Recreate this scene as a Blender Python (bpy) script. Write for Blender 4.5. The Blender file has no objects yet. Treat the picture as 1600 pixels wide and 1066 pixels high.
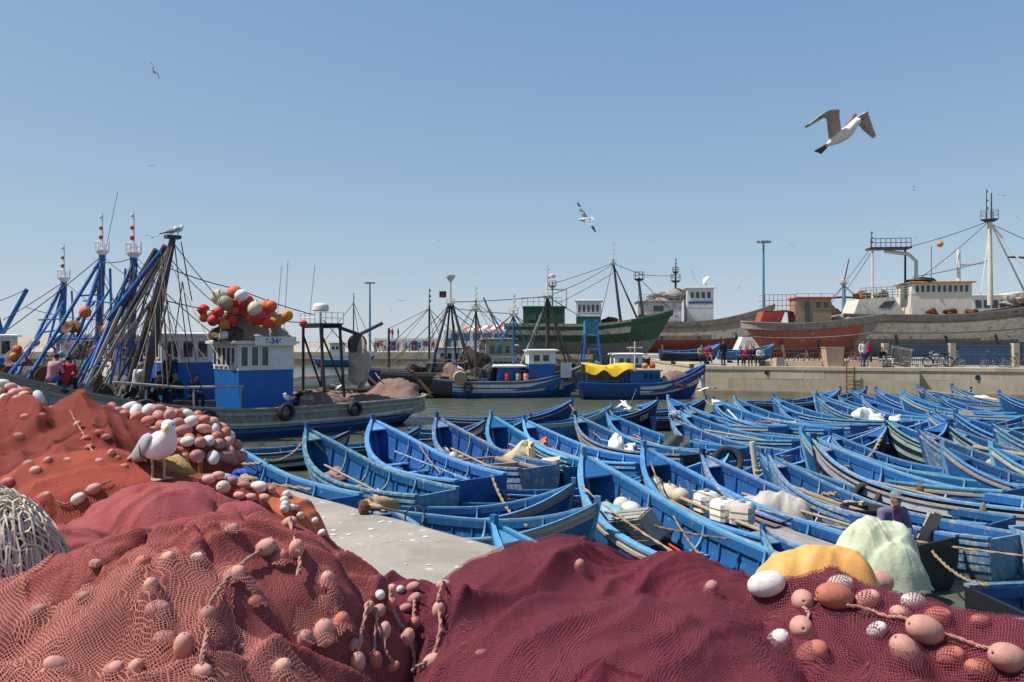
import bpy, math, random
import numpy as np
from mathutils import Vector, Matrix, Euler
R = math.radians
rnd = random.Random(7)
sc = bpy.context.scene
COL = sc.collection

# ------------------------------------------------------------------ camera
F = 1600 * 28 / 36
EYE = 1.65            # eye height above the quay (quay top is z = 0)
WATER = -1.97
cam = bpy.data.cameras.new('camera'); cam.lens = 28; cam.sensor_width = 36
cam.clip_start = .05; cam.clip_end = 9000
camo = bpy.data.objects.new('camera', cam); COL.objects.link(camo)
camo.location = (0, 0, EYE); camo.rotation_euler = (R(90), 0, 0)
sc.camera = camo
# ------------------------------------------------------------------ sky, sun
SUN_EL, SUN_AZ = 57, 264           # azimuth clockwise from +Y
world = bpy.data.worlds.new('World'); sc.world = world; world.use_nodes = True
wn = world.node_tree.nodes; wl = world.node_tree.links
sky = wn.new('ShaderNodeTexSky'); sky.sky_type = 'NISHITA'; sky.sun_disc = False
sky.sun_elevation = R(SUN_EL); sky.sun_rotation = R(SUN_AZ)
sky.air_density = .7; sky.dust_density = .3; sky.ozone_density = 1.6; sky.altitude = 400
# sea haze: the glare along the horizon is compressed smoothly, k * s / (s + c)
_a = wn.new('ShaderNodeVectorMath'); _a.operation = 'ADD'; _a.inputs[1].default_value = (3.07, 2.34, 1.17)
_d = wn.new('ShaderNodeVectorMath'); _d.operation = 'DIVIDE'
_m = wn.new('ShaderNodeVectorMath'); _m.operation = 'MULTIPLY'; _m.inputs[1].default_value = (4.72, 4.70, 4.50)
wl.new(sky.outputs[0], _a.inputs[0]); wl.new(sky.outputs[0], _d.inputs[0]); wl.new(_a.outputs[0], _d.inputs[1]); wl.new(_d.outputs[0], _m.inputs[0]); wl.new(_m.outputs[0], wn['Background'].inputs[0])
wn['Background'].inputs[1].default_value = .145
sun = bpy.data.lights.new('sun', 'SUN'); sun.energy = 5.0; sun.angle = R(.53); sun.color = (1, .95, .87)
suno = bpy.data.objects.new('sun', sun); COL.objects.link(suno)
_a = R(SUN_AZ); _e = R(SUN_EL)
TOSUN = Vector((math.sin(_a) * math.cos(_e), math.cos(_a) * math.cos(_e), math.sin(_e)))
suno.rotation_euler = TOSUN.to_track_quat('Z', 'Y').to_euler()
suno.location = (-30, -10, 50)
sc.view_settings.view_transform = 'Standard'; sc.view_settings.look = 'None'
sc.view_settings.exposure = .32; sc.view_settings.gamma = 1
sc.cycles.max_bounces = 4; sc.cycles.diffuse_bounces = 3; sc.cycles.glossy_bounces = 2; sc.cycles.transparent_max_bounces = 8; sc.cycles.caustics_reflective = False; sc.cycles.caustics_refractive = False

def at(u, v, Y):
    "world point that lies at depth Y on the line of sight through photo pixel (u, v)"
    return Vector(((u - 800) / F * Y, Y, EYE - (v - 533) / F * Y))

# ------------------------------------------------------------------ mesh builder
class MB:
    def __init__(s): s.v = []; s.f = []; s.m = []; s.cur = 0
    def add(s, vs, fs):
        o = len(s.v); s.v.extend([tuple(p) for p in vs])
        for f in fs: s.f.append(tuple(i + o for i in f)); s.m.append(s.cur)
        return s
    def box(s, c, d, rot=None, taper=1.0, bev=0):
        hx, hy, hz = d[0] / 2, d[1] / 2, d[2] / 2
        vs = []
        for z, k in ((-hz, 1), (hz, taper)):
            for x, y in ((-hx, -hy), (hx, -hy), (hx, hy), (-hx, hy)): vs.append(Vector((x * k, y * k, z)))
        M = rot if rot is not None else Matrix.Identity(3)
        c = Vector(c)
        return s.add([M @ p + c for p in vs], [(0, 3, 2, 1), (4, 5, 6, 7), (0, 1, 5, 4), (1, 2, 6, 5), (2, 3, 7, 6), (3, 0, 4, 7)])
    def bar(s, a, b, w, h, up=(0, 0, 1)):
        a = Vector(a); b = Vector(b); d = (b - a); L = d.length; d.normalize()
        up = Vector(up)
        if abs(d.dot(up)) > .97: up = Vector((1, 0, 0))
        y = up.cross(d).normalized(); z = d.cross(y)
        M = Matrix((d, y, z)).transposed()
        return s.box((a + b) / 2, (L, w, h), M)
    def tube(s, pts, r, n=6, cap=True):
        pts = [Vector(p) for p in pts]; k = len(pts)
        rs = r if hasattr(r, '__len__') else [r] * k
        rings = []; ref = None
        for i in range(k):
            d = (pts[min(i + 1, k - 1)] - pts[max(i - 1, 0)])
            if d.length < 1e-9: d = Vector((0, 0, 1))
            d.normalize()
            if ref is None: ref = Vector((0, 0, 1)) if abs(d.z) < .9 else Vector((1, 0, 0))
            x = (ref - d * ref.dot(d)).normalized(); y = d.cross(x); ref = x
            rings.append([pts[i] + (x * math.cos(2 * math.pi * j / n) + y * math.sin(2 * math.pi * j / n)) * rs[i] for j in range(n)])
        return s.loft(rings, True, cap)
    def loft(s, rows, closed=False, cap=False):
        n = len(rows[0]); vs = [p for r in rows for p in r]; fs = []
        for i in range(len(rows) - 1):
            for j in range(n if closed else n - 1):
                a = i * n + j; b = i * n + (j + 1) % n
                fs.append((a, b, b + n, a + n))
        if cap:
            fs.append(tuple(range(n - 1, -1, -1))); fs.append(tuple((len(rows) - 1) * n + j for j in range(n)))
        return s.add(vs, fs)
    def ell(s, c, r, seg=12, rings=8, rot=None):
        c = Vector(c); r = (r, r, r) if not hasattr(r, '__len__') else r
        M = rot if rot is not None else Matrix.Identity(3)
        vs = [M @ Vector((0, 0, -r[2])) + c]
        for i in range(1, rings):
            t = -math.pi / 2 + math.pi * i / rings
            for j in range(seg):
                p = 2 * math.pi * j / seg
                vs.append(M @ Vector((r[0] * math.cos(t) * math.cos(p), r[1] * math.cos(t) * math.sin(p), r[2] * math.sin(t))) + c)
        vs.append(M @ Vector((0, 0, r[2])) + c); fs = []
        for j in range(seg): fs.append((0, 1 + (j + 1) % seg, 1 + j))
        for i in range(rings - 2):
            for j in range(seg):
                a = 1 + i * seg + j; b = 1 + i * seg + (j + 1) % seg
                fs.append((a, b, b + seg, a + seg))
        l = 1 + (rings - 2) * seg; e = len(vs) - 1
        for j in range(seg): fs.append((l + j, l + (j + 1) % seg, e))
        return s.add(vs, fs)
    def lathe(s, prof, n=16, M=None, c=(0, 0, 0)):
        M = M if M is not None else Matrix.Identity(3); c = Vector(c)
        rows = [[M @ Vector((r * math.cos(2 * math.pi * j / n), r * math.sin(2 * math.pi * j / n), z)) + c for j in range(n)] for r, z in prof]
        return s.loft(rows, True, True)
    def torus(s, c, Rr, r, M=None, n=20, k=8):
        M = M if M is not None else Matrix.Identity(3); c = Vector(c); vs = []; fs = []
        for i in range(n):
            a = 2 * math.pi * i / n
            for j in range(k):
                b = 2 * math.pi * j / k
                vs.append(M @ Vector(((Rr + r * math.cos(b)) * math.cos(a), (Rr + r * math.cos(b)) * math.sin(a), r * math.sin(b) * 1.15)) + c)
        for i in range(n):
            for j in range(k):
                fs.append((i * k + j, ((i + 1) % n) * k + j, ((i + 1) % n) * k + (j + 1) % k, i * k + (j + 1) % k))
        return s.add(vs, fs)
    def mesh(s, name, mats, smooth=None):
        me = bpy.data.meshes.new(name); me.from_pydata(s.v, [], s.f)
        if not isinstance(mats, (list, tuple)): mats = [mats]
        for m in mats: me.materials.append(m)
        if len(mats) > 1: me.polygons.foreach_set('material_index', s.m)
        if smooth is not None:
            me.polygons.foreach_set('use_smooth', [True] * len(me.polygons))
            if smooth < 170: me.set_sharp_from_angle(angle=R(smooth))
        me.update()
        return me
    def build(s, name, mats, parent=None, smooth=None, loc=(0, 0, 0), rz=0, kind=None):
        o = bpy.data.objects.new(name, s.mesh(name, mats, smooth)); COL.objects.link(o)
        o.location = loc
        if rz: o.rotation_euler = (0, 0, rz)
        if parent is not None: o.parent = parent
        if kind: o['kind'] = kind
        return o

def tag(o, label, cat, group=None):
    o['label'] = label; o['category'] = cat
    if group: o['group'] = group
    return o
def thing(name, label, cat, loc=(0, 0, 0), rz=0, group=None):
    o = bpy.data.objects.new(name, None); COL.objects.link(o); o.empty_display_size = .2
    o.location = loc; o.rotation_euler = (0, 0, rz); o.matrix_world = Matrix.LocRotScale(Vector(loc), Euler((0, 0, rz)), None)
    return tag(o, label, cat, group)
def copy_tree(o, parent=None):
    c = o.copy(); COL.objects.link(c)
    if parent is not None: c.parent = parent
    for ch in KIDS.get(o.name, []): copy_tree(ch, c)
    return c
KIDS = {}
def index_kids(root):
    KIDS[root.name] = list(root.children)
    for c in root.children: index_kids(c)
def eval_mesh(o):
    "mesh of an object with its modifiers, made in a small scratch scene so the big one is not re-evaluated"
    s2 = bpy.data.scenes.get('scratch') or bpy.data.scenes.new('scratch')
    s2.collection.objects.link(o); vl = s2.view_layers[0]; vl.update()
    me = bpy.data.meshes.new_from_object(o.evaluated_get(vl.depsgraph)); s2.collection.objects.unlink(o)
    return me
def rotM(x=0, y=0, z=0): return Euler((R(x), R(y), R(z))).to_matrix()
def alignM(d):
    "matrix that turns local z to direction d"
    return Vector(d).to_track_quat('Z', 'Y').to_matrix()

# ------------------------------------------------------------------ materials
class NT:
    def __init__(s, name):
        s.mat = bpy.data.materials.new(name); s.mat.use_nodes = True
        s.t = s.mat.node_tree; s.b = s.t.nodes['Principled BSDF']; s.out = s.t.nodes['Material Output']
    def n(s, typ, **kw):
        nd = s.t.nodes.new('ShaderNode' + typ)
        for k, v in kw.items(): setattr(nd, k, v)
        return nd
    def l(s, a, b): s.t.links.new(a, b)
    def val(s, sock, v):
        if hasattr(v, 'links') or isinstance(v, bpy.types.NodeSocket): s.l(v, sock)
        else: sock.default_value = v
    def math(s, op, a, b=None, c=None):
        nd = s.n('Math', operation=op); s.val(nd.inputs[0], a)
        if b is not None: s.val(nd.inputs[1], b)
        if c is not None: s.val(nd.inputs[2], c)
        return nd.outputs[0]
    def mix(s, fac, a, b, blend='MIX'):
        nd = s.n('Mix', data_type='RGBA', blend_type=blend)
        s.val(nd.inputs[0], fac); s.val(nd.inputs[6], a if isinstance(a, bpy.types.NodeSocket) else (*a, 1)); s.val(nd.inputs[7], b if isinstance(b, bpy.types.NodeSocket) else (*b, 1))
        return nd.outputs[2]
    def coords(s, kind='Object', jitter=True, scale=(1, 1, 1)):
        tc = s.n('TexCoord'); v = tc.outputs[kind]
        if jitter:
            oi = s.n('ObjectInfo'); m = s.n('Vector' + 'Math', operation='ADD')
            cb = s.n('CombineXYZ'); k = s.math('MULTIPLY', oi.outputs['Random'], 37.0)
            for i in range(3): s.l(k, cb.inputs[i])
            s.l(v, m.inputs[0]); s.l(cb.outputs[0], m.inputs[1]); v = m.outputs[0]
        mp = s.n('Mapping'); s.l(v, mp.inputs[0]); mp.inputs['Scale'].default_value = scale
        return mp.outputs[0]
    def noise(s, vec, scale, detail=4, rough=.6, dist=0):
        nd = s.n('TexNoise'); s.l(vec, nd.inputs['Vector']); nd.inputs['Scale'].default_value = scale
        nd.inputs['Detail'].default_value = detail; nd.inputs['Roughness'].default_value = rough; nd.inputs['Distortion'].default_value = dist
        return nd.outputs['Fac']
    def ramp(s, fac, lo, hi):
        nd = s.n('MapRange'); s.l(fac, nd.inputs[0]); nd.inputs[1].default_value = lo; nd.inputs[2].default_value = hi
        return nd.outputs[0]
    def bump(s, h, strength, dist=.01):
        nd = s.n('Bump'); nd.inputs['Strength'].default_value = strength; nd.inputs['Distance'].default_value = dist
        s.l(h, nd.inputs['Height']); s.l(nd.outputs[0], s.b.inputs['Normal']); return nd
MATS = {}
def surf(name, col, col2=None, vscale=3, wear=None, wear_lo=.6, wear_hi=.68, wscale=6, rough=.6, bump=.3, bscale=25, streak=None, streak_amt=.5, jit=.18, metal=0, spec=.4, grain=None, bdist=.006):
    """worn painted or raw surface: colour patches, wear that shows another colour, runs of rust or dirt, fine relief"""
    if name in MATS: return MATS[name]
    if wear and wear_hi <= wear_lo: wear_hi = wear_lo + .08
    t = NT(name); co = t.coords()
    col2 = col2 or tuple(c * .72 for c in col)
    base = t.mix(t.ramp(t.noise(co, vscale, 5, .65), .32, .7), col, col2)
    oi = t.n('ObjectInfo')
    hs = t.n('HueSaturation'); t.l(base, hs.inputs['Color'])
    t.l(t.math('MULTIPLY_ADD', oi.outputs['Random'], jit * 2, 1 - jit), hs.inputs['Value']); base = t.mix(1.0, hs.outputs[0], oi.outputs['Color'], 'MULTIPLY')
    rg = rough
    if streak:
        cs = t.coords(scale=(5, 5, .5)); k = t.math('MULTIPLY', t.ramp(t.noise(cs, 2.2, 6, .7), .52, .72), streak_amt)
        base = t.mix(k, base, streak)
    if grain:
        cg = t.coords(scale=grain); g = t.noise(cg, 6, 5, .7, .6)
        base = t.mix(t.math('MULTIPLY', t.ramp(g, .4, .75), .55), base, tuple(c * .45 for c in col))
    if wear:
        w = t.ramp(t.noise(co, wscale, 8, .72), wear_lo, wear_hi)
        base = t.mix(w, base, wear); rg = t.math('MULTIPLY_ADD', w, .25, rough)
    t.l(base, t.b.inputs['Base Color']); t.val(t.b.inputs['Roughness'], rg)
    t.b.inputs['Metallic'].default_value = metal; t.b.inputs['Specular IOR Level'].default_value = spec
    if bump: t.bump(t.noise(co, bscale, 6, .7), bump, bdist)
    MATS[name] = t.mat; return t.mat

WOODC = (.36, .27, .18)
blue = surf('blue_paint', (.015, .115, .34), (.011, .075, .25), wear=(.13, .25, .36), wear_lo=.57, wear_hi=.70, wscale=6, rough=.5, bump=.35, streak=(.02, .05, .11), streak_amt=.55)
blue_l = surf('light_blue_paint', (.11, .31, .53), (.065, .22, .43), wear=(.40, .40, .38), wear_lo=.57, wear_hi=.68, wscale=9, rough=.5, bump=.4)
blue_w = surf('weathered_blue_paint', (.10, .25, .40), (.07, .18, .34), wear=(.42, .36, .28), wear_lo=.5, wear_hi=.64, wscale=7, rough=.6)
navy = surf('navy_hull_paint', (.006, .020, .070), (.005, .013, .045), wear=(.04, .06, .11), wear_lo=.62, wear_hi=.8, wscale=4, rough=.4, streak=(.12, .13, .13), streak_amt=.4)
black = surf('black_hull_paint', (.012, .013, .018), (.022, .02, .02), wear=(.12, .11, .10), wear_lo=.66, wscale=4, rough=.5)
wood = surf('bare_wood', (.40, .31, .21), (.27, .20, .13), rough=.8, bump=.4, grain=(1.5, 12, 12))
wood_g = surf('grey_wood', (.34, .32, .29), (.22, .20, .18), rough=.85, bump=.4, grain=(1.5, 12, 12))
wood_d = surf('dark_old_wood', (.13, .085, .055), (.07, .05, .035), rough=.85, bump=.5, wear=(.25, .12, .05), wear_lo=.6)
white = surf('white_paint', (.74, .73, .70), (.62, .61, .58), streak=(.34, .17, .07), streak_amt=.35, rough=.5, bump=.15, jit=.06)
cream = surf('cream_paint', (.68, .62, .51), (.58, .52, .42), streak=(.30, .14, .05), streak_amt=.5, wear=(.3, .17, .09), wear_lo=.7, rough=.6, jit=.06)
rust = surf('rust', (.20, .075, .03), (.10, .04, .02), wear=(.33, .16, .08), wear_lo=.6, rough=.9, bump=.6)
iron = surf('dark_iron', (.045, .043, .045), (.03, .025, .022), wear=(.14, .06, .03), wear_lo=.6, rough=.7)
rope_m = surf('rope', (.36, .27, .17), (.24, .17, .10), rough=.95, bump=.8, bscale=90, jit=.35)
rope_p = surf('pink_rope', (.45, .24, .18), (.30, .16, .12), rough=.95, bump=.8, bscale=90)
rubber = surf('rubber', (.022, .022, .024), (.035, .035, .036), rough=.75, bump=.4, wear=(.10, .10, .10), wear_lo=.64)
glass = surf('dark_glass', (.03, .04, .045), rough=.06, bump=0, jit=.3, spec=.7)
steel = surf('grey_steel', (.30, .31, .32), (.2, .2, .2), rough=.5, metal=.3, wear=(.2, .09, .04), wear_lo=.68)
# ================================================================== the setting
def struct(o): o['kind'] = 'structure'; return o
# water
t = NT('harbour_water'); co = t.coords(jitter=False)
t.b.inputs['Base Color'].default_value = (.105, .115, .078, 1); t.b.inputs['Roughness'].default_value = .12
t.b.inputs['Specular IOR Level'].default_value = .5
n1 = t.noise(t.coords(jitter=False, scale=(1, .6, 1)), 1.3, 3, .55); n2 = t.noise(t.coords(jitter=False, scale=(1, .5, 1)), 5.5, 4, .6)
t.bump(t.math('ADD', n1, t.math('MULTIPLY', n2, .45)), 1.0, .11)
water_m = t.mat
m = MB(); m.add([(-3500, -200, 0), (3500, -200, 0), (3500, 6500, 0), (-3500, 6500, 0)], [(0, 1, 2, 3)])
struct(m.build('water', water_m, loc=(0, 0, WATER)))

def concrete(name, c1, c2, spots=False, courses=False):
    t = NT(name); co = t.coords('Object', jitter=not spots)
    k = t.ramp(t.noise(co, 1.1, 7, .68), .33, .68); base = t.mix(k, c1, c2)
    fine = t.noise(co, 38, 4, .7); base = t.mix(t.ramp(fine, .45, .75), base, tuple(c * .78 for c in c1))
    if spots:   # gull droppings and pale scraps of shell
        w = t.n('TexVoronoi'); w.inputs['Scale'].default_value = 5.5; w.inputs['Randomness'].default_value = 1
        wc = t.n('VectorMath', operation='ADD'); t.l(co, wc.inputs[0])
        nz = t.n('TexNoise'); t.l(co, nz.inputs[0]); nz.inputs['Scale'].default_value = 9
        sc_ = t.n('VectorMath', operation='SCALE'); t.l(nz.outputs['Color'], sc_.inputs[0]); sc_.inputs['Scale'].default_value = .16
        t.l(sc_.outputs[0], wc.inputs[1]); t.l(wc.outputs[0], w.inputs['Vector'])
        sp = t.math('MULTIPLY', t.ramp(w.outputs['Distance'], .17, .09), t.ramp(t.noise(co, 3.1, 3), .40, .50))
        base = t.mix(t.math('MULTIPLY', sp, .8), base, (.72, .70, .66))
        st = t.ramp(t.noise(t.coords('Object', False, (1, 1, 1)), 1.1, 8, .75), .47, .72); base = t.mix(t.math('MULTIPLY', st, .75), base, (.23, .20, .16))
        v2 = t.n('TexVoronoi', feature='DISTANCE_TO_EDGE'); v2.inputs['Scale'].default_value = .42; t.l(wc.outputs[0], v2.inputs['Vector'])
        base = t.mix(t.math('MULTIPLY', t.ramp(v2.outputs['Distance'], .0035, .0008), .45), base, (.14, .12, .10))
    else:
        cs = t.coords(scale=(2.5, 2.5, .35)); base = t.mix(t.math('MULTIPLY', t.ramp(t.noise(cs, 1.6, 6, .7), .5, .75), .5), base, tuple(c * .55 for c in c2))
    oi = t.n('ObjectInfo'); hs = t.n('HueSaturation'); t.l(base, hs.inputs['Color']); t.l(t.math('MULTIPLY_ADD', oi.outputs['Random'], .22 if not spots else 0.0, .89 if not spots else 1.0), hs.inputs['Value']); base = hs.outputs[0]
    t.l(base, t.b.inputs['Base Color']); t.b.inputs['Roughness'].default_value = .9; t.b.inputs['Specular IOR Level'].default_value = .2
    t.bump(t.math('ADD', fine, t.noise(co, 9, 5, .7)), .5, .012)
    return t.mat
quay_m = concrete('quay_concrete', (.37, .338, .288), (.285, .258, .218), spots=True)
wall_m = concrete('wall_concrete', (.54, .45, .325), (.42, .345, .245))
base_m = concrete('wet_stone', (.34, .27, .19), (.22, .17, .12))
pave_m = concrete('hardstand_concrete', (.40, .36, .30), (.33, .29, .24))

# near quay: edge runs from right-near to left-far
E0 = Vector((0, 6.28, 0)); ED = Vector((-.69, .724, 0)); EN = Vector((.724, .69, 0))
m = MB(); ring = []
Ls = [-14 + i * .5 for i in range(0, 97)]
jr = random.Random(3)
top = [E0 + ED * s + EN * (jr.uniform(-.025, .025)) for s in Ls]
b1 = [p + EN * .03 + Vector((0, 0, -.05)) for p in top]; b2 = [p + EN * .03 + Vector((0, 0, -3.2)) for p in top]
back = [p - EN * 40 for p in top]
m.loft([back, [p - EN * .06 for p in top], [p + Vector((0, 0, -.012)) for p in top], b1, b2])
struct(m.build('near_quay', quay_m))

# far quay on the right, built of long concrete blocks in three courses
QA = Vector((12.9, 53.2, 0)); QB = Vector((25.2, 49.2, 0)); QC = Vector((25.5, 50.1, 0)); QD = Vector((46, 43.0, 0))
LEFT = Vector((12.2, 140, 0))
m = MB(); zt = -.012
m.add([(QA.x + .06, QA.y + .15, zt), (QB.x, QB.y + .2, zt), (QC.x, QC.y + .15, zt), (QD.x, QD.y + .1, zt), (140, 43, zt), (140, 330, zt), (LEFT.x, 330, zt), (LEFT.x + .1, LEFT.y, zt)], [tuple(range(8))])
struct(m.build('hardstand_ground', pave_m))
def block_wall(p, q, courses, blen, parent, mats, seed, depth=.7, name=None):
    r = random.Random(seed); d = (q - p); L = d.length; d.normalize(); nrm = Vector((d.y, -d.x, 0))
    core = MB(); a = p - nrm * .05; b = q - nrm * .05
    core.bar(a - nrm * .5 + Vector((0, 0, -1.6)), b - nrm * .5 + Vector((0, 0, -1.6)), 1.0, 3.15); core = core.build('wall_core', mats[1], parent)
    if parent is None: core.name = name; core['kind'] = 'structure'; parent = core
    for ci, (z0, z1, proud, mi) in enumerate(courses):
        s = 0; off = r.uniform(.3, 1)
        while s < L - .05:
            l = blen * r.uniform(.8, 1.2) * (off if s == 0 else 1); e = min(L, s + l)
            if L - e < .6: e = L
            g = .004; pr = proud + r.uniform(-.006, .006)
            c = p + d * ((s + e) / 2) + nrm * (pr - depth / 2) + Vector((0, 0, (z0 + z1) / 2))
            M = Matrix((d, -nrm, Vector((0, 0, 1)))).transposed()
            mb = MB(); bx = (e - s - g * 2, depth, z1 - z0 - .008); hx, hy, hz = [k / 2 for k in bx]; b_ = .012
            rows = []
            for (yy, k) in ((hy, 0), (-hy + b_, 0), (-hy, b_)):   # front edge chamfered
                rows.append([M @ Vector((sx * (hx - k), yy, sz * (hz - k))) + c for sx, sz in ((-1, -1), (1, -1), (1, 1), (-1, 1))])
            mb.loft(rows, True, True); mb.build('concrete_block', mats[0] if mi == 0 else mats[1], parent)
            s = e
    return parent
COURSES = [(-2.4, -1.62, .05, 1), (-1.62, -.82, .0, 0), (-.82, -.25, .0, 0), (-.25, 0, .05, 0)]
fq = block_wall(QA, QB, COURSES, 4.2, None, (wall_m, base_m), 1, name='far_quay')
block_wall(QC, QD, COURSES, 4.6, fq, (wall_m, base_m), 2)
block_wall(Vector((12.9, 80, 0)), QA + Vector((0, .72, 0)), COURSES[1:], 5, fq, (wall_m, base_m), 4)
# far jetty, 120 m away across the basin
JA = Vector((-160, 128, 0)); JB = Vector((12.1, 119, 0))
m = MB(); m.add([(JA.x, JA.y + .4, -.01), (JB.x, JB.y + .4, -.01), (12.1, 330, -.01), (-400, 330, -.01), (-400, 140, -.01)], [(0, 1, 2, 3, 4)])
struct(m.build('jetty_ground', pave_m))
block_wall(JA, JB, [(-2.3, -1.1, .0, 1), (-1.1, 0, .03, 0)], 7, None, (wall_m, base_m), 5, 1.0, name='far_jetty')
# low sandy breakwater beyond
sand = surf('sandy_rock', (.34, .29, .22), (.24, .20, .15), vscale=.2, rough=.95, bump=.6, bscale=2, bdist=.2)
m = MB(); rows = []; r = random.Random(8)
for i in range(90):
    x = -420 + i * 8; h = 2.3 + .9 * math.sin(i * .37) + r.uniform(-.25, .25)
    if x > 0: h *= .85
    rows.append([(x, 196 + r.uniform(-1, 1), -.3), (x, 201, h * .7), (x, 206, h), (x, 220, h * .8), (x, 240, -.5)])
m.loft(rows); struct(m.build('breakwater', sand, smooth=60))
# ================================================================== blue wooden skiffs
SL = 7.0
def sk_hb(t): 
    return .90 * (.68 + .32 * math.sin(math.pi / 2 * min(t / .5, 1))) * (1 - (max(0, t - .5) / .5) ** 2.9)
def sk_sh(t): return .70 + (.10 * ((.4 - t) / .4) ** 2 if t < .4 else .80 * ((t - .4) / .6) ** 2.3)
def sk_keel(t): return -.30 + .10 * max(0, 1 - t / .3) ** 2 + .22 * max(0, (t - .8) / .2) ** 2
def sk_pt(t, s, side, off=0.0):
    "hull surface: t stern..stem, s keel..sheer, offset outwards"
    w = sk_hb(t); k = max(0, (t - .5) / .5) ** 1.5
    f = (1 - k) * (1 - (1 - s) ** 2.6) ** .62 + k * s ** .95
    z0 = sk_keel(t); z = z0 + (sk_sh(t) - z0) * s
    x = (t - .5) * SL - .55 * (1 - s) ** 1.3 * t ** 9 - .18 * (1 - s) * 0
    y = max(w * f + off * min(1, (1 - t) * 14), .012)
    return Vector((x, side * y, z))
NS = 7
def make_skiff(style):
    """parts: hull, gunwale, stringer, rib, thwart, knee, stem_post, transom, rubbing_strake, floor_board, foredeck"""
    O, I, G, T, ST = style['out'], style['in'], style['gun'], style['thw'], style['stripe']
    root = thing('wooden_skiff', '', 'boat')
    ts = [i / 20 for i in range(15)] + [.74, .78, .82, .86, .895, .925, .955, .98, 1.0]
    m = MB()
    for side in (1, -1):
        for k in range(NS):      # clinker strakes outside
            s0, s1 = k / NS, (k + 1) / NS
            m.cur = 2 if k in ST else 0
            a = [sk_pt(t, s0, side, .016 if k else 0) for t in ts]; b = [sk_pt(t, s1, side, 0) for t in ts]
            m.loft([a, b] if side > 0 else [b, a])
            if k:
                m.cur = 0; c = [sk_pt(t, s0, side, 0) for t in ts]
                m.loft([c, a] if side > 0 else [a, c])
        m.cur = 1
        rows = []
        for s in (.12, .25, .42, .6, .8, 1.0): rows.append([sk_pt(t, s, side, -.035) for t in ts])
        m.loft(rows if side < 0 else rows[::-1])
    m.cur = 1   # sole
    L = [sk_pt(t, .12, 1, -.035) for t in ts]; Rr = [sk_pt(t, .12, -1, -.035) for t in ts]
    m.loft([L, Rr])
    m.build('hull', [O, I, style['stripe_m']], root, smooth=35)
    # transom with a notch
    m = MB(); P_ = [sk_pt(0, s, 1) for s in (0, .2, .4, .6, .8, 1)]; Q_ = [sk_pt(0, s, -1) for s in (1, .8, .6, .4, .2, 0)]
    ring = P_ + Q_
    m.loft([[p + Vector((-.02, 0, 0)) for p in ring], [p + Vector((.045, 0, 0)) for p in ring]], True, True); m.build('transom', O, root)
    for side in (1, -1):
        g = MB(); rows = []
        for t in ts:
            c = sk_pt(t, 1, side); rows.append([c + Vector((0, side * .045, -.005)), c + Vector((0, side * .045, .035)), c + Vector((0, -side * .085 * min(1, (1.05 - t) * 8), .04)), c + Vector((0, -side * .085 * min(1, (1.05 - t) * 8), -.005))])
        g.loft(rows if side < 0 else [r[::-1] for r in rows], True, True); g.build('gunwale', G, root)
        g = MB(); rows = []
        for t in ts[:-2]:
            c = sk_pt(t, 1, side, -.085); n = Vector((0, side, 0))
            rows.append([c + n * .012 + Vector((0, 0, -.15)), c - n * .012 + Vector((0, 0, -.15)), c - n * .012 + Vector((0, 0, -.004)), c + n * .012 + Vector((0, 0, -.004))])
        g.loft(rows if side < 0 else [r[::-1] for r in rows], True, True); g.build('inner_plank', I, root)
        g = MB(); rows = []
        for t in ts[:-3]:
            c = sk_pt(t, .52, side, -.08); n = Vector((0, side, 0))
            rows.append([c + n * .02 + Vector((0, 0, -.04)), c - n * .02 + Vector((0, 0, -.04)), c - n * .02 + Vector((0, 0, .04)), c + n * .02 + Vector((0, 0, .04))])
        g.loft(rows if side < 0 else [r[::-1] for r in rows], True, True); g.build('stringer', I, root)
        g = MB(); rows = []
        for t in ts:
            c = sk_pt(t, .90, side, .004); n = Vector((0, side, 0))
            rows.append([c + Vector((0, 0, -.03)), c + n * .035 + Vector((0, 0, -.025)), c + n * .035 + Vector((0, 0, .025)), c + Vector((0, 0, .03))])
        g.loft(rows if side < 0 else [r[::-1] for r in rows], True, True); g.build('rubbing_strake', style['rub'], root)
        for i in range(11):
            t = .05 + i * .083; rows = []
            for s in (.14, .3, .48, .66, .84, .985):
                c = sk_pt(t, s, side, -.034); q = sk_pt(t, s, side, -.078)
                rows.append([c + Vector((-.022, 0, 0)), c + Vector((.022, 0, 0)), q + Vector((.022, 0, 0)), q + Vector((-.022, 0, 0))])
            g = MB(); g.loft(rows, True, True); g.build('rib', I, root)
    for t, w in style['thw_t']:
        z = sk_pt(t, .52, 1).z + .045; y = abs(sk_pt(t, .56, 1, -.05).y)
        g = MB(); g.box(((t - .5) * SL, 0, z + .018), (w, y * 2, .036)); g.build('thwart', T, root)
        for side in (1, -1):
            g = MB(); x = (t - .5) * SL + w * .1
            top = sk_pt(t, 1, side, -.1); pts = []
            for k in range(7):
                a = k / 6; yy = top.y - side * (.34 * a ** 1.6); zz = top.z + .02 - (top.z - z - .06) * (1 - (1 - a) ** 1.7)
                pts.append(Vector((x, yy, zz)))
            rows = []
            for k, p in enumerate(pts):
                h = .035
                d = (pts[min(k + 1, 6)] - pts[max(k - 1, 0)]).normalized(); n = Vector((0, -d.z, d.y)) * h * .8
                rows.append([p - n + Vector((-.025, 0, 0)), p + n + Vector((-.025, 0, 0)), p + n + Vector((.025, 0, 0)), p - n + Vector((.025, 0, 0))])
            g.loft(rows, True, True); g.build('knee', style['knee'], root)
    # stem post, standing proud of the bow
    g = MB(); rows = []
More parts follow.
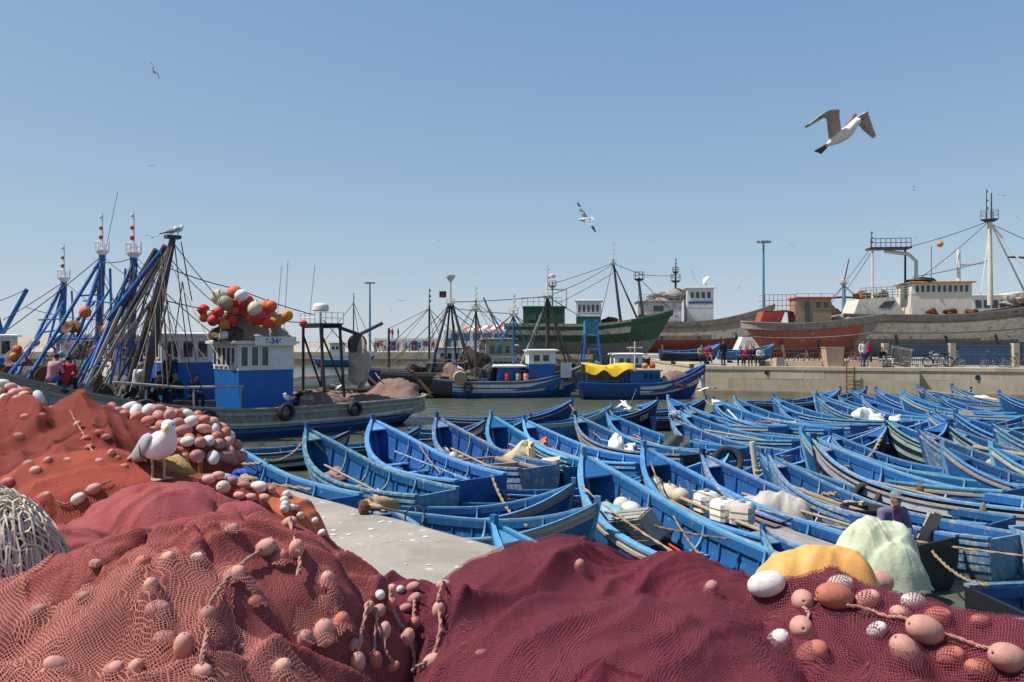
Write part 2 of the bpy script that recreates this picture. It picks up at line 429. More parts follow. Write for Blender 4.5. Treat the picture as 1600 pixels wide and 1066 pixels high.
    for s in (0, .25, .5, .75, .95):
        c = sk_pt(1, s, 1); c.y = 0; rows.append([c + Vector((-.09, -.045, 0)), c + Vector((.05, -.045, 0)), c + Vector((.05, .045, 0)), c + Vector((-.09, .045, 0))])
    zt = sk_sh(1) + .15; xx = .5 * SL
    for dx, z in ((0, sk_sh(1)), (.0, zt)): rows.append([Vector((xx - .09 + dx, -.05, z)), Vector((xx + .05 + dx, -.05, z)), Vector((xx + .05 + dx, .05, z)), Vector((xx - .09 + dx, .05, z))])
    g.loft(rows, True, True); g.build('stem_post', style['stem'], root)
    # breasthook / foredeck
    t0 = style.get('fore', .93); g = MB(); rows = []
    for t in [t0 + (1 - t0) * k / 6 for k in range(7)]:
        c = sk_pt(t, 1, 1, -.03); y = abs(c.y); zz = c.z - .02
        rows.append([Vector((c.x, y, zz)), Vector((c.x, -y, zz)), Vector((c.x, -y, zz - .03)), Vector((c.x, y, zz - .03))])
    g.loft(rows, True, True); g.build('foredeck', I if style.get('fore') else G, root)
    for i in range(5):
        y = -.36 + i * .18
        g = MB(); g.box((-.3, y, -.135 + .0), (4.2, .165, .03)); g.build('floor_board', style['floor'], root)
    if style.get('stern'):      # planked stern platform
        for i in range(3):
            g = MB(); g.box((-3.2 + i * .22, 0, .30), (.205, 1.08 + i * .05, .03)); g.build('stern_plank', T, root)
    index_kids(root)
    return root

TH4 = [(.30, .24), (.50, .24), (.66, .22), (.80, .30)]; TH3 = [(.26, .30), (.52, .24), (.76, .26)]; TH5 = [(.2, .22), (.36, .2), (.52, .22), (.68, .2), (.82, .28)]
whit_s = surf('dirty_white_stripe', (.42, .44, .46), (.28, .30, .34), wear=(.08, .12, .2), wear_lo=.58, rough=.6)
gold = surf('dull_yellow_stripe', (.45, .38, .16), rough=.6)
STY = [
 dict(out=blue, gun=blue_l, thw=blue_l, stripe=(), stripe_m=whit_s, knee=blue_l, rub=blue_w, stem=blue, floor=blue, thw_t=TH4, stern=True, **{'in': blue}),
 dict(out=navy, gun=blue_l, thw=blue_l, stripe=(), stripe_m=whit_s, knee=blue_l, rub=wood_g, stem=blue, floor=blue, thw_t=TH5, fore=.86, **{'in': blue}),
 dict(out=blue_w, gun=blue_w, thw=wood, stripe=(), stripe_m=whit_s, knee=blue_w, rub=blue_w, stem=blue, floor=wood_g, thw_t=TH4, **{'in': blue}),
 dict(out=black, gun=blue_w, thw=wood_g, stripe=(5, 3), stripe_m=whit_s, knee=blue_w, rub=wood_g, stem=navy, floor=wood_g, thw_t=TH3, stern=True, **{'in': blue}),
 dict(out=blue, gun=blue_l, thw=blue_l, stripe=(6,), stripe_m=whit_s, knee=blue_l, rub=wood_g, stem=blue_l, floor=wood_g, thw_t=TH3, fore=.90, **{'in': blue}),
]
PROTO = [make_skiff(s) for s in STY]
GRP = 'blue wooden skiffs moored side by side'
# name, x, y, heading left of +Y, length, height and beam scale, style, label
SK = [
('a1',-5.18,15.91,43,0.88,1.15,0.96,0,'blue skiff closest to the left end of the concrete quay, behind the standing gull'),
('a2',-3.13,17.02,42,0.74,1.00,0.82,2,'blue skiff with bare wood thwarts and a cream sack, second along the quay'),
('a3',-2.15,18.90,29,0.93,1.03,0.92,0,'big clean bright blue skiff right in front of the seiner stern'),
('a4',-0.69,19.78,30,0.76,1.03,0.84,2,'blue skiff with white buoys heaped in its bow and wooden hatch frames'),
('a5',0.49,20.57,25,0.75,0.98,0.81,4,'blue skiff with a heap of pale yellow net amidships'),
('a6',1.83,20.81,34,0.74,0.92,0.78,0,'blue skiff with an orange lifejacket and white float in its bow'),
('a7',3.33,22.67,30,0.77,0.90,0.79,3,'blue skiff with worn tan gunwale and a small pale net bundle'),
('a8',4.51,23.32,32,0.77,0.90,0.79,0,'blue skiff with a grey-green canvas square, right of the 1755 bow'),
('a9',7.62,29.36,30,0.80,0.90,0.80,4,'blue skiff carrying a grey rolled mat on its bow'),
('a10',9.34,28.98,30,0.80,0.88,0.79,0,'blue skiff with a white painted bow tip and brown bucket'),
('a11',10.43,29.72,32,0.80,0.90,0.80,4,'blue skiff with yellow-brown rope heap, next to the white-tipped bow'),
('a12',12.39,30.68,33,0.83,0.90,0.81,0,'blue skiff with two pale sacks in the bow, under the quay ladder side'),
('a13',14.56,32.04,34,0.77,0.88,0.78,4,'blue skiff with a coiled rope round its stem, left of the ladder'),
('a14',14.14,30.36,36,0.80,0.90,0.80,2,'blue skiff loaded with white plastic bags, in front of the wall ladder'),
('a15',18.37,34.30,34,0.83,0.90,0.81,0,'blue skiff with one white sack, just left of the dark wall recess'),
('a16',18.39,32.02,37,0.80,0.90,0.80,4,'blue skiff with a brown net bundle, below the dark wall recess'),
('a17',22.23,37.97,36,0.83,0.90,0.81,4,'blue skiff with a pole along its gunwale, right of the wall recess'),
('a18',23.87,37.95,38,0.80,0.90,0.80,2,'farthest blue skiff on the right, with a cream cloth over its bow'),
('n1',2.44,12.05,22,0.83,1.00,0.86,4,'nearest large blue skiff holding a wooden crate and dirty floats'),
('n2',3.71,13.72,20,0.82,0.95,0.83,4,'blue skiff carrying white jugs, yellow floats and long poles'),
('n3',5.05,13.89,25,0.75,0.88,0.76,3,'blue skiff in which the man in the purple jacket sits'),
('n4',6.31,14.08,30,0.66,0.88,0.72,2,'pale rimmed blue skiff with a black rubber tub amidships'),
('n5',8.51,17.63,29,0.74,0.92,0.78,4,'blue skiff with a cut open jerrycan, right of the 256 bow'),
('n6',8.26,15.53,32,0.80,0.95,0.82,3,'blue skiff with a tyre over its side and a white edged rail'),
('n7',12.08,18.30,33,0.80,0.92,0.81,2,'blue skiff with a reddish plastic jerrycan amidships'),
('n8',13.26,18.93,35,0.80,0.92,0.81,3,'blue skiff with a big cream float and driftwood along its side'),
('n9',15.29,22.06,36,0.83,0.92,0.82,0,'blue skiff with a pale blue crumpled sheet at the right edge'),
('b1',-6.73,22.57,-82,0.60,0.68,0.60,3,'small dark skiff with white stripes between the two leftmost blue skiffs and the seiner'),
('b2',-4.66,23.97,-80,0.54,0.68,0.57,1,'small navy skiff bow behind the big clean blue skiff'),
('b3',-2.73,25.87,-80,0.54,0.68,0.57,3,'small dark skiff bow left of the skiff with the yellow net'),
('b4',-1.43,27.03,-80,0.60,0.70,0.61,1,'small navy skiff bow behind the orange lifejacket'),
('b5',-0.08,30.44,-84,0.70,0.88,0.74,1,'tall navy skiff bow with faded lettering at the open water'),
('b6',1.59,29.60,-80,0.64,0.78,0.67,4,'navy skiff bow with pink rope ends, left of the 1755 bow'),
('b7',3.81,32.64,-82,0.64,0.78,0.67,1,'navy skiff with the number 1755 on its bow'),
('b8',6.25,34.61,-86,0.64,0.75,0.65,1,'navy skiff numbered 182 below the low flying gull'),
('b9',14.37,40.31,-80,0.70,0.78,0.70,1,'navy skiff with white letters left of the quay ladder'),
('b10',16.32,41.70,-80,0.70,0.78,0.70,1,'navy skiff lettered NTS right of the quay ladder'),
('b11',21.77,41.24,-80,0.64,0.75,0.65,3,'dark skiff bow close to the quay wall at the right'),
('b12',17.26,28.01,-70,0.66,0.84,0.70,1,'navy skiff with a white 7 on its bow at the right edge'),
('b13',13.32,27.31,-72,0.57,0.68,0.59,4,'small navy skiff with a line from its bow, left of the white 7'),
('b14',12.29,24.89,-68,0.51,0.66,0.55,1,'small navy skiff between the cream float and the pale sheet'),
('b15',10.59,25.09,-68,0.51,0.66,0.55,3,'small dark skiff with worn white lettering and stripe'),
('b16',9.50,23.22,-70,0.54,0.70,0.58,1,'small navy skiff with a thick knotted hawser on its side'),
('b17',6.54,20.06,-66,0.56,0.74,0.61,1,'dark navy skiff with the number 256 on its bow'),
('b18',4.81,17.93,-66,0.40,0.62,0.48,4,'little navy skiff under the white post and hawser'),
('b19',3.66,18.28,-66,0.46,0.68,0.53,1,'little navy skiff with a tyre hung on its stem post'),
('b20',-0.74,12.89,-112,0.63,0.80,0.67,4,'blue skiff lying across below the quay edge with rope over its bow'),
('c1',1.41,8.64,42,0.71,0.82,0.72,0,'blue skiff tight under the quay edge, right in front of the maroon net'),
('f1',7.24,25.56,32,0.71,0.80,0.71,0,'blue skiff with a blue tarp bundle, between the canvas skiff and the brown bucket'),
('f2',7.72,26.95,33,0.71,0.80,0.71,2,'worn blue skiff just left of the yellow-brown rope heap skiff'),
('f3',12.64,21.95,34,0.71,0.80,0.71,3,'grey rimmed blue skiff behind the reddish jerrycan skiff'),
('f4',23.07,32.92,38,0.77,0.85,0.76,0,'blue skiff at the right edge below the bar fence'),
('f5',15.09,20.17,36,0.77,0.85,0.76,2,'worn blue skiff at the right edge above the cream float skiff'),
('f6',12.28,15.84,36,0.74,0.85,0.75,4,'blue skiff at the right edge, lower of two beside the jerrycan skiff'),
('f7',6.26,23.01,30,0.69,0.80,0.70,2,'worn blue skiff between the pale net bundle and the canvas square'),
('f8',10.95,15.60,36,0.71,0.85,0.74,4,'blue skiff right of the tyre skiff, half hidden by it'),
('f9',15.16,24.33,34,0.71,0.80,0.71,4,'blue skiff left of the pale blue sheet'),
('f10',32.31,44.94,38,0.74,0.85,0.75,0,'blue skiff against the far wall at the very right'),
('f11',15.92,25.31,34,0.71,0.80,0.71,4,'blue skiff partly hidden behind the pale blue sheet skiff'),
('d1',-0.77,14.27,-95,0.54,0.72,0.59,4,'small blue skiff lying crosswise between the clean skiff stern and the crate skiff'),
('g2',6.89,15.55,30,0.74,0.77,0.71,0,'narrow blue skiff wedged left of the tyre skiff'),
('g3',-0.87,10.09,30,0.74,0.77,0.71,2,'narrow blue skiff wedged left of the skiff under the quay edge'),
('g4',16.49,32.58,25,0.74,0.77,0.71,4,'narrow blue skiff wedged left of the net bundle skiff under the recess'),
('g5',20.45,33.46,30,0.74,0.77,0.71,0,'narrow blue skiff wedged right of the single sack skiff'),
('g11',18.44,37.89,31,0.74,0.77,0.71,0,'narrow blue skiff wedged left of the single sack skiff'),
('g13',21.45,36.81,28,0.74,0.77,0.71,2,'narrow blue skiff wedged in front of the pole skiff'),
('g16',9.76,20.13,23,0.66,0.72,0.64,0,'narrow blue skiff wedged behind the cut jerrycan skiff'),
('g18',20.17,36.99,26,0.66,0.72,0.64,4,'narrow blue skiff wedged left of the pole skiff'),
('g21',17.67,27.01,-77,0.57,0.66,0.58,1,'small navy skiff wedged right of the white 7 bow'),
('g22',1.73,16.46,-73,0.57,0.66,0.58,1,'small navy skiff wedged left of the stem tyre bow'),
('g23',7.62,32.78,-74,0.57,0.66,0.58,1,'small navy skiff wedged right of the 182 bow'),
('g24',11.59,29.94,29,0.57,0.66,0.58,4,'narrow blue skiff wedged in front of the two-sack skiff'),
('g26',4.41,9.90,29,0.50,0.61,0.52,2,'narrow blue skiff wedged right of the crate skiff'),
('g27',0.81,15.35,-84,0.50,0.61,0.52,1,'small navy skiff wedged right of the skiff lying across'),
('g28',10.59,34.40,31,0.50,0.61,0.52,0,'narrow blue skiff wedged left of the two-sack skiff'),
('g29',17.85,29.15,-72,0.50,0.61,0.52,1,'small navy skiff wedged behind the white 7 bow'),
('g31',16.96,37.65,32,0.50,0.61,0.52,4,'narrow blue skiff wedged right of the lettered bow left of the ladder'),
('g34',8.87,18.98,36,0.50,0.61,0.52,2,'narrow blue skiff wedged right of the 256 bow'),
('g35',15.20,36.13,32,0.50,0.61,0.52,4,'narrow blue skiff wedged left of the coiled stem skiff'),
('r0',7.89,8.04,-80,0.86,0.88,0.82,0,'blue skiff at the bottom right edge just behind the maroon net'),
('r1',8.48,9.46,-82,0.86,0.88,0.82,3,'black and tan weathered skiff with a rounded stern at the right edge'),
('r2',10.14,11.05,-80,0.86,0.88,0.82,2,'pale weathered skiff right of the man, second from the bottom right'),
('r3',10.84,12.58,-78,0.86,0.88,0.82,2,'pale weathered skiff at the right edge, third from the bottom right'),
]
BOAT = {}; _used = set(); jr = random.Random(21)
for n, x, y, th, sx, sz, sb, st, lab in SK:
    o = PROTO[st] if st not in _used else copy_tree(PROTO[st])
    _used.add(st)
    o.location = (x, y, WATER + jr.uniform(-.03, .03)); o.scale = (sx, sb, sz)
    o.rotation_euler = (R(jr.uniform(-3, 3)), R(jr.uniform(-1, 1)), R(90 + th))
    o.matrix_world = Matrix.LocRotScale(o.location, o.rotation_euler, o.scale)
    k = jr.uniform(.75, 1.15); fade = jr.uniform(0, .07); tint = (k * jr.uniform(.8, 1.2) + fade * 1.2, k * jr.uniform(.88, 1.12) + fade * .4, k * jr.uniform(.9, 1.05), 1)
    for c in o.children: c.color = tint
    tag(o, lab, 'boat', GRP); BOAT[n] = o
def bp(n, x, y, z): return BOAT[n].matrix_world @ Vector((x, y, z))

# painted registration marks that follow the bow planking
def text_mesh(s, size):
    c = bpy.data.curves.new('t', 'FONT'); c.body = s; c.size = size; c.align_x = 'LEFT'; c.offset = .012
    o = bpy.data.objects.new('t', c); me = eval_mesh(o)
    vs = [Vector(v.co) for v in me.vertices]; fs = [tuple(p.vertices) for p in me.polygons]
    bpy.data.objects.remove(o); bpy.data.curves.remove(c); bpy.data.meshes.remove(me)
    return vs, fs
paint_w = surf('number_paint', (.62, .60, .54), (.45, .44, .42), rough=.7, wear=(.06, .08, .14), wear_lo=.62)
def bow_text(n, s, size, t0, s0, side=-1, m=None):
    vs, fs = text_mesh(s, size); out = []
    for v in vs:
        t = t0 + v.x / SL * (1 if side < 0 else -1); h = v.y
        zz = sk_sh(t) - sk_keel(t)
        out.append(sk_pt(t, s0 + h / zz, side, .030))
    mb = MB(); mb.add(out, fs); return mb.build('registration_number', m or paint_w, BOAT[n])
bow_text('b7', '1755', .36, .80, .58); bow_text('b8', '182', .36, .84, .58); bow_text('b17', '256', .36, .83, .54, m=gold)
bow_text('b9', 'CHOUR', .30, .76, .58); bow_text('b10', 'NTS 4', .32, .77, .56); bow_text('b12', '7', .38, .91, .62)
bow_text('b5', 'A 1095', .24, .76, .40); bow_text('b15', '167', .3, .82, .58); bow_text('b3', '88', .32, .86, .55)
# ================================================================== fishing vessels
def lp(root, p): return root.matrix_world.inverted() @ Vector(p)
def smooth(a, b, x): x = max(0, min(1, (x - a) / (b - a))); return x * x * (3 - 2 * x)
def hull_fn(S):
    L = S['L']; B = S['B'] / 2; dr = S.get('draft', .9)
    def sh(t):
        h = S['hm'] + (S['hb'] - S['hm']) * max(0, (t - S.get('tb', .42)) / (1 - S.get('tb', .42))) ** S.get('pb', 2)
        return h + (S['hs'] - S['hm']) * max(0, (.35 - t) / .35) ** 2
    def pt(t, s, side, off=0):
        ws = S.get('ws', .75)
        w = B * (ws + (1 - ws) * math.sin(math.pi / 2 * min(1, t / .4))) * (1 - max(0, (t - .55) / .45) ** 2.1)
        if S.get('round'): w *= min(1, math.sqrt(max(0, t) / .07 + .02))
        k = max(0, (t - .5) / .5) ** 1.3
        f = (1 - k) * (1 - (1 - s) ** 2.4) ** .7 + k * (.25 * s + .75 * s ** 1.5)
        if S.get('vee'): f = f * (1 - S['vee'] * (1 - s) ** 1.1 * .9)
        z0 = -dr + dr * .75 * max(0, 1 - t / .28) ** 1.6; z = z0 + (sh(t) - z0) * s
        x = (t - .5) * L - S.get('rake', 1.5) * (1 - s) ** 1.2 * max(0, (t - .6) / .4) ** 2 + S.get('over', .9) * (1 - s) * max(0, 1 - t / .15)
        return Vector((x, side * max(w * f + off, .02), z))
    return sh, pt
def ship_hull(root, S, mats, band, NSt=12, rails=(), rail_m=None, deck_m=None, bulw=.55, cap_m=None):
    sh, pt = hull_fn(S)
    ts = [0, .012, .03, .06] + [i / 24 for i in range(2, 24)] + [.975, .99, 1]
    m = MB()
    for side in (1, -1):
        for k in range(NSt):
            s0, s1 = k / NSt, (k + 1) / NSt; lap = .012 if k else 0
            for i in range(len(ts) - 1):
                a, b = ts[i], ts[i + 1]; m.cur = band((s0 + s1) / 2, (a + b) / 2)
                q = [pt(a, s0, side, lap), pt(b, s0, side, lap), pt(b, s1, side), pt(a, s1, side)]
                m.add(q if side < 0 else q[::-1], [(0, 1, 2, 3)])
    ring = [pt(0, k / NSt, 1) for k in range(NSt + 1)] + [pt(0, k / NSt, -1) for k in range(NSt, -1, -1)]
    m.cur = band(.8, 0); m.add(ring, [tuple(range(len(ring)))])
    m.cur = 0      # inside of the bulwark
    for side in (1, -1):
        a = [pt(t, 1, side, -.08) for t in ts]; b = [p + Vector((0, 0, -bulw)) for p in a]
        m.loft([a, b] if side > 0 else [b, a])
    h = m.build('hull', mats, root)
    g = MB(); A_ = []; B_ = []
    for t in ts:
        p = pt(t, 1, 1, -.02); A_.append(Vector((p.x, p.y, p.z - bulw))); B_.append(Vector((p.x, -p.y, p.z - bulw)))
    g.loft([A_, B_]); g.build('deck', deck_m or wood_d, root)
    for side in (1, -1):
        g = MB(); rows = []
        for t in ts:
            c = pt(t, 1, side); n = Vector((0, side, 0)); u = Vector((0, 0, 1))
            rows.append([c + n * .07, c + n * .07 + u * .07, c - n * .13 + u * .07, c - n * .13])
        g.loft(rows if side < 0 else [r[::-1] for r in rows], True, True); g.build('cap_rail', cap_m or wood_g, root)
        for (s, w, mm) in rails:
            g = MB(); rows = []
            for t in ts:
                c = pt(t, s, side); n = Vector((0, side, 0)); u = Vector((0, 0, w))
                rows.append([c - u, c + n * .06 - u, c + n * .06 + u, c + u])
            g.loft(rows if side < 0 else [r[::-1] for r in rows], True, True); g.build('rubbing_strake', mm, root)
    return sh, pt
def cabin(root, x0, x1, w, z0, z1, split, ml, mu, wins, roof_m, over=.18, frame_m=None, taper=0.0, rt=.09):
    """deckhouse: lower and upper walls, each window a frame with its pane, an overhanging roof"""
    def corner(x, y, z):
        k = 1 - taper * (z1 - z) / (z1 - z0); return Vector((x0 + (x - x0) * (1 if x == x0 else k), y * k, z))
    g = MB(); pts = [(x0, -w), (x1, -w), (x1, w), (x0, w)]
    g.loft([[corner(x, y, z0) for x, y in pts], [corner(x, y, split) for x, y in pts]], True, True); g.build('lower_wall', ml, root)
    g = MB(); e = .02
    g.loft([[corner(x, y, split) + Vector(((e if x == x1 else -e), e if y > 0 else -e, 0)) for x, y in pts], [corner(x, y, z1) for x, y in pts]], True, True); g.build('upper_wall', mu, root)
    g = MB(); xs0, xs1 = x0 - over, x1 + over * 1.5; ww = w + over
    g.loft([[Vector((x, y, z1)) for x, y in ((xs0, -ww), (xs1, -ww), (xs1, ww), (xs0, ww))], [Vector((x, y, z1 + rt)) for x, y in ((xs0, -ww), (xs1, -ww), (xs1, ww), (xs0, ww))],
            [Vector((x, y, z1 + rt + .05)) for x, y in ((xs0 + .2, -ww + .25), (xs1 - .2, -ww + .25), (xs1 - .2, ww - .25), (xs0 + .2, ww - .25))]], True, True)
    rf = g.build('roof', roof_m, root)
    fm = frame_m or mu
    for face, n, a0, a1, zb, zt in wins:
        for i in range(n):
            wd = (a1 - a0) / n; c = a0 + wd * (i + .5); hw = wd * .36; zc = (zb + zt) / 2; hh = (zt - zb) / 2
            if face in 'fb': o = Vector((x1 if face == 'f' else x0, c, zc)); ax = Vector((0, 1, 0)); nn = Vector((1 if face == 'f' else -1, 0, 0))
            else: o = Vector((c, w if face == 'p' else -w, zc)); ax = Vector((1, 0, 0)); nn = Vector((0, 1 if face == 'p' else -1, 0))
            o = o + nn * .012; up = Vector((0, 0, 1)); g = MB()
            M = Matrix((ax, nn, up)).transposed()
            for dx, dz, sx, sz in ((-hw, 0, .05, hh * 2 + .05), (hw, 0, .05, hh * 2 + .05), (0, hh, hw * 2 - .05, .05), (0, -hh, hw * 2 - .05, .05)):
                g.box(o + ax * dx + up * dz, (sx, .06, sz), M)
            f = g.build('window', fm, root)
            g = MB(); g.box(o + nn * .008, (hw * 2 - .05, .02, hh * 2 - .05), M); g.build('pane', glass, f)
    return rf
def mast(root, a, b, r0, r1, m, name='mast', n=10):
    g = MB(); g.tube([a, Vector(a).lerp(Vector(b), .5), b], [r0, (r0 + r1) / 2, r1], n); return g.build(name, m, root, smooth=50)
def stays(root, pairs, r=.016, m=None, sag=.0):
    for a, b in pairs:
        a = Vector(a); b = Vector(b); g = MB()
        pts = [a.lerp(b, k / 6) - Vector((0, 0, sag * (a - b).length * 4 * (k / 6) * (1 - k / 6))) for k in range(7)]
        g.tube(pts, r, 4); g.build('stay', m or iron, root)
def nest(root, c, w, h, m, n=8):
    "crow's nest: platform with open rails"
    c = Vector(c); g = MB(); g.lathe([(w * .55, -.18), (w, 0), (w, .03)], 12, None, c); g.build('platform', m, root)
    g = MB()
    for i in range(n):
        a = 2 * math.pi * i / n; p = c + Vector((math.cos(a) * w, math.sin(a) * w, 0)); g.tube([p, p + Vector((0, 0, h))], .018, 4)
    for k in (.55, 1):
        g.tube([c + Vector((math.cos(2 * math.pi * i / 14) * w, math.sin(2 * math.pi * i / 14) * w, h * k)) for i in range(15)], .018, 4, False)
    g.build('railing', m, root)
def lamp_stack(root, c, h, m, red=None):
    c = Vector(c); g = MB(); g.tube([c, c + Vector((0, 0, h))], [.05, .03], 6); g.build('signal_pole', m, root)
    for k, rr in ((.35, .09), (.6, .08), (.9, .07)):
        g = MB(); p = c + Vector((0.07, 0, h * k)); g.lathe([(rr * .7, -rr), (rr, -rr * .4), (rr, rr * .4), (rr * .6, rr)], 8, None, p); g.build('signal_lamp', red if (red and k != .9) else m, root)
def railing(root, pts, h, m, posts=6, bars=(.5, 1), r=.02):
    pts = [Vector(p) for p in pts]; g = MB()
    for a, b in zip(pts, pts[1:]):
        for i in range(posts + 1):
            p = a.lerp(b, i / posts); g.tube([p, p + Vector((0, 0, h))], r, 4)
        for k in bars: g.tube([a + Vector((0, 0, h * k)), b + Vector((0, 0, h * k))], r, 4)
    return g.build('railing', m, root)
def ladder(root, a, b, w, n, m, side=(0, 1, 0)):
    a = Vector(a); b = Vector(b); s = Vector(side) * w / 2; g = MB()
    for q in (s, -s): g.tube([a + q, b + q], .022, 5)
    for i in range(n):
        p = a.lerp(b, (i + .5) / n); g.tube([p + s, p - s], .016, 4)
    return g.build('ladder', m, root)
def lump(name, m, root, c, r, seed=0, bump=.25, seg=28, rings=18, flat=True):
    "a rumpled heap (net, sacking, tarpaulin)"
    q = random.Random(seed); c = Vector(c); vs = []; g = MB(); g.ell((0, 0, 0), 1, seg, rings)
    ph = [(q.uniform(2, 6), q.uniform(2, 6), q.uniform(2, 6), q.uniform(0, 6)) for _ in range(7)]
    for v in g.v:
        k = 1 + bump * sum(math.sin(a * v[0] + b_ * v[1] + c_ * v[2] + d) for a, b_, c_, d in ph) / 4
        k *= 1 + bump * .35 * sum(math.sin(2.7 * (a * v[1] + b_ * v[2]) + 3.1 * c_ * v[0] + d * 2) for a, b_, c_, d in ph[:4]) / 3
        z = v[2] * k
        if flat and z < -.25: z = -.25
        vs.append((c.x + v[0] * k * r[0], c.y + v[1] * k * r[1], c.z + (z + (.25 if flat else 0)) * r[2]))
    g.v = vs; return g.build(name, m, root, smooth=60)
def drum(root, c, r, h, m, name='drum', axis=(0, 0, 1)):
    g = MB(); g.lathe([(r * .92, 0), (r, .03), (r, h * .33), (r * 1.03, h * .35), (r, h * .37), (r, h * .66), (r * 1.03, h * .68), (r, h * .7), (r, h - .03), (r * .92, h)], 14, alignM(axis), c)
    return g.build(name, m, root, smooth=40)
tyre_n = [0]
def tyre(c, Rr, nrm, label, hang=None):
    o = thing('tyre', label, 'tyre', c, 0, 'old tyres used as fenders'); M = alignM(nrm)
    g = MB(); n, k = 28, 10; vs = []
    prof = [(.62, -.30), (.74, -.40), (.92, -.38), (1.0, -.26), (1.0, .26), (.92, .38), (.74, .40), (.62, .30), (.66, .18), (.66, -.18)]
    rows = [[M @ Vector((Rr * a * math.cos(2 * math.pi * i / n), Rr * a * math.sin(2 * math.pi * i / n), Rr * b)) for a, b in prof] for i in range(n + 1)]
    g.loft(rows, True); g.build('casing', rubber, o, smooth=50)
    g = MB()
    for i in range(36):
        a = 2 * math.pi * i / 36; p = M @ Vector((Rr * 1.0 * math.cos(a), Rr * math.sin(a), 0)); t_ = M @ Vector((-math.sin(a), math.cos(a), 0)); ax = M @ Vector((0, 0, 1))
        g.bar(p - ax * Rr * .24, p + ax * Rr * .24, Rr * .09, Rr * .06, p)
    g.build('tread', rubber, o)
    if hang is not None:
        g = MB(); g.tube([Vector(hang) - Vector(c), M @ Vector((0, 0, Rr * .1)) + (Vector(hang) - Vector(c)).normalized() * Rr * .8], .02, 5); g.build('hanging_rope', rope_m, o)
    return o
def ball_mat(name, c):
    return surf(name, c, tuple(k * .8 for k in c), rough=.68, bump=.3, bscale=14, wear=tuple(k * .5 + .02 for k in c), wear_lo=.55, wear_hi=.72, wscale=2.6, jit=.12)
BALL = {'red': ball_mat('red_buoy', (.60, .045, .03)), 'coral': ball_mat('coral_buoy', (.70, .13, .06)), 'orange': ball_mat('orange_buoy', (.66, .24, .03)),
        'cream': ball_mat('cream_buoy', (.62, .56, .36)), 'khaki': ball_mat('khaki_buoy', (.36, .32, .22)), 'white': ball_mat('white_buoy', (.72, .68, .62)), 'pink': ball_mat('pink_buoy', (.68, .24, .17))}
def balloon(c, r, col, label, group='balloon buoys on the fishing boats'):
    o = thing('balloon_buoy', label, 'buoy', c, 0, group)
    d = Vector((rnd.uniform(-1, 1), rnd.uniform(-1, 1), rnd.uniform(-.6, 1))).normalized(); M = alignM(d)
    prof = [(r * math.cos(a), r * 1.04 * math.sin(a)) for a in [R(-88 + 12.2 * i) for i in range(14)]] + [(r * .16, r * 1.06), (r * .14, r * 1.2)]
    g = MB(); g.lathe(prof, 18, M); g.build('ball', BALL[col], o, smooth=60)
    g = MB(); g.torus(M @ Vector((0, 0, r * 1.24)), r * .12, r * .05, M @ rotM(90), 10, 5); g.build('eye', BALL[col], o)
    return o

# ---------------------------------------------------------------- main seiner, left
grey_h = surf('grey_hull_paint', (.36, .345, .315), (.24, .23, .205), streak=(.035, .03, .028), streak_amt=.7, wear=(.28, .15, .06), wear_lo=.66, wear_hi=.74, wscale=2.5, rough=.65)
hblue = surf('hull_blue', (.014, .13, .36), (.012, .08, .24), wear=(.30, .31, .31), wear_lo=.62, wear_hi=.7, wscale=3, rough=.5, streak=(.18, .09, .04), streak_amt=.4)
hwhite = surf('hull_white', (.72, .71, .67), (.58, .57, .53), wear=(.34, .20, .05), wear_lo=.6, wear_hi=.68, wscale=2.4, rough=.6, streak=(.05, .07, .09), streak_amt=.35)
deep_blue = surf('cabin_blue', (.012, .13, .43), (.01, .10, .36), wear=(.14, .07, .04), wear_lo=.72, rough=.4, bump=.1, jit=.08)
net_br = surf('brown_net_heap', (.27, .17, .135), (.17, .105, .085), vscale=6, rough=1, bump=1, bscale=55, bdist=.03)
net_gr = surf('grey_beige_net', (.40, .34, .27), (.26, .22, .17), vscale=4, rough=1, bump=1, bscale=45, bdist=.02)
mast_b = surf('mast_blue', (.016, .12, .36), (.02, .09, .26), wear=(.16, .08, .05), wear_lo=.62, rough=.5)
mast_d = surf('mast_dark', (.035, .045, .075), (.07, .045, .035), wear=(.16, .08, .05), wear_lo=.58, rough=.7)
plast_y = surf('yellow_tarpaulin', (.72, .46, .015), (.62, .37, .01), rough=.5, bump=.3)
D1 = Vector((-.741, -.671, 0)); RZ1 = math.atan2(D1.y, D1.x); PERP = Vector((-.671, .741, 0))
C1 = Vector((-11.55, 30.8, WATER))
S1 = dict(L=19.5, B=5.0, hm=1.05, hs=1.12, hb=3.6, tb=.42, pb=2, ws=.7, round=True, over=1.6, draft=1.0)
T1 = thing('fishing_seiner', 'large grey seiner with blue and white wheelhouse and a brown net heap on its stern', 'fishing boat', C1, RZ1, 'fishing boats afloat')
def band1(s, t):
    if t < .60:
        if s > .78: return 0
        if .69 < s <= .78 or .57 < s <= .64: return 1
        return 2 if s > .44 else 3
    return 0 if s > .45 else 3
ship_hull(T1, S1, [grey_h, hwhite, hblue, navy], band1, 22, [(.93, .05, grey_h), (.62, .04, hblue)], None, wood_d, .6)
cabin(T1, -2.75, -.45, 1.2, .45, 3.52, 2.5, deep_blue, white, [('f', 5, -1.1, 1.1, 2.66, 3.38), ('p', 3, -1.75, -.5, 2.64, 3.42), ('s', 3, -1.75, -.5, 2.64, 3.42)], cream, .16, None, .06)
g = MB(); g.box((-1.9, 1.40, 3.62), (1.7, .05, .34), rotM(0, 0, 0)); nb = g.build('name_board', white, T1)
vs, fs = text_mesh('6-346', .30); g = MB(); g.add([(-1.45 - v.x, 1.433, 3.51 + v.y) for v in vs], fs); g.build('registration_number', deep_blue, nb)
g = MB()
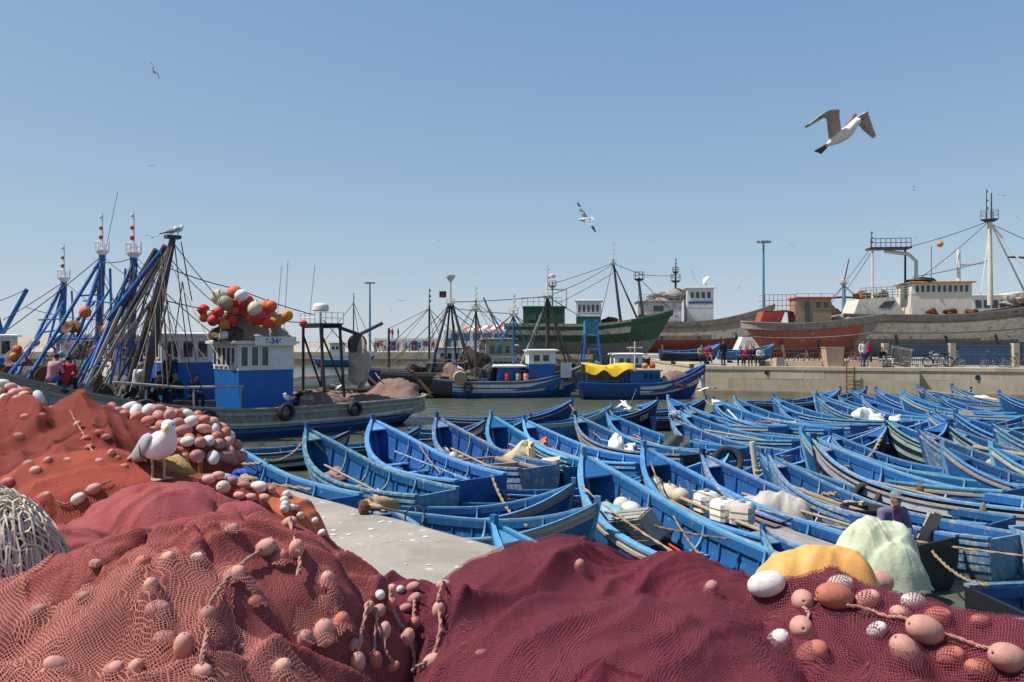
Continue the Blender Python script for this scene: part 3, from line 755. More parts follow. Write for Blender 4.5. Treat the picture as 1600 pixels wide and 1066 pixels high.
for y in (-1.0, 1.0):
    for x in (-5.2, -4.3): g.tube([(x, y, .45), (x + .12, y * .75, 4.3)], .065, 8)
    g.tube([(-5.2, y, 1.5), (-4.2, y * .8, 3.9)], .05, 6)
for x in (-5.1, -4.2): g.tube([(x, -.8, 4.25), (x, .8, 4.25)], .08, 8)
g.box((-4.65, 0, 4.34), (1.1, 1.7, .06)); g.build('stern_gantry', mast_d, T1, smooth=50)
railing(T1, [(-5.2, .85, 4.37), (-4.1, .85, 4.37), (-4.1, -.85, 4.37)], .45, white, 4)
g = MB(); g.lathe([(.05, 0), (.05, .5)], 8, None, (-4.6, 0, 4.37)); g.lathe([(.28, .5), (.34, .56), (.34, .72), (.30, .8), (.2, .86)], 16, None, (-4.6, 0, 4.37)); g.build('radar_dome', white, T1, smooth=40)
g = MB(); g.lathe([(.30, -.12), (.42, -.10), (.3, 0), (.42, .10), (.30, .12)], 18, rotM(90, 0, 0), (-5.9, .8, 3.5)); g.build('power_block', mast_d, T1, smooth=40)
g = MB(); g.tube([(-5.0, .8, 4.2), (-6.0, .8, 3.9), (-7.1, .9, 4.4)], .08, 8); g.build('crane_arm', mast_d, T1)
lump('hanging_net_bag', net_gr, T1, (-6.0, .8, 2.6), (.42, .42, .95), 3, .3, flat=False)
lump('deck_gear', iron, T1, (-4.5, .3, .5), (.7, .7, .7), 5, .5)
lump('deck_gear', net_gr, T1, (-3.7, .9, .6), (.4, .4, .5), 15, .5)
lump('roof_tarpaulin', net_gr, T1, (-1.7, .2, 3.66), (1.25, .95, .62), 6, .35)
lump('roof_net', wood_d, T1, (-.45, .2, 3.64), (.5, .9, .45), 9, .5)
g = MB(); g.lathe([(.2, 0), (.22, .1), (.16, .24), (.03, .26)], 14, rotM(0, 90, 0), (-.25, .7, 3.8)); g.build('search_light', white, T1, smooth=40)
# winch and rail gear on the foredeck
for i, (x, y, z, r_) in enumerate(((1.3, .6, .5, .45), (2.6, -.3, .6, .6), (3.6, 1.0, .9, .4), (4.8, .2, 1.1, .5))):
    g = MB(); M = rotM(90, 0, 20 * i); g.lathe([(r_, -.4), (r_, -.34), (r_ * .5, -.33), (r_ * .5, .33), (r_, .34), (r_, .4)], 16, M, (x, y, z + r_)); g.bar((x - r_, y, z), (x - r_ * .2, y, z + r_), .1, .1); g.bar((x + r_, y, z), (x + r_ * .2, y, z + r_), .1, .1); g.build('winch', [rust, iron, mast_d, iron][i], T1, smooth=40)
g = MB(); g.box((5.2, .8, 1.75), (1.1, .9, .7), rotM(0, -8, 10)); g.box((5.2, .8, 2.13), (1.2, 1.0, .05), rotM(0, -8, 10)); g.build('fish_hold_hatch', steel, T1)
g = MB(); g.tube([(-.2, 2.28, 1.95), (2.0, 2.28, 2.0), (4.2, 2.15, 2.25)], .05, 6)
for x in (-.1, 1.6, 3.2): g.tube([(x, 2.3, 1.0), (x, 2.28, 1.97)], .035, 6)
g.build('rail_pole', wood_g, T1)
# big leaning derrick with its ropes: foot on deck, head 5 m above the quay
tp = lp(T1, at(270, 374, 28.6)); f1 = lp(T1, at(200, 612, 29.0)); f2 = lp(T1, at(222, 622, 28.2)); f3 = lp(T1, at(208, 470, 29.5))
for f in (f1, f2): mast(T1, f, tp, .17, .11, mast_d, 'derrick')
mast(T1, lp(T1, at(170, 500, 29.4)), lp(T1, at(250, 395, 28.8)), .1, .08, mast_b, 'derrick_strut')
mast(T1, lp(T1, at(150, 590, 29.6)), lp(T1, at(262, 392, 28.8)), .05, .05, wood_g, 'derrick_strut')
for k in (.12, .25, .4, .55, .7, .85):
    g = MB(); g.bar(f1.lerp(tp, k), f2.lerp(tp, k + .03), .06, .06); g.build('derrick_rung', mast_d, T1)
g = MB(); g.box(tp + Vector((0, 0, .08)), (.5, .35, .12)); g.build('derrick_head', mast_d, T1)
pr = []
for (u0, v0, y0, u1, v1, y1) in ((270, 378, 28.6, 345, 470, 31), (266, 420, 28.5, 372, 452, 31.5), (272, 376, 28.6, 300, 600, 27.8), (285, 440, 28.5, 262, 600, 27.6), (283, 378, 28.6, 300, 470, 29.5), (262, 400, 28.6, 330, 470, 31), (258, 470, 28.6, 480, 505, 33), (372, 452, 31.5, 490, 492, 33.2),
      (285, 440, 28.6, 315, 610, 27.9), (235, 470, 28.8, 150, 615, 27), (228, 500, 28.8, 95, 612, 25.6), (505, 500, 33, 600, 600, 35), (232, 480, 28.8, 224, 610, 27.6), (250, 420, 28.8, 160, 610, 27.2)):
    pr.append((lp(T1, at(u0, v0, y0)), lp(T1, at(u1, v1, y1))))
stays(T1, pr, .02, iron, .02)
stays(T1, [(lp(T1, at(130, 612, 26.4)), lp(T1, at(190, 480, 29.2)))], .06, wood_g)
g = MB()
for (u0, v0, u1, v1) in ((432, 516, 440, 415), (444, 516, 450, 408), (484, 492, 492, 415)): g.tube([lp(T1, at(u0, v0, 32.5)), lp(T1, at(u1, v1, 32.5))], .012, 4)
g.build('whip_aerial', steel, T1)
# brown seine net on the stern: a thing of its own
m = MB(); rows = []; q = random.Random(4); shf, ptf = hull_fn(S1)
for i in range(36):
    t = .02 + .29 * i / 35; row = []
    for j in range(25):
        a = -1 + 2 * j / 24; w = ptf(t, 1, 1).y - .16
        h = 1.15 + .30 * math.sin(i * .42 + a * 2) * (1 - a * a) + .22 * math.sin(i * .23 + 1.4) * (1 - a * a) + .5 * math.exp(-((i - 8) / 5) ** 2) * (1 - a * a) + .06 * math.sin(i * 1.3 + j * 1.7) + q.uniform(-.03, .03)
        h -= .5 * abs(a) ** 5
        row.append(((t - .5) * S1['L'] + .1 * math.sin(j), a * w, h))
    rows.append(row)
m.loft(rows); o = m.build('seine_net', net_br, None, smooth=70, loc=C1, rz=RZ1); tag(o, 'brown seine net spread over the stern of the grey seiner', 'net')

# tyres on the seiner's side
def t1w(x, y, z): return T1.matrix_world @ Vector((x, y, z))
def on_side(root, S, side, u, s_, out):
    "point on a hull's side that shows at photo column u"
    f = hull_fn(S)[1]; best = None
    for k in range(200):
        p = root.matrix_world @ f(k / 199, s_, side, out); e = abs(800 + p.x / p.y * F - u)
        if best is None or e < best[0]: best = (e, p, k / 199)
    return best[1], best[2]
for (u, sv, rr, lab) in ((226, .86, .50, 'huge black tyre hung on the seiner side behind the standing gull'), (327, .86, .31, 'tyre on the seiner rail between the huge tyre and the wheelhouse'), (449, .95, .33, 'tyre on the seiner rail below the wheelhouse with a gull above'), (556, .92, .30, 'tyre on the seiner rail nearest its stern')):
    p, tt = on_side(T1, S1, 1, u, sv, .16); top = T1.matrix_world @ hull_fn(S1)[1](tt, 1, 1, -.05); tyre(p, rr, -PERP + Vector((.1, 0, .12)), lab, top + Vector((0, 0, .08)))
# balloon buoys on the wheelhouse roof
BL = [(343, 465, 13, 'cream'), (367, 458, 12, 'coral'), (377, 462, 10, 'white'), (369, 470, 13, 'red'), (385, 472, 12, 'red'), (352, 474, 12, 'khaki'), (367, 486, 13, 'pink'), (341, 488, 9, 'red'), (318, 484, 9, 'red'), (319, 496, 8, 'orange'), (333, 501, 9, 'red'),
      (350, 496, 9, 'cream'), (350, 506, 9, 'orange'), (362, 500, 9, 'red'), (383, 488, 10, 'red'), (398, 483, 12, 'cream'), (415, 481, 12, 'coral'), (424, 478, 9, 'coral'), (404, 496, 13, 'red'), (422, 494, 11, 'khaki'), (418, 505, 9, 'red'), (431, 503, 10, 'orange'), (439, 499, 9, 'coral'), (449, 493, 9, 'orange'), (391, 496, 9, 'coral'), (331, 490, 7, 'white')]
bw = {'cream': 'cream', 'coral': 'coral', 'white': 'white', 'red': 'red', 'khaki': 'khaki', 'pink': 'pale red', 'orange': 'orange'}
for i, (u, v, r_, c) in enumerate(BL):
    Y = 30.6 + .5 * math.sin(i * 2.4)
    same = sorted([b for b in BL if b[3] == c], key=lambda b: (b[0], b[1])); k = same.index((u, v, r_, c))
    nth = ['leftmost', 'second from left', 'third from left', 'fourth from left', 'fifth from left', 'sixth from left', 'seventh from left', 'eighth from left', 'ninth from left', 'tenth from left'][:10][k] if len(same) > 1 else 'only'
    balloon(at(u, v, Y), r_ * Y / F * .98, c, '%s balloon buoy above the seiner wheelhouse, %s %s one in that cluster' % (bw[c], nth, bw[c]))

# ---------------------------------------------------------------- boats rafted outside the seiner
def rafted(k, sh, mast_px, nest_px, struts, hullc, lab, cabin_low, cabin_up, Ym, tall=0):
    c = C1 + PERP * (5.35 * k) + D1 * sh
    r_ = thing('fishing_seiner', lab, 'fishing boat', c, RZ1, 'fishing boats afloat')
    S = dict(S1, L=17.5, B=4.8, hb=3.3)
    ship_hull(r_, S, [hullc, hwhite, hblue, navy], lambda s, t: 0 if s > .82 else (1 if s > .7 else 2 if s > .45 else 3), 8)
    cabin(r_, -2.75, -.45, 1.15, .45, 3.85 + tall, 2.7, cabin_low, cabin_up, [('f', 4, -1.05, 1.05, 2.9, 3.65), ('p', 3, -2.5, -.6, 2.9, 3.65)], white, .16, None, .05)
    b, tpx = mast_px, nest_px
    A = lp(r_, at(b[0], b[1], Ym)); B_ = lp(r_, at(tpx[0], tpx[1], Ym)); A.z = 1.0
    mast(r_, A, B_, .19, .15, mast_b); nest(r_, B_ + Vector((0, 0, .1)), .30, .42, white)
    lamp_stack(r_, B_ + Vector((0, 0, .15)), 1.7, white, BALL['red'])
    for (u0, v0, u1, v1, d, w) in struts:
        mast(r_, lp(r_, at(u0, v0, Ym)), lp(r_, at(u1, v1, Ym + d)), w, w, mast_b, 'mast_strut', 8)
    lump('deck_net', net_br, r_, (3.2, 0, .9), (.8, .8, .4), k, .4)
    lump('deck_gear', iron, r_, (1.0, .4, .7), (1.0, 1.2, 1.1), k + 9, .5)
    g = MB(); g.lathe([(.5, -.5), (.5, -.42), (.25, -.4), (.25, .4), (.5, .42), (.5, .5)], 16, rotM(90), (2.2, .3, 2.0)); g.build('net_winch', rust, r_, smooth=40)
    g = MB(); g.torus((0.2, 1.0, 3.1), .26, .06, rotM(90)); g.build('life_ring', BALL['coral'], r_, smooth=60)
    return r_
T2 = rafted(1, 1.0, (203, 592), (209, 400), [(207, 412, 132, 602, -3, .085), (214, 412, 172, 600, -2.5, .06), (150, 545, 205, 545, 0, .05), (205, 440, 120, 606, -2, .05)], grey_h, 'blue masted seiner moored directly behind the grey seiner', deep_blue, white, 33.2)
T3 = rafted(2, 1.4, (150, 592), (160, 396), [(156, 408, 44, 592, -3, .085), (160, 408, 98, 600, -2.5, .085), (78, 530, 150, 528, -1, .05), (120, 462, 158, 460, 0, .05), (155, 440, 70, 600, -2, .05)], hblue, 'seiner with the tallest blue mast, second behind the grey seiner', white, white, 37.2)
T4 = rafted(3, 2.2, (94, 592), (100, 438), [(97, 445, 28, 585, -3, .085), (100, 446, 60, 592, -2, .06), (60, 520, 98, 515, 0, .05)], grey_h, 'seiner with a shorter blue mast and white nest, third behind the grey seiner', white, white, 41.5)
T5 = rafted(4, 5.6, (20, 560), (-14, 455), [(42, 452, 5, 520, 0, .12)], hblue, 'seiner whose dark boom leans in at the left picture edge', deep_blue, white, 44)
stays(T3, [(lp(T3, at(157, 402, 37)), lp(T3, at(5, 520, 36))), (lp(T3, at(100, 440, 41)), lp(T3, at(5, 500, 40))), (lp(T3, at(42, 452, 43)), lp(T3, at(0, 470, 43))), (lp(T3, at(40, 480, 43)), lp(T3, at(150, 500, 38))), (lp(T3, at(165, 405, 37)), lp(T3, at(215, 440, 33))), (lp(T3, at(100, 440, 41)), lp(T3, at(155, 480, 37)))], .022, iron, .015)
g = MB(); g.tube([lp(T3, at(164, 396, 37.2)), lp(T3, at(184, 300, 37.2))], .014, 4); g.build('whip_aerial', steel, T3)
stays(T2, [(lp(T2, at(215, 405, 33)), lp(T2, at(262, 440, 31))), (lp(T2, at(205, 404, 33)), lp(T2, at(160, 410, 36))), (lp(T2, at(207, 430, 33)), lp(T2, at(110, 560, 30))), (lp(T2, at(200, 520, 33)), lp(T2, at(130, 600, 29))), (lp(T2, at(212, 412, 33)), lp(T2, at(330, 520, 34)))], .02, iron, .02)
lump('net_bundle', rust, T3, lp(T3, at(112, 520, 35.2)), (.32, .3, .4), 4, .4); lump('net_bundle', net_br, T3, lp(T3, at(118, 562, 35)), (.4, .4, .5), 5, .5)
lump('net_bundle', net_br, T4, lp(T4, at(30, 572, 36)), (.5, .4, .4), 6, .5)
for (u, v, Y, r_, c, lab) in ((174, 512, 32.5, 9, 'pink', 'pale red balloon buoy between the blue masts'), (165, 516, 32.6, 8, 'orange', 'orange balloon buoy left of the pale red one between the masts'), (184, 514, 32.9, 8, 'coral', 'coral balloon buoy right of the pale red one between the masts'), (27, 546, 36, 7, 'coral', 'small coral balloon buoy low at the far left masts'), (21, 557, 35.8, 6, 'orange', 'small orange balloon buoy at the far left, below the coral one'), (56, 535, 37, 6, 'khaki', 'small khaki balloon buoy among the left rigging'), (133, 488, 34.8, 9, 'coral', 'coral balloon buoy hanging by the tall blue mast'),
      (474, 506, 33.4, 6, 'red', 'small red balloon buoy by the seiner stern gantry')):
    balloon(at(u, v, Y), r_ * Y / F, c, lab)

# tangle of rigging, spare booms and deck gear on the rafted seiners
q = random.Random(77)
for (u0, v0, y0, u1, v1, y1, w, mm, T) in ((176, 508, 30.5, 244, 390, 29.6, .13, mast_d, T1), (188, 516, 30.4, 258, 384, 29.4, .13, mast_d, T1), (60, 560, 35, 150, 470, 36, .06, mast_b, T3), (84, 590, 33, 172, 452, 34, .06, mast_b, T3), (120, 590, 32, 196, 470, 32.5, .06, mast_b, T2), (140, 600, 31, 236, 470, 31, .05, wood_g, T2), (228, 610, 29, 262, 470, 29.5, .05, wood_d, T1), (180, 604, 29.5, 235, 500, 29.5, .05, rust, T1), (10, 590, 33, 96, 480, 38, .06, mast_b, T4), (50, 545, 38, 100, 470, 40, .05, mast_b, T4), (150, 565, 33, 215, 560, 32, .05, rust, T2), (100, 575, 34, 170, 572, 33, .05, wood_d, T3), (196, 420, 33, 186, 590, 32, .05, mast_b, T2), (172, 420, 37, 176, 590, 36, .06, mast_b, T3), (112, 455, 41, 118, 590, 40, .05, mast_b, T4), (130, 470, 37, 190, 474, 34, .04, mast_b, T3), (60, 500, 40, 100, 498, 40, .04, mast_b, T4)):
    mast(T, lp(T, at(u0, v0, y0)), lp(T, at(u1, v1, y1)), w, w * .8, mm, 'boom', 6)
tops = [(160, 398, 37.2, T3), (209, 402, 33.2, T2), (100, 440, 41.5, T4), (270, 376, 28.6, T1), (250, 396, 28.8, T1), (200, 470, 33, T2), (150, 470, 37, T3), (240, 430, 29.2, T1)]
for i in range(52):
    a = q.choice(tops); T = a[3]; u = a[0] + q.uniform(-130, 95); v = q.uniform(555, 615); Y = a[2] + q.uniform(-4.5, .5)
    stays(T, [(lp(T, at(a[0] + q.uniform(-4, 4), a[1] + q.uniform(0, 40), a[2])), lp(T, at(max(-40, u), v, Y)))], q.choice((.012, .016, .022)), q.choice((iron, iron, rope_m, wood_d)), q.uniform(0, .03))
for i in range(60):
    T = (T1, T1, T2, T3, T4)[i % 5]; x = q.uniform(-.2, 6.2) if T is not T1 else q.choice((q.uniform(.2, 6.4), q.uniform(-5.6, -3.2))); y = q.uniform(-1.5, 1.5) * (1 - max(0, x - 3) * .12); z = .45 + .0 * x + max(0, (x - 1)) ** 2 * .028; r0 = q.uniform(.2, .5); mm = q.choice((iron, wood_d, net_br, rust, net_gr, mast_d, mast_b, wood_g))
    if i % 3 == 0: g = MB(); g.box((x, y, z + r0 * .5), (r0 * 1.6, r0 * 1.2, r0), rotM(q.uniform(-6, 6), q.uniform(-6, 6), q.uniform(0, 90))); g.box((x, y, z + r0 * 1.02), (r0 * 1.7, r0 * 1.3, .04), rotM(0, 0, q.uniform(0, 90))); g.build('fish_box', mm, T)
    elif i % 3 == 1: drum(T, (x, y, z), r0 * .6, r0 * 1.7, mm)
    else: lump('deck_gear', mm, T, (x, y, z), (r0 * 1.2, r0, r0 * 1.3), i, .6)
# ================================================================== boats across the basin
def boat(lab, c, rz, S, mats, band, rails=(), name='fishing_boat', group='fishing boats afloat', bulw=.55, NSt=10, cap=None, deck=None):
    r_ = thing(name, lab, 'fishing boat', c, rz, group)
    ship_hull(r_, S, mats, band, NSt, rails, None, deck, bulw, cap); return r_
W_ = WATER
# M3: blue boat with the yellow tarpaulin
SM3 = dict(L=8.3, B=2.7, hm=.95, hs=1.05, hb=2.15, tb=.5, ws=.8, over=.5, rake=1.2, draft=.5)
hb3 = surf('clean_hull_blue', (.012, .075, .27), (.01, .05, .2), wear=(.1, .14, .2), wear_lo=.68, rough=.45)
M3 = boat('blue boat with a yellow tarpaulin over its stern, moored at the far quay corner', (8.15, 50.3, W_), R(4), SM3, [hb3, hwhite, hb3], lambda s, t: 1 if (t > .45 and (.78 < s < .92 or .57 < s < .71)) else 0, [(.95, .04, hb3)], NSt=14, cap=blue)
cabin(M3, -.9, 1.0, .95, .45, 1.75, 1.2, blue, blue, [('s', 3, -.1, .9, 1.25, 1.62), ('f', 2, -.8, .8, 1.25, 1.62)], wood_g, .08)
g = MB()
for x in (-3.6, -2.4, -1.1):
    for y in (-.95, .95): g.tube([(x, y, .5), (x, y * .95, 2.05)], .035, 6)
g.build('awning_frame', mast_b, M3)
g = MB(); rows = []
for i in range(24):
    x = -3.7 + 3.1 * i / 23; row = []
    for j in range(17):
        a = -1 + j / 8; y = a * 1.12; z = 2.12 + .05 * math.sin(i * .9 + j) + .04 * math.sin(i * .35 + 1) * 2
        if abs(a) > .82: z -= (abs(a) - .82) * (2.6 + 1.1 * math.sin(i * .55)); y *= .96
        row.append((x, y, z))
    rows.append(row)
g.loft(rows); o = g.build('yellow_tarpaulin', plast_y, None, smooth=60, loc=M3.location, rz=R(4)); tag(o, 'bright yellow tarpaulin stretched over the stern of the blue boat', 'tarpaulin')
lump('fish_net', net_br, M3, (2.2, 0, .7), (1.1, .8, .6), 31, .4); lump('white_sack', net_gr, M3, (1.5, -.5, 1.0), (.4, .35, .35), 32)
for (x, y, z, r_, c, lab) in ((-.6, -.3, 2.0, .16, 'white', 'white buoy on the cabin roof right of the yellow tarpaulin'), (.2, -.2, 2.05, .2, 'orange', 'orange buoy on the cabin roof right of the yellow tarpaulin'), (.75, .1, 2.05, .2, 'red', 'red buoy on the cabin roof right of the yellow tarpaulin')):
    balloon(M3.matrix_world @ Vector((x, y, z)), r_, c, lab)
g = MB(); g.tube([(-.4, 0, 1.8), (-.4, 0, 3.6)], .04, 6); g.tube([(-.9, 0, 3.2), (.1, 0, 3.2)], .03, 6); g.build('aerial_mast', white, M3)
# M2: blue and white striped trawler in the middle
SM2 = dict(L=9.8, B=3.0, hm=1.0, hs=1.2, hb=2.0, tb=.5, ws=.85, over=-.2, rake=1.2, draft=.5)
M2 = boat('trawler with blue hull, white stripes and a rusty stern ramp, left of the yellow tarpaulin', (-.2, 51.8, W_), R(5), SM2, [hblue, hwhite, mast_d], lambda s, t: 1 if (t > .12 and (.78 < s < .92 or .57 < s < .71)) else (2 if t < .12 else 0), [(.95, .04, hblue)], NSt=14)
cabin(M2, 1.2, 2.9, 1.0, .5, 2.95, 2.15, deep_blue, white, [('s', 2, 1.4, 2.6, 2.3, 2.75), ('f', 3, -.9, .9, 2.3, 2.75)], white, .15)
cabin(M2, -.8, .6, .9, .5, 1.95, 1.9, deep_blue, white, [], white, .3)
railing(M2, [(-1.1, -1.0, 2.1), (.9, -1.0, 2.1)], .5, steel, 6)
for i, (x, y) in enumerate(((-.2, -1.1), (.5, -1.1), (1.0, -1.15))): drum(M2, (x, y, 1.0), .18, .55, [BALL['red'], BALL['khaki'], BALL['pink']][i], 'fish_tub')
def ramp(root, x, w, z, lean, mm):
    for i in range(6):
        y = -w + (i + .5) * w / 3; g = MB(); g.bar((x, y, z), (x - lean, y, z + 1.9), w / 3 - .03, .07, (1, 0, .3)); g.build('ramp_plank', mm, root)
    g = MB(); g.bar((x - .05, -w, z + .3), (x - .05, w, z + .3), .12, .12); g.bar((x - lean * .8, -w, z + 1.6), (x - lean * .8, w, z + 1.6), .12, .12); g.build('ramp_frame', rust, root)
ramp(M2, -4.9, 1.25, .05, 1.7, rust)
g = MB()
for i in range(3): g.lathe([(.4, -.2 + i * .42), (.46, 0 + i * .42), (.4, .19 + i * .42)], 14, rotM(90), (-3.2, -.9, 1.3))
g.build('hose_reel', wood, M2, smooth=50)
def a_frame(root, x, z0, z1, w, mm, r_=.06, lean=0):
    for s in (1, -1): mast(root, (x, s * w, z0), (x + lean, s * w * .3, z1), r_, r_, mm, 'gantry_leg', 6)
    g = MB(); g.tube([(x + lean, -w * .32, z1), (x + lean, w * .32, z1)], r_, 6); g.build('gantry_beam', mm, root)
a_frame(M2, -2.2, .6, 4.2, 1.0, mast_d)
mast(M2, (.3, 0, 1.9), (.3, 0, 5.6), .1, .07, mast_b); nest(M2, (.3, 0, 5.4), .32, .4, cream); lamp_stack(M2, (.3, 0, 5.5), 1.2, cream)
mast(M2, (.4, 0, 1.2), (2.1, -.3, 5.4), .06, .05, steel, 'boom'); mast(M2, (.3, .2, 5.2), (-1.6, .6, 1.2), .05, .05, mast_b, 'mast_strut')
mast(M2, (.3, 0, 5.2), (2.2, .6, 1.2), .05, .05, mast_b, 'mast_strut')
g = MB(); g.box((3.6, -1.0, 1.75), (.7, .08, .95)); g.build('white_board', white, M2)
lump('net_pile', net_br, M2, (-3.6, 0, .8), (1.0, .9, .8), 41, .5); lump('net_pile', iron, M2, (-1.8, 0, .7), (.8, .8, .9), 42, .6); lump('net_pile', net_br, M2, (4.0, 0, 1.0), (.6, .6, .6), 43)
stays(M2, [((.3, 0, 5.4), (-4.4, 0, 1.6)), ((.3, 0, 5.4), (4.6, 0, 2.2)), ((.3, 0, 5.4), (-4.0, 1.0, 1.5)), ((2.1, -.3, 5.4), (4.4, 0, 2))], .025, iron, .01)
tyre(M2.matrix_world @ Vector((-2.7, -1.6, .65)), .3, (0, -1, .1), 'tyre fender on the striped trawler near its rusty ramp')
# M1: dark trawler behind on the left
SM1 = dict(L=10.5, B=3.3, hm=1.35, hs=1.5, hb=2.3, tb=.5, ws=.9, over=-.2, rake=1.2, draft=.5)
dkh = surf('dark_trawler_hull', (.030, .032, .034), (.055, .05, .045), streak=(.20, .17, .12), streak_amt=.5, rough=.6, wear=(.16, .09, .05), wear_lo=.64)
M1 = boat('dark hulled trawler with a brown stern ramp, behind the small dark rowing boat', (-4.0, 57.0, W_), R(8), SM1, [dkh, surf('khaki_hull_stripe', (.26, .23, .17), rough=.7), dkh], lambda s, t: 1 if s > .9 or (.42 < s < .5) else 0, [(.8, .05, dkh)], NSt=10)
ramp(M1, -5.4, 1.35, .3, 1.9, rust); ramp(M1, -6.2, 1.35, -.1, 1.2, wood_d)
cabin(M1, 2.0, 4.0, 1.15, .8, 3.7, 2.2, dkh, surf('olive_cabin', (.40, .38, .26), rough=.6), [('s', 3, 2.2, 3.8, 2.7, 3.3)], steel, .2)
for k, (x, z) in enumerate(((-.4, 6.3),)):
    for (dx, dy) in ((-1.6, -.9), (-1.6, .9), (1.6, .9), (1.6, -.9), (.5, -.2), (-.5, .2)): mast(M1, (x + dx, dy, .9), (x + dx * .08, dy * .1, z), .09, .07, mast_d, 'tripod_leg', 6)
    mast(M1, (x, 0, z - .1), (x, 0, z + 1.9), .09, .06, cream); g = MB(); g.lathe([(.12, 0), (.34, .3), (.36, .42), (.2, .44)], 12, None, (x, 0, z + 1.6)); g.build('lamp_basket', cream, M1)
    nest(M1, (x, 0, z), .3, .35, cream); g = MB(); g.box((x - .55, 0, z + .65), (.5, .05, .45)); g.build('red_flag_board', surf('dark_red_paint', (.22, .03, .03), rough=.7), M1)
lump('deck_gear', iron, M1, (-1.5, 0, .9), (1.6, 1.1, 1.0), 44, .6); lump('deck_gear', wood_d, M1, (1.2, 0, .9), (1.0, 1.1, 1.3), 45, .6); lump('net_bundle', iron, M1, (2.2, -.6, 2.0), (.7, .6, 1.2), 46, .4)
railing(M1, [(-3.5, -1.4, 1.5), (.5, -1.45, 1.5)], .6, steel, 8); g = MB(); g.bar((-5.4, -.5, 1.0), (-3.4, -.9, 3.2), .1, .1); g.build('wooden_spar', wood, M1)
stays(M1, [((-.4, 0, 6.3), (-5.0, 0, 1.8)), ((-.4, 0, 6.3), (5.0, 0, 2.4)), ((-.4, 0, 5.8), (2.5, -1, 3.6)), ((-.4, 0, 6.0), (-3.5, -1.3, 1.5))], .028, iron, .015)
# M4: brown trawler with the thick black mast, half hidden
SM4 = dict(L=10, B=3.2, hm=1.35, hs=1.5, hb=2.4, tb=.5, ws=.85, draft=.5)
brn = surf('brown_hull', (.16, .09, .055), (.09, .055, .04), rough=.7, wear=(.25, .22, .19), wear_lo=.62)
M4 = boat('brown trawler with a thick black mast, half hidden behind the striped trawler', (5.2, 58.5, W_), R(3), SM4, [brn, dkh], lambda s, t: 0 if s > .6 else 1)
mast(M4, (-2.6, 0, .9), (-2.6, 0, 6.9), .17, .13, mast_d); nest(M4, (-2.6, 0, 6.9), .42, .35, cream); lamp_stack(M4, (-2.6, 0, 7.0), 2.1, cream, BALL['orange'])
for dx, dy in ((-1.9, -.9), (1.9, -.9), (1.8, .9)): mast(M4, (-2.6 + dx, dy, .9), (-2.6 + dx * .06, dy * .1, 6.5), .06, .05, mast_d, 'mast_strut', 6)
mast(M4, (-4.9, -.5, 1.0), (-7.3, -.3, 6.8), .07, .06, steel, 'boom'); mast(M4, (-4.0, .5, 1.0), (-6.9, .3, 6.0), .07, .06, steel, 'boom')
for k in (-1, 1):
    for j in (-1, 1): mast(M4, (.6 + k * .75, j * .8, 1.0), (.6 + k * .35, j * .35, 5.2), .07, .06, mast_b, 'lattice_leg', 6)
g = MB()
for z, k in ((2.0, .7), (3.0, .57), (4.0, .45), (5.0, .36)):
    for a, b in (((-1, -1), (1, -1)), ((1, -1), (1, 1)), ((1, 1), (-1, 1)), ((-1, 1), (-1, -1))): g.tube([(.6 + a[0] * k, a[1] * k, z), (.6 + b[0] * k, b[1] * k, z)], .04, 5)
g.build('lattice_rings', mast_b, M4); g = MB(); g.box((.6, 0, 4.6), (1.0, .9, .9)); g.build('blue_screen', surf('pale_blue_cloth', (.06, .26, .42), rough=.9), M4)
cabin(M4, 2.2, 4.2, 1.0, .8, 2.6, 1.9, deep_blue, white, [('s', 3, 2.4, 4.0, 2.0, 2.4)], white, .15)
for i in range(5): lump('deck_gear', [wood_d, net_br, iron, net_gr, wood_d][i], M4, (-4 + i * 1.7, .2, 1.0), (.9, .9, .7), 50 + i, .6)
stays(M4, [((-2.6, 0, 6.9), (4.8, 0, 2.6)), ((-2.6, 0, 6.6), (-5, 0, 1.8))], .028, iron, .012)
# small dark rowing boat, and boats at the far jetty
SR = dict(L=4.4, B=1.5, hm=.42, hs=.6, hb=.85, tb=.5, ws=.7, over=.2, rake=.4, draft=.25)
rb = boat('small dark rowing boat floating off the brown stern ramp', (-10.2, 55.0, W_), R(-6), SR, [black, whit_s], lambda s, t: 1 if s > .86 else 0, NSt=6, bulw=.3, name='rowing_boat')
for x in (-1.0, .2, 1.2):
    g = MB(); g.box((x, 0, .28), (.22, 1.15, .04)); g.build('thwart', wood_g, rb)
rb2 = boat('small white launch floating behind the seiner stern', at(505, 590, 60) * Vector((1, 1, 0)) + Vector((0, 0, W_)), R(25), dict(SR, L=5.5, B=1.8, hm=.9, hb=1.3), [white, hblue], lambda s, t: 0, NSt=6, bulw=.3, name='launch')
g = MB(); g.box((-.5, 0, .75), (1.2, 1.2, .5)); g.build('engine_box', BALL['red'], rb2)
SF = dict(L=9, B=3, hm=1.3, hs=1.4, hb=2.3, tb=.5, ws=.8, draft=.4)
FB = boat('distant blue and white boat at the far jetty left of the tall lamp post', (-23.5, 112, W_), R(10), SF, [white, hblue], lambda s, t: 0 if s > .8 else 1, NSt=6)
cabin(FB, -2, 0, 1, .8, 3.2, 2.2, white, white, [('s', 3, -1.8, -.2, 2.4, 2.9)], mast_d, .15); mast(FB, (1.2, 0, 1), (1.2, 0, 9.3), .11, .08, mast_d); stays(FB, [((1.2, 0, 9), (-4, 0, 2)), ((1.2, 0, 9), (4.2, 0, 2.4)), ((1.2, 0, 8.6), (2.4, 1, 1.5))], .04); lamp_stack(FB, (1.2, 0, 9.2), 1.2, mast_d)

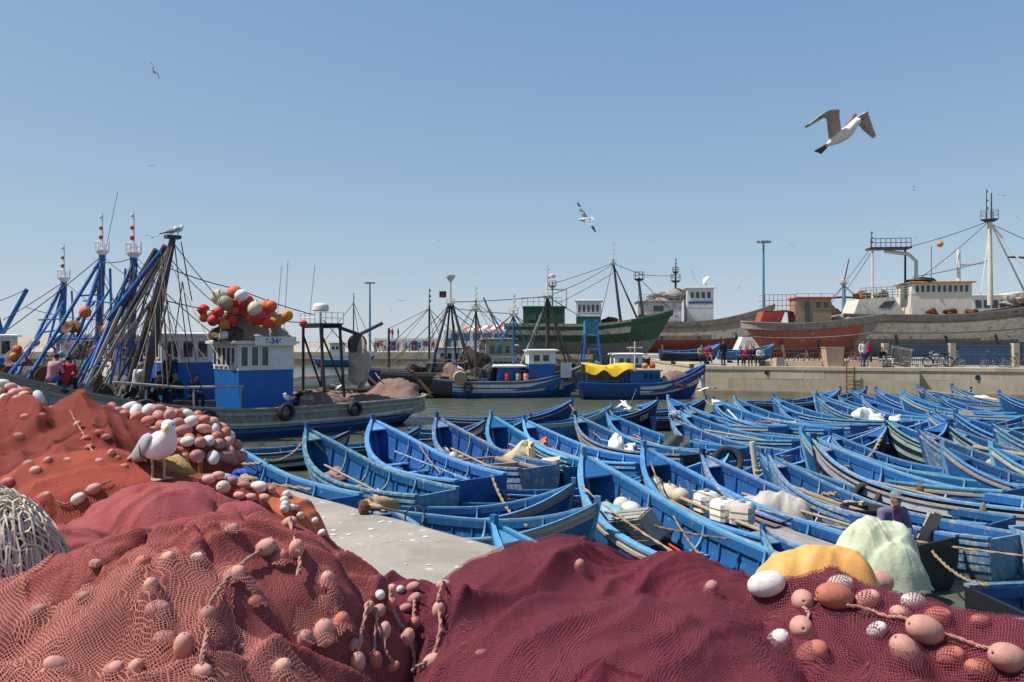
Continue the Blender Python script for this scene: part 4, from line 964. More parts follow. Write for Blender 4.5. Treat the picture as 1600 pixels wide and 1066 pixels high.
# ================================================================== boats hauled out on the hardstand
HG = 'boats hauled out on the hardstand'
def cradle(root, xs, w, z):
    for x in xs:
        for s in (1, -1):
            g = MB(); g.bar((x, s * w, .0), (x, s * w * .55, z), .16, .16); g.build('prop', wood_d, root)
green = surf('green_hull', (.018, .092, .048), (.014, .062, .034), wear=(.30, .32, .28), wear_lo=.64, wear_hi=.7, wscale=2, rough=.55)
flake = surf('flaking_white', (.62, .60, .56), (.46, .44, .41), wear=(.26, .19, .14), wear_lo=.52, wear_hi=.64, wscale=2.0, rough=.75, streak=(.16, .10, .06), streak_amt=.6)
greyw = surf('flaking_grey', (.30, .265, .225), (.20, .17, .14), wear=(.17, .11, .075), wear_lo=.5, wear_hi=.68, wscale=1.6, rough=.8, streak=(.2, .09, .04), streak_amt=.5)
redp = surf('red_primer', (.34, .085, .055), (.26, .075, .052), wear=(.32, .29, .27), wear_lo=.6, wear_hi=.66, wscale=2.2, rough=.75, streak=(.1, .05, .04), streak_amt=.5)
botm = surf('antifouling_red', (.21, .055, .048), (.15, .045, .04), wear=(.3, .28, .26), wear_lo=.7, wscale=1.5, rough=.8)
greyb = surf('grey_underwater_paint', (.20, .21, .215), (.14, .145, .15), rough=.8)
# H1 green trawler
SH1 = dict(L=16.5, B=4.6, hm=2.9, hs=3.0, hb=4.35, tb=.45, ws=.75, over=.8, rake=2.6, draft=0.0, vee=.7)
H1 = boat('green and white trawler standing ashore with its bow to the right', (7.6, 79, .35), R(-6), SH1, [green, flake, greyb], lambda s, t: (1 if s > .66 and t < .76 else 0 if s > .44 - .1 * t else 2), [(.86, .07, green)], group=HG, name='hauled_trawler', NSt=14)
cradle(H1, (-4, 0, 4), 2.3, 2.0)
cabin(H1, -1.2, 1.2, 1.3, 2.4, 5.2, 3.7, green, white, [('f', 5, -1.2, 1.2, 4.1, 4.85), ('s', 5, -1.1, 1.1, 4.1, 4.85)], white, .15)
cabin(H1, -6.4, -2.4, 1.5, 2.4, 4.6, 4.4, green, green, [('s', 2, -6, -4, 3.4, 3.9)], green, .1)
railing(H1, [(-6.5, -1.5, 4.75), (-2.6, -1.5, 4.75)], .8, green, 7)
mast(H1, (3.2, 0, 2.8), (2.4, 0, 9.4), .16, .1, mast_d); nest(H1, (2.4, 0, 9.0), .35, .4, cream); lamp_stack(H1, (2.4, 0, 9.3), 1.9, cream)
for dy, dx in ((-1, 2.6), (1, 2.6)): mast(H1, (2.4 + dx, dy, 3), (2.45, 0, 8.8), .06, .05, mast_d, 'mast_strut', 6)
a_frame(H1, 5.4, 3.0, 7.4, 1.0, mast_d, .1, -.5); nest(H1, (4.95, 0, 7.4), .5, .7, mast_d)
mast(H1, (-3.6, 0, 4.6), (-3.6, 0, 7.2), .08, .06, mast_d); nest(H1, (-3.6, 0, 6.8), .4, .5, steel)
g = MB(); g.lathe([(.3, 0), (.34, .1), (.34, .3), (.2, .36)], 12, None, (-3.6, 0, 7.6)); g.build('radar_dome', white, H1)
g = MB(); g.tube([(-2.2, .2, 4.6), (-2.2, .2, 6.4), (-4.2, .2, 6.5)], .07, 6); g.build('exhaust_pipe', cream, H1)
stays(H1, [((2.4, 0, 9), (-3.6, 0, 7)), ((2.4, 0, 9), (4.9, 0, 8)), ((4.9, 0, 7.6), (8, 0, 4.4)), ((2.4, 0, 9), (1, -2, 3)), ((2.4, 0, 8), (-3.0, -1, 5))], .03, iron, .012)
# H2 grey trawler with red bottom
SH2 = dict(L=17, B=4.8, hm=3.4, hs=3.5, hb=5.4, tb=.4, ws=.8, over=.8, rake=2.8, draft=0, vee=.7)
H2 = boat('grey flaking trawler with a dark red bottom ashore, right of the green trawler', (20.4, 88, .3), R(-4), SH2, [greyw, flake, botm], lambda s, t: 2 if s < .44 - .05 * t else (1 if .58 < s < .66 or (t > .6 and s < .6) else 0), [(.8, .08, greyw), (.66, .06, flake)], group=HG, name='hauled_trawler', NSt=14)
cradle(H2, (-4, 0, 4), 2.4, 2.2)
cabin(H2, -1.2, 1.6, 1.3, 3.4, 7.1, 5.0, white, white, [('f', 4, -1.1, 1.1, 6.0, 6.7), ('s', 4, -1.0, 1.4, 6.0, 6.7)], white, .2)
g = MB(); g.box((.2, -1.325, 5.55), (2.6, .03, .25)); g.build('blue_band', blue, H2)
cabin(H2, -6.6, -1.9, 1.9, 3.4, 5.6, 5.5, flake, flake, [('s', 1, -5.2, -3.6, 4.5, 5.2)], greyw, .12); lump('deck_gear', wood_g, H2, (-3.2, 0, 5.7), (1.6, 1.2, .8), 61, .5)
mast(H2, (-2.3, 0, 5.6), (-2.3, 0, 9.2), .14, .1, mast_d); nest(H2, (-2.3, 0, 8.0), .55, .7, mast_d); nest(H2, (-2.3, 0, 9.0), .35, .5, mast_d); lamp_stack(H2, (-2.3, 0, 9.1), 1.4, mast_d)
g = MB(); g.lathe([(.5, 0), (.6, .1), (.2, .4)], 12, rotM(0, -50, 0), (1.1, 0, 8.0)); g.tube([(1.0, 0, 7.1), (1.0, 0, 8.0)], .08, 6); g.tube([(.2, 0, 7.1), (-.6, 0, 9.2)], .06, 6); g.build('satellite_dish', white, H2)
railing(H2, [(-6.6, -1.9, 5.7), (-2.0, -1.9, 5.7)], .7, steel, 7)
# H3 rusty red boat
SH3 = dict(L=11.4, B=3.9, hm=2.75, hs=2.95, hb=3.55, tb=.35, pb=1.5, ws=.45, over=2.2, rake=3.4, draft=0, round=True, vee=.75)
H3 = boat('rusty red and grey boat ashore with a small tan wheelhouse and red rails', (24.0, 63.5, .25), R(-3), SH3, [greyw, redp, botm, greyb], lambda s, t: 0 if (s > .80 or t > .82) else (1 if s > .34 else (3 if s > .27 and t < .6 else 2)), [(.84, .05, redp), (.60, .03, flake)], group=HG, name='hauled_boat', NSt=16)
cradle(H3, (-2.8, 0, 2.6), 2.0, 1.6)
tan = surf('tan_cabin', (.44, .29, .17), (.35, .24, .15), rough=.7, wear=(.24, .10, .05), wear_lo=.64)
redc = surf('orange_red_paint', (.36, .062, .03), (.28, .05, .025), rough=.6, wear=(.2, .1, .06), wear_lo=.68)
cabin(H3, -1.6, 1.1, .95, 2.3, 4.75, 2.6, redc, tan, [('s', 2, -.2, 1.0, 3.95, 4.5), ('f', 2, -.8, .8, 3.95, 4.5)], redc, .12, tan)
g = MB(); g.box((-.75, -.98, 3.55), (.34, .05, 1.9)); g.build('doorway', glass, H3)
g = MB(); rows = []
for x, z in ((-4.5, 2.5), (-4.1, 3.75), (-2.4, 3.85), (-1.75, 3.7), (-1.65, 2.5)): rows.append([(x, -.9, z), (x, .9, z)])
g.loft(rows); g.add([(-4.5, -.9, 2.5), (-2.9, -.9, 2.5), (-2.4, -.9, 3.83), (-4.1, -.9, 3.72)], [(0, 1, 2, 3)]); g.build('engine_casing', redc, H3)
for i in range(8):
    g = MB(); g.tube([(-4.0 + i * .33, -.9, 3.8), (-4.0 + i * .33, -.9, 5.05)], .022, 5); g.build('rail_post', redc, H3)
g = MB()
for z in (4.2, 4.6, 5.05): g.tube([(-4.0, .9, z), (-4.0, -.9, z), (-1.6, -.9, z)], .022, 5)
g.build('rail_bar', redc, H3); railing(H3, [(-1.6, -.9, 4.9), (1.3, -.9, 4.9)], .22, redc, 3, (1,))
# H4 big white trawler reaching out of the picture on the right
SH4 = dict(L=25, B=6.2, hm=3.55, hs=3.7, hb=6.6, tb=.3, pb=1.7, ws=.8, over=1, rake=3.4, draft=0, vee=.7)
H4 = boat('big flaking white trawler ashore behind the blue fence, bow beyond the right edge', (41.0, 69.0, .25), R(-7), SH4, [greyw, flake, greyb, flake], lambda s, t: 0 if s > .84 else (1 if s > .42 - .25 * smooth(.4, .9, t) else 2), [(.84, .1, greyw), (.70, .06, flake), (.58, .05, greyw)], group=HG, name='hauled_trawler', NSt=16)
cradle(H4, (-8, -4, 0, 4, 8), 3.0, 2.2)
cabin(H4, -6.7, -1.9, 1.9, 3.5, 6.35, 5.4, cream, cream, [('s', 10, -6.5, -2.1, 5.55, 6.15), ('f', 5, -1.7, 1.7, 5.55, 6.15)], surf('orange_rust_roof', (.42, .23, .07), (.24, .12, .05), rough=.8), .2)
lump('roof_net', iron, H4, (-5.4, -.3, 6.5), (1.0, 1.2, .3), 71, .4)
g = MB(); g.add([(-7.0, -1.9, 3.3), (-11.6, -1.9, 3.3), (-11.0, -1.9, 5.0), (-8.2, -1.9, 5.2), (-7.0, 1.9, 3.3), (-11.6, 1.9, 3.3), (-11.0, 1.9, 5.0), (-8.2, 1.9, 5.2)], [(0, 1, 2, 3), (4, 7, 6, 5), (3, 2, 6, 7), (2, 1, 5, 6), (0, 3, 7, 4)]); g.build('aft_deckhouse', cream, H4)
g = MB(); g.add([(-9.5, -1.93, 4.2), (-8.4, -1.93, 4.25), (-8.0, -1.93, 4.85), (-8.9, -1.93, 4.8)], [(0, 1, 2, 3)]); g.build('window', glass, H4)
railing(H4, [(-10.9, -1.9, 5.05), (-7.0, -1.9, 5.2)], .9, wood_g, 9, (.25, .5, .75, 1), .03)
for x in (-9.6, -6.9): mast(H4, (x, -.9, 5), (x, -.9, 9.4), .1, .09, cream if x < -8 else mast_d, 'gantry_leg', 8)
g = MB(); g.box((-8.2, -.6, 9.45), (3.4, 1.6, .14)); g.build('gantry_platform', mast_d, H4); railing(H4, [(-9.9, -1.4, 9.5), (-6.6, -1.4, 9.5)], .75, mast_d, 8, (.5, 1), .03); lamp_stack(H4, (-9.8, -1.2, 9.5), 1.4, mast_d)
g = MB(); g.tube([(-8.6, -.9, 9.2), (-6.6, -.9, 8.9), (-6.0, -.9, 8.3), (-6.0, -.9, 6.6)], .16, 8); g.build('exhaust_pipe', cream, H4, smooth=60)
mast(H4, (.4, 0, 4.5), (.35, 0, 11.9), .24, .17, cream); nest(H4, (.35, 0, 11.9), .7, .75, mast_d); lamp_stack(H4, (.1, 0, 12), 2.6, mast_d); mast(H4, (.5, 0, 12), (.5, 0, 14.2), .07, .05, mast_d, 'topmast')
for dx, dy in ((4.0, -1.6), (4.0, 1.6), (-1.6, -1.8)): mast(H4, (.4 + dx, dy, 4.8), (.4, 0, 11.7), .09 if dx > 0 else .03, .07 if dx > 0 else .03, white, 'mast_strut', 6)
mast(H4, (1.6, -.5, 8.6), (8.5, -1, 8.0), .07, .06, mast_d, 'boom'); mast(H4, (5.0, -.4, 7.6), (9.5, -.4, 6.0), .12, .1, mast_d, 'boom')
g = MB(); g.tube([(-2.0, .4, 6.4), (-2.0, .4, 9.4)], .16, 8); g.tube([(-2.0, .4, 8.0), (.2, .4, 8.2)], .08, 6); g.build('white_funnel', white, H4)
stays(H4, [((.35, 0, 11.8), (-6.9, 0, 9.5)), ((.35, 0, 11.8), (-6.0, -1, 6.6)), ((.35, 0, 8.4), (-6, 0, 7)), ((.35, 0, 11.6), (12, 0, 6.5)), ((-4.8, -1, 9.6), (-4.8, -1, 6.6)), ((2, 0, 8.7), (12, 0, 8.9))], .03, iron, .02)
sb = balloon(H4.matrix_world @ Vector((-3.7, 0, 9.85)), .26, 'orange', 'tan round float hanging on the wire left of the tall cream mast')
g = MB(); g.tube([(0, 0, .25), (0, 0, .62)], .02, 5); g.build('lanyard', rope_m, sb)
vs, fs = text_mesh('8-256', .75); sh4, pt4 = hull_fn(SH4); g = MB()
out = []
for v in vs:
    t = .535 + v.x / 25; z0 = pt4(t, 0, -1).z; s = (3.35 + v.y - z0) / (sh4(t) - z0); out.append(pt4(t, s, -1, .045))
g.add(out, fs); g.build('registration_number', iron, H4)
for i in range(3):   # iron brackets on the wheelhouse side
    lump('side_bracket', rust, H4, (-5.2 + i * 1.6, -1.95, 3.75), (.42, .12, .3), 80 + i, .8, flat=False)
# H5: bow gallows with a light blue mast between the rusty boat and the white trawler
SH5 = dict(L=9, B=3.2, hm=2.6, hs=2.8, hb=3.6, tb=.4, ws=.7, draft=0)
H5 = boat('small trawler ashore behind the rusty boat with a light blue mast', (32.5, 79, .2), R(-5), SH5, [greyw, redp], lambda s, t: 0 if s > .5 else 1, group=HG, name='hauled_boat')
mast(H5, (.4, 0, 2.6), (.4, 0, 7.4), .2, .17, surf('pale_blue_mast', (.16, .34, .44), rough=.6, wear=(.3, .16, .08), wear_lo=.6)); mast(H5, (.4, 0, 7.2), (.9, 0, 9.6), .08, .05, rust, 'topmast'); nest(H5, (.4, 0, 7.2), .45, .3, cream)
g = MB(); g.tube([(-1.7, 0, 5.6), (-.9, 0, 5.2), (-.9, 0, 4.0), (-1.3, 0, 2.8)], .16, 8); g.tube([(-1.6, 0, 5.7), (.4, 0, 5.8)], .1, 6); g.tube([(.4, 0, 5.8), (2.2, 0, 5.7), (2.6, 0, 3.2)], .1, 6); g.build('gallows', rust, H5, smooth=60)
lump('winch_gear', iron, H5, (-.4, 0, 2.7), (1.4, 1.0, 1.3), 90, .6); lump('winch_gear', net_gr, H5, (2.4, 0, 2.8), (1.0, .8, .8), 91, .5)
cabin(H5, 1.6, 4.2, 1.2, 2.4, 4.6, 3.5, cream, cream, [('s', 3, 1.8, 4.0, 3.7, 4.3)], cream, .15)
stays(H5, [((.4, 0, 7.0), (-3.2, 0, 2.8)), ((.4, 0, 7.0), (-2.6, -.5, 2.8)), ((.4, 0, 7.0), (4.2, 0, 3.5))], .03)
# H6: white boat with a two-storey white superstructure, far right
H6 = boat('white motor vessel ashore behind the tall cream mast', (60, 92, .2), R(-5), dict(L=20, B=5, hm=4.0, hs=4.2, hb=5.6, tb=.4, ws=.8, draft=0), [white, hblue], lambda s, t: 0 if s > .4 else 1, group=HG, name='hauled_vessel')
cabin(H6, -7.5, -3.2, 1.9, 3.6, 6.6, 4.8, white, white, [('s', 4, -7.2, -3.6, 5.2, 6.1)], white, .25, steel); cabin(H6, -2.2, 4.5, 1.9, 3.6, 6.9, 4.8, white, white, [('s', 6, -2, 4.2, 5.3, 6.3)], white, .3, steel)
lump('orange_liferaft', BALL['coral'], H6, (-1.2, -2.1, 4.4), (1.8, .5, .8), 92, .2)

# wires that run from boat to boat
def wire(root, a, b, r_=.028, sag=.01): stays(root, [(lp(root, a), lp(root, b))], r_, iron, sag)
wm = lambda o, *p: o.matrix_world @ Vector(p)
wire(M1, wm(M1, -.4, 0, 6.4), wm(M4, -2.6, 0, 6.9)); wire(M2, wm(M2, .3, 0, 5.4), wm(M1, -.4, 0, 6.0)); wire(M4, wm(M4, -2.6, 0, 6.9), wm(H1, 2.4, 0, 8.9)); wire(H1, wm(H1, 4.9, 0, 7.9), wm(H2, -2.3, 0, 8.6)); wire(H4, wm(H4, -9.8, -1, 9.5), wm(H5, .4, 0, 7.2)); wire(H4, wm(H4, -9.8, -1, 9.0), wm(H5, .4, 0, 6.2)); wire(H3, wm(H3, 4.9, 0, 3.5), wm(H5, .4, 0, 7.0))
# more boats crowding the middle of the basin
SM5 = dict(L=9.5, B=3.0, hm=1.3, hs=1.45, hb=2.2, tb=.5, ws=.85, draft=.5)
M5 = boat('dark blue trawler wedged behind the dark hulled trawler', (-7.2, 63.5, W_), R(5), SM5, [hb3, dkh], lambda s, t: 0 if s > .55 else 1)
cabin(M5, 1.2, 3.2, 1.0, .8, 3.0, 2.0, deep_blue, white, [('s', 3, 1.4, 3.0, 2.2, 2.7)], steel, .15); mast(M5, (.6, 0, .9), (.6, 0, 6.4), .1, .07, mast_d); lamp_stack(M5, (.6, 0, 6.3), 1.5, mast_d); a_frame(M5, -2.6, .8, 4.6, 1.0, mast_d)
stays(M5, [((.6, 0, 6.2), (-4.4, 0, 1.5)), ((.6, 0, 6.2), (4.6, 0, 2.2)), ((.6, 0, 6.2), (-2.6, 0, 4.6))], .025)
M6 = boat('green trawler afloat behind the blue lattice mast', (-1.6, 66, W_), R(4), dict(SM5, L=10), [green, dkh], lambda s, t: 0 if s > .55 else 1)
cabin(M6, -.6, 1.8, 1.1, .8, 3.2, 2.0, green, cream, [('s', 3, -.4, 1.6, 2.3, 2.9)], white, .2); mast(M6, (-1.4, 0, .9), (-1.4, 0, 7.0), .1, .07, green); nest(M6, (-1.4, 0, 6.3), .35, .4, cream); lamp_stack(M6, (-1.4, 0, 6.6), 1.6, cream)
for dx in (-1.6, 1.4): mast(M6, (-1.4 + dx, -.8, .9), (-1.4, 0, 6.0), .05, .05, green, 'mast_strut', 6)
stays(M6, [((-1.4, 0, 6.8), (-4.6, 0, 1.6)), ((-1.4, 0, 6.8), (4.8, 0, 2.2)), ((-1.4, 0, 6.6), (1.8, -1, 3.2))], .025)
q = random.Random(31)
for i in range(70):
    T, L_ = ((M1, 4.6), (M2, 4.2), (M4, 4.4), (M5, 4.2), (M6, 4.4), (M3, 3.4))[i % 6]; x = q.uniform(-L_, L_ * .8); y = q.uniform(-.9, .9); z = .5 if T in (M2, M3) else .85
    if T is M3 and x < 1.2: continue
    r0 = q.uniform(.16, .42); mm = q.choice((iron, wood_d, net_br, rust, net_gr, mast_d, mast_b, wood, BALL['red'], steel))
    if i % 3 == 0: g = MB(); g.box((x, y, z + r0 * .6), (r0 * 1.6, r0 * 1.2, r0 * 1.2), rotM(0, 0, q.uniform(0, 90))); g.box((x, y, z + r0 * 1.24), (r0 * 1.7, r0 * 1.3, .04), rotM(0, 0, q.uniform(0, 90))); g.build('fish_box', mm, T)
    elif i % 3 == 1: drum(T, (x, y, z), r0 * .6, r0 * 2.0, mm)
    else: lump('deck_gear', mm, T, (x, y, z), (r0 * 1.3, r0, r0 * 1.6), i, .6)
for i in range(26):
    T, tp = ((M1, (-.4, 0, 6.3)), (M2, (.3, 0, 5.4)), (M4, (-2.6, 0, 6.9)), (M4, (.6, 0, 5.2)), (M5, (.6, 0, 6.2)), (M6, (-1.4, 0, 6.8)))[i % 6]; stays(T, [(tp, (tp[0] + q.uniform(-4.2, 4.2), q.uniform(-1.3, 1.3), 1.3))], .02, q.choice((iron, iron, wood_d)), .01)
for i in range(26):      # litter of gear on the decks ashore
    T, x0, x1, z = ((H4, -11, -7, 5.1), (H4, 1, 6, 4.4), (H1, 1.4, 6, 3.0), (H2, -6, -2, 5.7), (H3, 1.6, 4.0, 2.6), (H5, -2, 4, 2.9))[i % 6]; r0 = q.uniform(.2, .45); x = q.uniform(x0, x1)
    lump('deck_gear', q.choice((iron, rust, wood_g, net_gr, wood_d)), T, (x, q.uniform(-1, 1), z), (r0 * 1.5, r0, r0 * 1.3), 200 + i, .6)
# ================================================================== fishing nets on the quay
def _hash(ix, iy, seed):
    h = (ix.astype(np.int64) * 374761393 + iy.astype(np.int64) * 668265263 + seed * 974634777) & 0x7fffffff
    h = ((h ^ (h >> 13)) * 1274126177) & 0x7fffffff
    return ((h ^ (h >> 16)) & 0xffff) / 65535.0
def vnoise(x, y, seed=0):
    ix = np.floor(x); iy = np.floor(y); fx = x - ix; fy = y - iy
    ux = fx * fx * fx * (fx * (fx * 6 - 15) + 10); uy = fy * fy * fy * (fy * (fy * 6 - 15) + 10)
    a = _hash(ix, iy, seed); b = _hash(ix + 1, iy, seed); c = _hash(ix, iy + 1, seed); d = _hash(ix + 1, iy + 1, seed)
    return (a + (b - a) * ux) * (1 - uy) + (c + (d - c) * ux) * uy
def fbm(x, y, seed=0, o=4):
    s = 0; a = .5
    for i in range(o): s = s + a * vnoise(x, y, seed + i * 17); x = x * 2.03 + 3.1; y = y * 2.03 + 1.7; a *= .5
    return s
def ridge(x, y, seed, ang, stretch, freq):
    "creases that run along one direction"
    c, s = math.cos(ang), math.sin(ang); wx = fbm(x * 1.6, y * 1.6, seed + 50, 2) - .5; wy = fbm(x * 1.6 + 7, y * 1.6, seed + 60, 2) - .5
    X = x + wx * .55; Y = y + wy * .55
    p = (X * c + Y * s) * freq / stretch; q = (-X * s + Y * c) * freq
    n = vnoise(p, q, seed); n2 = vnoise(p * 2.1 + 5, q * 2.1, seed + 3)
    r = 1 - np.abs(2 * n - 1); r2 = 1 - np.abs(2 * n2 - 1)
    return r ** 2.2 * .7 + r2 ** 2 * .3
class Pile:
    def __init__(s, lumps, folds, seed, wob=.05): s.l = lumps; s.f = folds; s.seed = seed; s.wob = wob
    def base(s, x, y):
        h = np.full_like(x, -.2)
        for cx, cy, rx, ry, hh in s.l:
            w = (fbm(x * 2.2, y * 2.2, s.seed + 9, 3) - .47) * .5
            d = np.sqrt(((x - cx) / rx) ** 2 + ((y - cy) / ry) ** 2) + w * .5
            q = hh * np.maximum(0, 1 - np.clip(d, 0, 1.0) ** 2.3) ** .62 - np.maximum(0, d - 1) * .8
            k = .09; e = np.clip(.5 + .5 * (q - h) / k, 0, 1); h = h * (1 - e) + q * e + k * e * (1 - e) * .9
        return h
    def __call__(s, x, y):
        x = np.atleast_1d(np.asarray(x, float)); y = np.atleast_1d(np.asarray(y, float)); h = s.base(x, y)
        env = np.clip(h / .25, 0, 1)
        for ang, st, fr, am, thr in s.f:
            mk = 1 if thr is None else np.clip((fbm(x * 1.5 + ang * 3, y * 1.5, s.seed + 31, 2) - thr) * 6, 0, 1)
            h = h + am * (ridge(x, y, s.seed + int(ang * 10), R(ang), st, fr) - .35) * env * mk
        for ang, fr, am in ((33, 2.1, .07), (-47, 2.9, .06)):   # narrow creases between the folds
            h = h - am * ridge(x + 3, y, s.seed + 91 + int(ang), R(ang), 5, fr) ** 7 * env
        return h + (fbm(x * 4, y * 4, s.seed + 5, 3) - .47) * s.wob * env + (fbm(x * 40, y * 40, s.seed + 6, 2) - .37) * .004 * env
PILES = {
 'front': Pile([(-1.30, 3.12, 1.0, .85, .93), (-.86, 3.2, .46, .62, .70), (-2.2, 2.85, .95, .8, .70), (-1.25, 2.5, .9, .7, .62)], [(38, 5, 2.6, .19, None), (-40, 4, 3.2, .13, .40), (80, 4, 2.6, .10, .44), (30, 6, 7, .05, None)], 3, .08),
 'gull': Pile([(-2.02, 4.62, .85, .5, .86), (-2.55, 4.25, .8, .6, .70), (-2.35, 3.55, .6, .7, .60)], [(30, 5, 2.6, .14, None), (-20, 4, 4.0, .09, .42), (35, 7, 9, .05, None)], 11, .05),
 'orange': Pile([(-3.0, 5.65, 1.15, .6, .78), (-2.1, 5.5, .6, .5, .66), (-3.8, 5.5, .9, .6, .6)], [(15, 6, 2.4, .14, None), (50, 4, 4.5, .08, .40), (20, 8, 9, .05, None)], 17),
 'orange_r': Pile([(-1.98, 6.25, .5, .45, .52), (-1.75, 6.15, .35, .35, .42), (-1.6, 5.6, .3, .5, .3)], [(70, 4, 4, .06, None)], 19, .08),
 'red': Pile([(-5.2, 8.7, 1.6, .9, 1.0), (-4.35, 8.4, .95, .85, .84), (-6.3, 8.8, 1.0, .8, .9), (-4.6, 7.6, 1.4, .8, .6)], [(-50, 5, 1.9, .22, None), (10, 4, 2.6, .12, .40), (-45, 7, 5, .08, None)], 23, .06),
 'heap': Pile([(-5.0, 10.55, 1.35, .62, .70), (-4.2, 10.25, .55, .42, .42), (-6.2, 10.9, 1.1, .55, .6)], [(0, 3, 3, .08, None)], 29, .12),
 'heap2': Pile([(-8.5, 13.0, .95, .7, .82), (-9.6, 13.4, 1.1, .7, .75)], [(0, 3, 3, .08, None)], 31, .12),
 'gap': Pile([(-.72, 4.5, .42, .34, .30), (-.50, 3.85, .42, .6, .44), (-.55, 3.0, .5, .75, .40), (-.35, 4.3, .3, .3, .3)], [(75, 4, 4, .07, None)], 37, .08),
 'maroon': Pile([(.22, 3.92, .78, .72, .64), (.78, 3.80, .62, .72, .60), (.42, 3.1, .95, .85, .60), (-.1, 3.3, .5, .8, .5)], [(40, 7, 2.7, .17, .36), (55, 6, 4.6, .10, .40), (-35, 4, 3.8, .10, .43), (36, 8, 9, .05, None)], 41, .05),
 'right': Pile([(1.36, 3.22, .62, .60, .60), (1.85, 2.98, .62, .58, .54), (1.64, 3.14, .5, .44, .635), (1.35, 2.5, .8, .6, .5), (1.88, 3.04, .5, .46, .61), (2.12, 2.9, .5, .5, .54), (2.2, 2.6, .5, .6, .45)], [(-35, 5, 3, .13, None), (25, 4, 4, .09, .40), (-40, 7, 8, .05, None)], 43, .07),
}
def ground_h(x, y):
    h = np.full_like(x, -.2)
    for p in PILES.values():
        k = np.zeros(len(x), bool)
        for cx, cy, rx, ry, hh in p.l: k |= (np.abs(x - cx) < rx * 1.3) & (np.abs(y - cy) < ry * 1.3)
        if k.any(): h[k] = np.maximum(h[k], p(x[k], y[k]))
    return h
def hit(u, v, near=1.6, far=16):
    "first point of the net heaps met by the line of sight through a photo pixel"
    if v > 830: far = 6.5
    Y = np.arange(near, far, .025); X = (u - 800) / F * Y; Z = EYE - (v - 533) / F * Y
    H = np.maximum(ground_h(X, Y), 0); i = int(np.argmax(Z < H))
    return Vector((X[i], Y[i], float(H[i])))

def net_mat(name, thread, gap, cell, rot=45, cover=.17, alpha=False, specks=True, dist=.03, var=None, rough=.9):
    t = NT(name); tc = t.n('TexCoord'); uv = tc.outputs['UV']
    def warp(v, scale, amp):
        nz = t.n('TexNoise'); t.l(v, nz.inputs[0]); nz.inputs['Scale'].default_value = scale; nz.inputs['Detail'].default_value = 2
        sb = t.n('VectorMath', operation='SUBTRACT'); t.l(nz.outputs['Color'], sb.inputs[0]); sb.inputs[1].default_value = (.5, .5, .5)
        sc_ = t.n('VectorMath', operation='SCALE'); t.l(sb.outputs[0], sc_.inputs[0]); sc_.inputs['Scale'].default_value = amp
        ad = t.n('VectorMath', operation='ADD'); t.l(v, ad.inputs[0]); t.l(sc_.outputs[0], ad.inputs[1]); return ad.outputs[0]
    w = warp(warp(uv, 2.6, dist * 3), 14, dist * .35)
    def grid(rot, cell, cover):
        mp = t.n('Mapping'); t.l(w, mp.inputs[0]); mp.inputs['Rotation'].default_value = (0, 0, R(rot)); mp.inputs['Scale'].default_value = (1 / cell,) * 3
        sp = t.n('SeparateXYZ'); t.l(mp.outputs[0], sp.inputs[0])
        a = [t.ramp(t.math('PINGPONG', sp.outputs[i], .5), cover, cover * .45) for i in (0, 1)]
        return t.math('MAXIMUM', a[0], a[1])
    g1 = grid(rot, cell, cover)
    big = t.noise(uv, 3.2, 5, .65)
    th = t.mix(t.ramp(big, .35, .68), thread, var or tuple(c * .72 for c in thread))
    mp = t.n('Mapping'); t.l(w, mp.inputs[0]); mp.inputs['Rotation'].default_value = (0, 0, R(rot - 10)); mp.inputs['Scale'].default_value = (38, 3.2, 1)
    stk = t.noise(mp.outputs[0], 1.0, 4, .7)       # bunched threads: fine streaks along the drape
    th = t.mix(t.ramp(stk, .36, .62), tuple(c * .78 for c in thread), th)
    if specks:
        vo = t.n('TexVoronoi'); t.l(w, vo.inputs['Vector']); vo.inputs['Scale'].default_value = 7.5
        th = t.mix(t.math('MULTIPLY', t.ramp(vo.outputs['Distance'], .055, .03), t.ramp(t.noise(uv, 1.7, 2), .54, .60)), th, (.62, .56, .52))
    if alpha:
        t.l(th, t.b.inputs['Base Color']); t.l(g1, t.b.inputs['Alpha'])
    else:
        g2 = grid(rot + 27, cell * .83, cover * .9)
        cov = t.math('MINIMUM', t.math('ADD', g1, t.math('MULTIPLY', g2, .55)), 1.0)
        t.l(t.mix(cov, t.mix(t.ramp(big, .4, .7), gap, tuple(c * .6 for c in gap)), th), t.b.inputs['Base Color'])
        t.bump(t.math('ADD', cov, t.math('ADD', t.math('MULTIPLY', t.noise(uv, 60, 3), 1.2), t.math('MULTIPLY', stk, 1.4))), .5, .006)
    t.b.inputs['Roughness'].default_value = rough; t.b.inputs['Specular IOR Level'].default_value = .15
    if not alpha:
        t.b.inputs['Sheen Weight'].default_value = .25; t.b.inputs['Sheen Roughness'].default_value = .6
        t.b.inputs['Sheen Tint'].default_value = (*[min(1, c * 1.6) for c in thread], 1)
    return t.mat
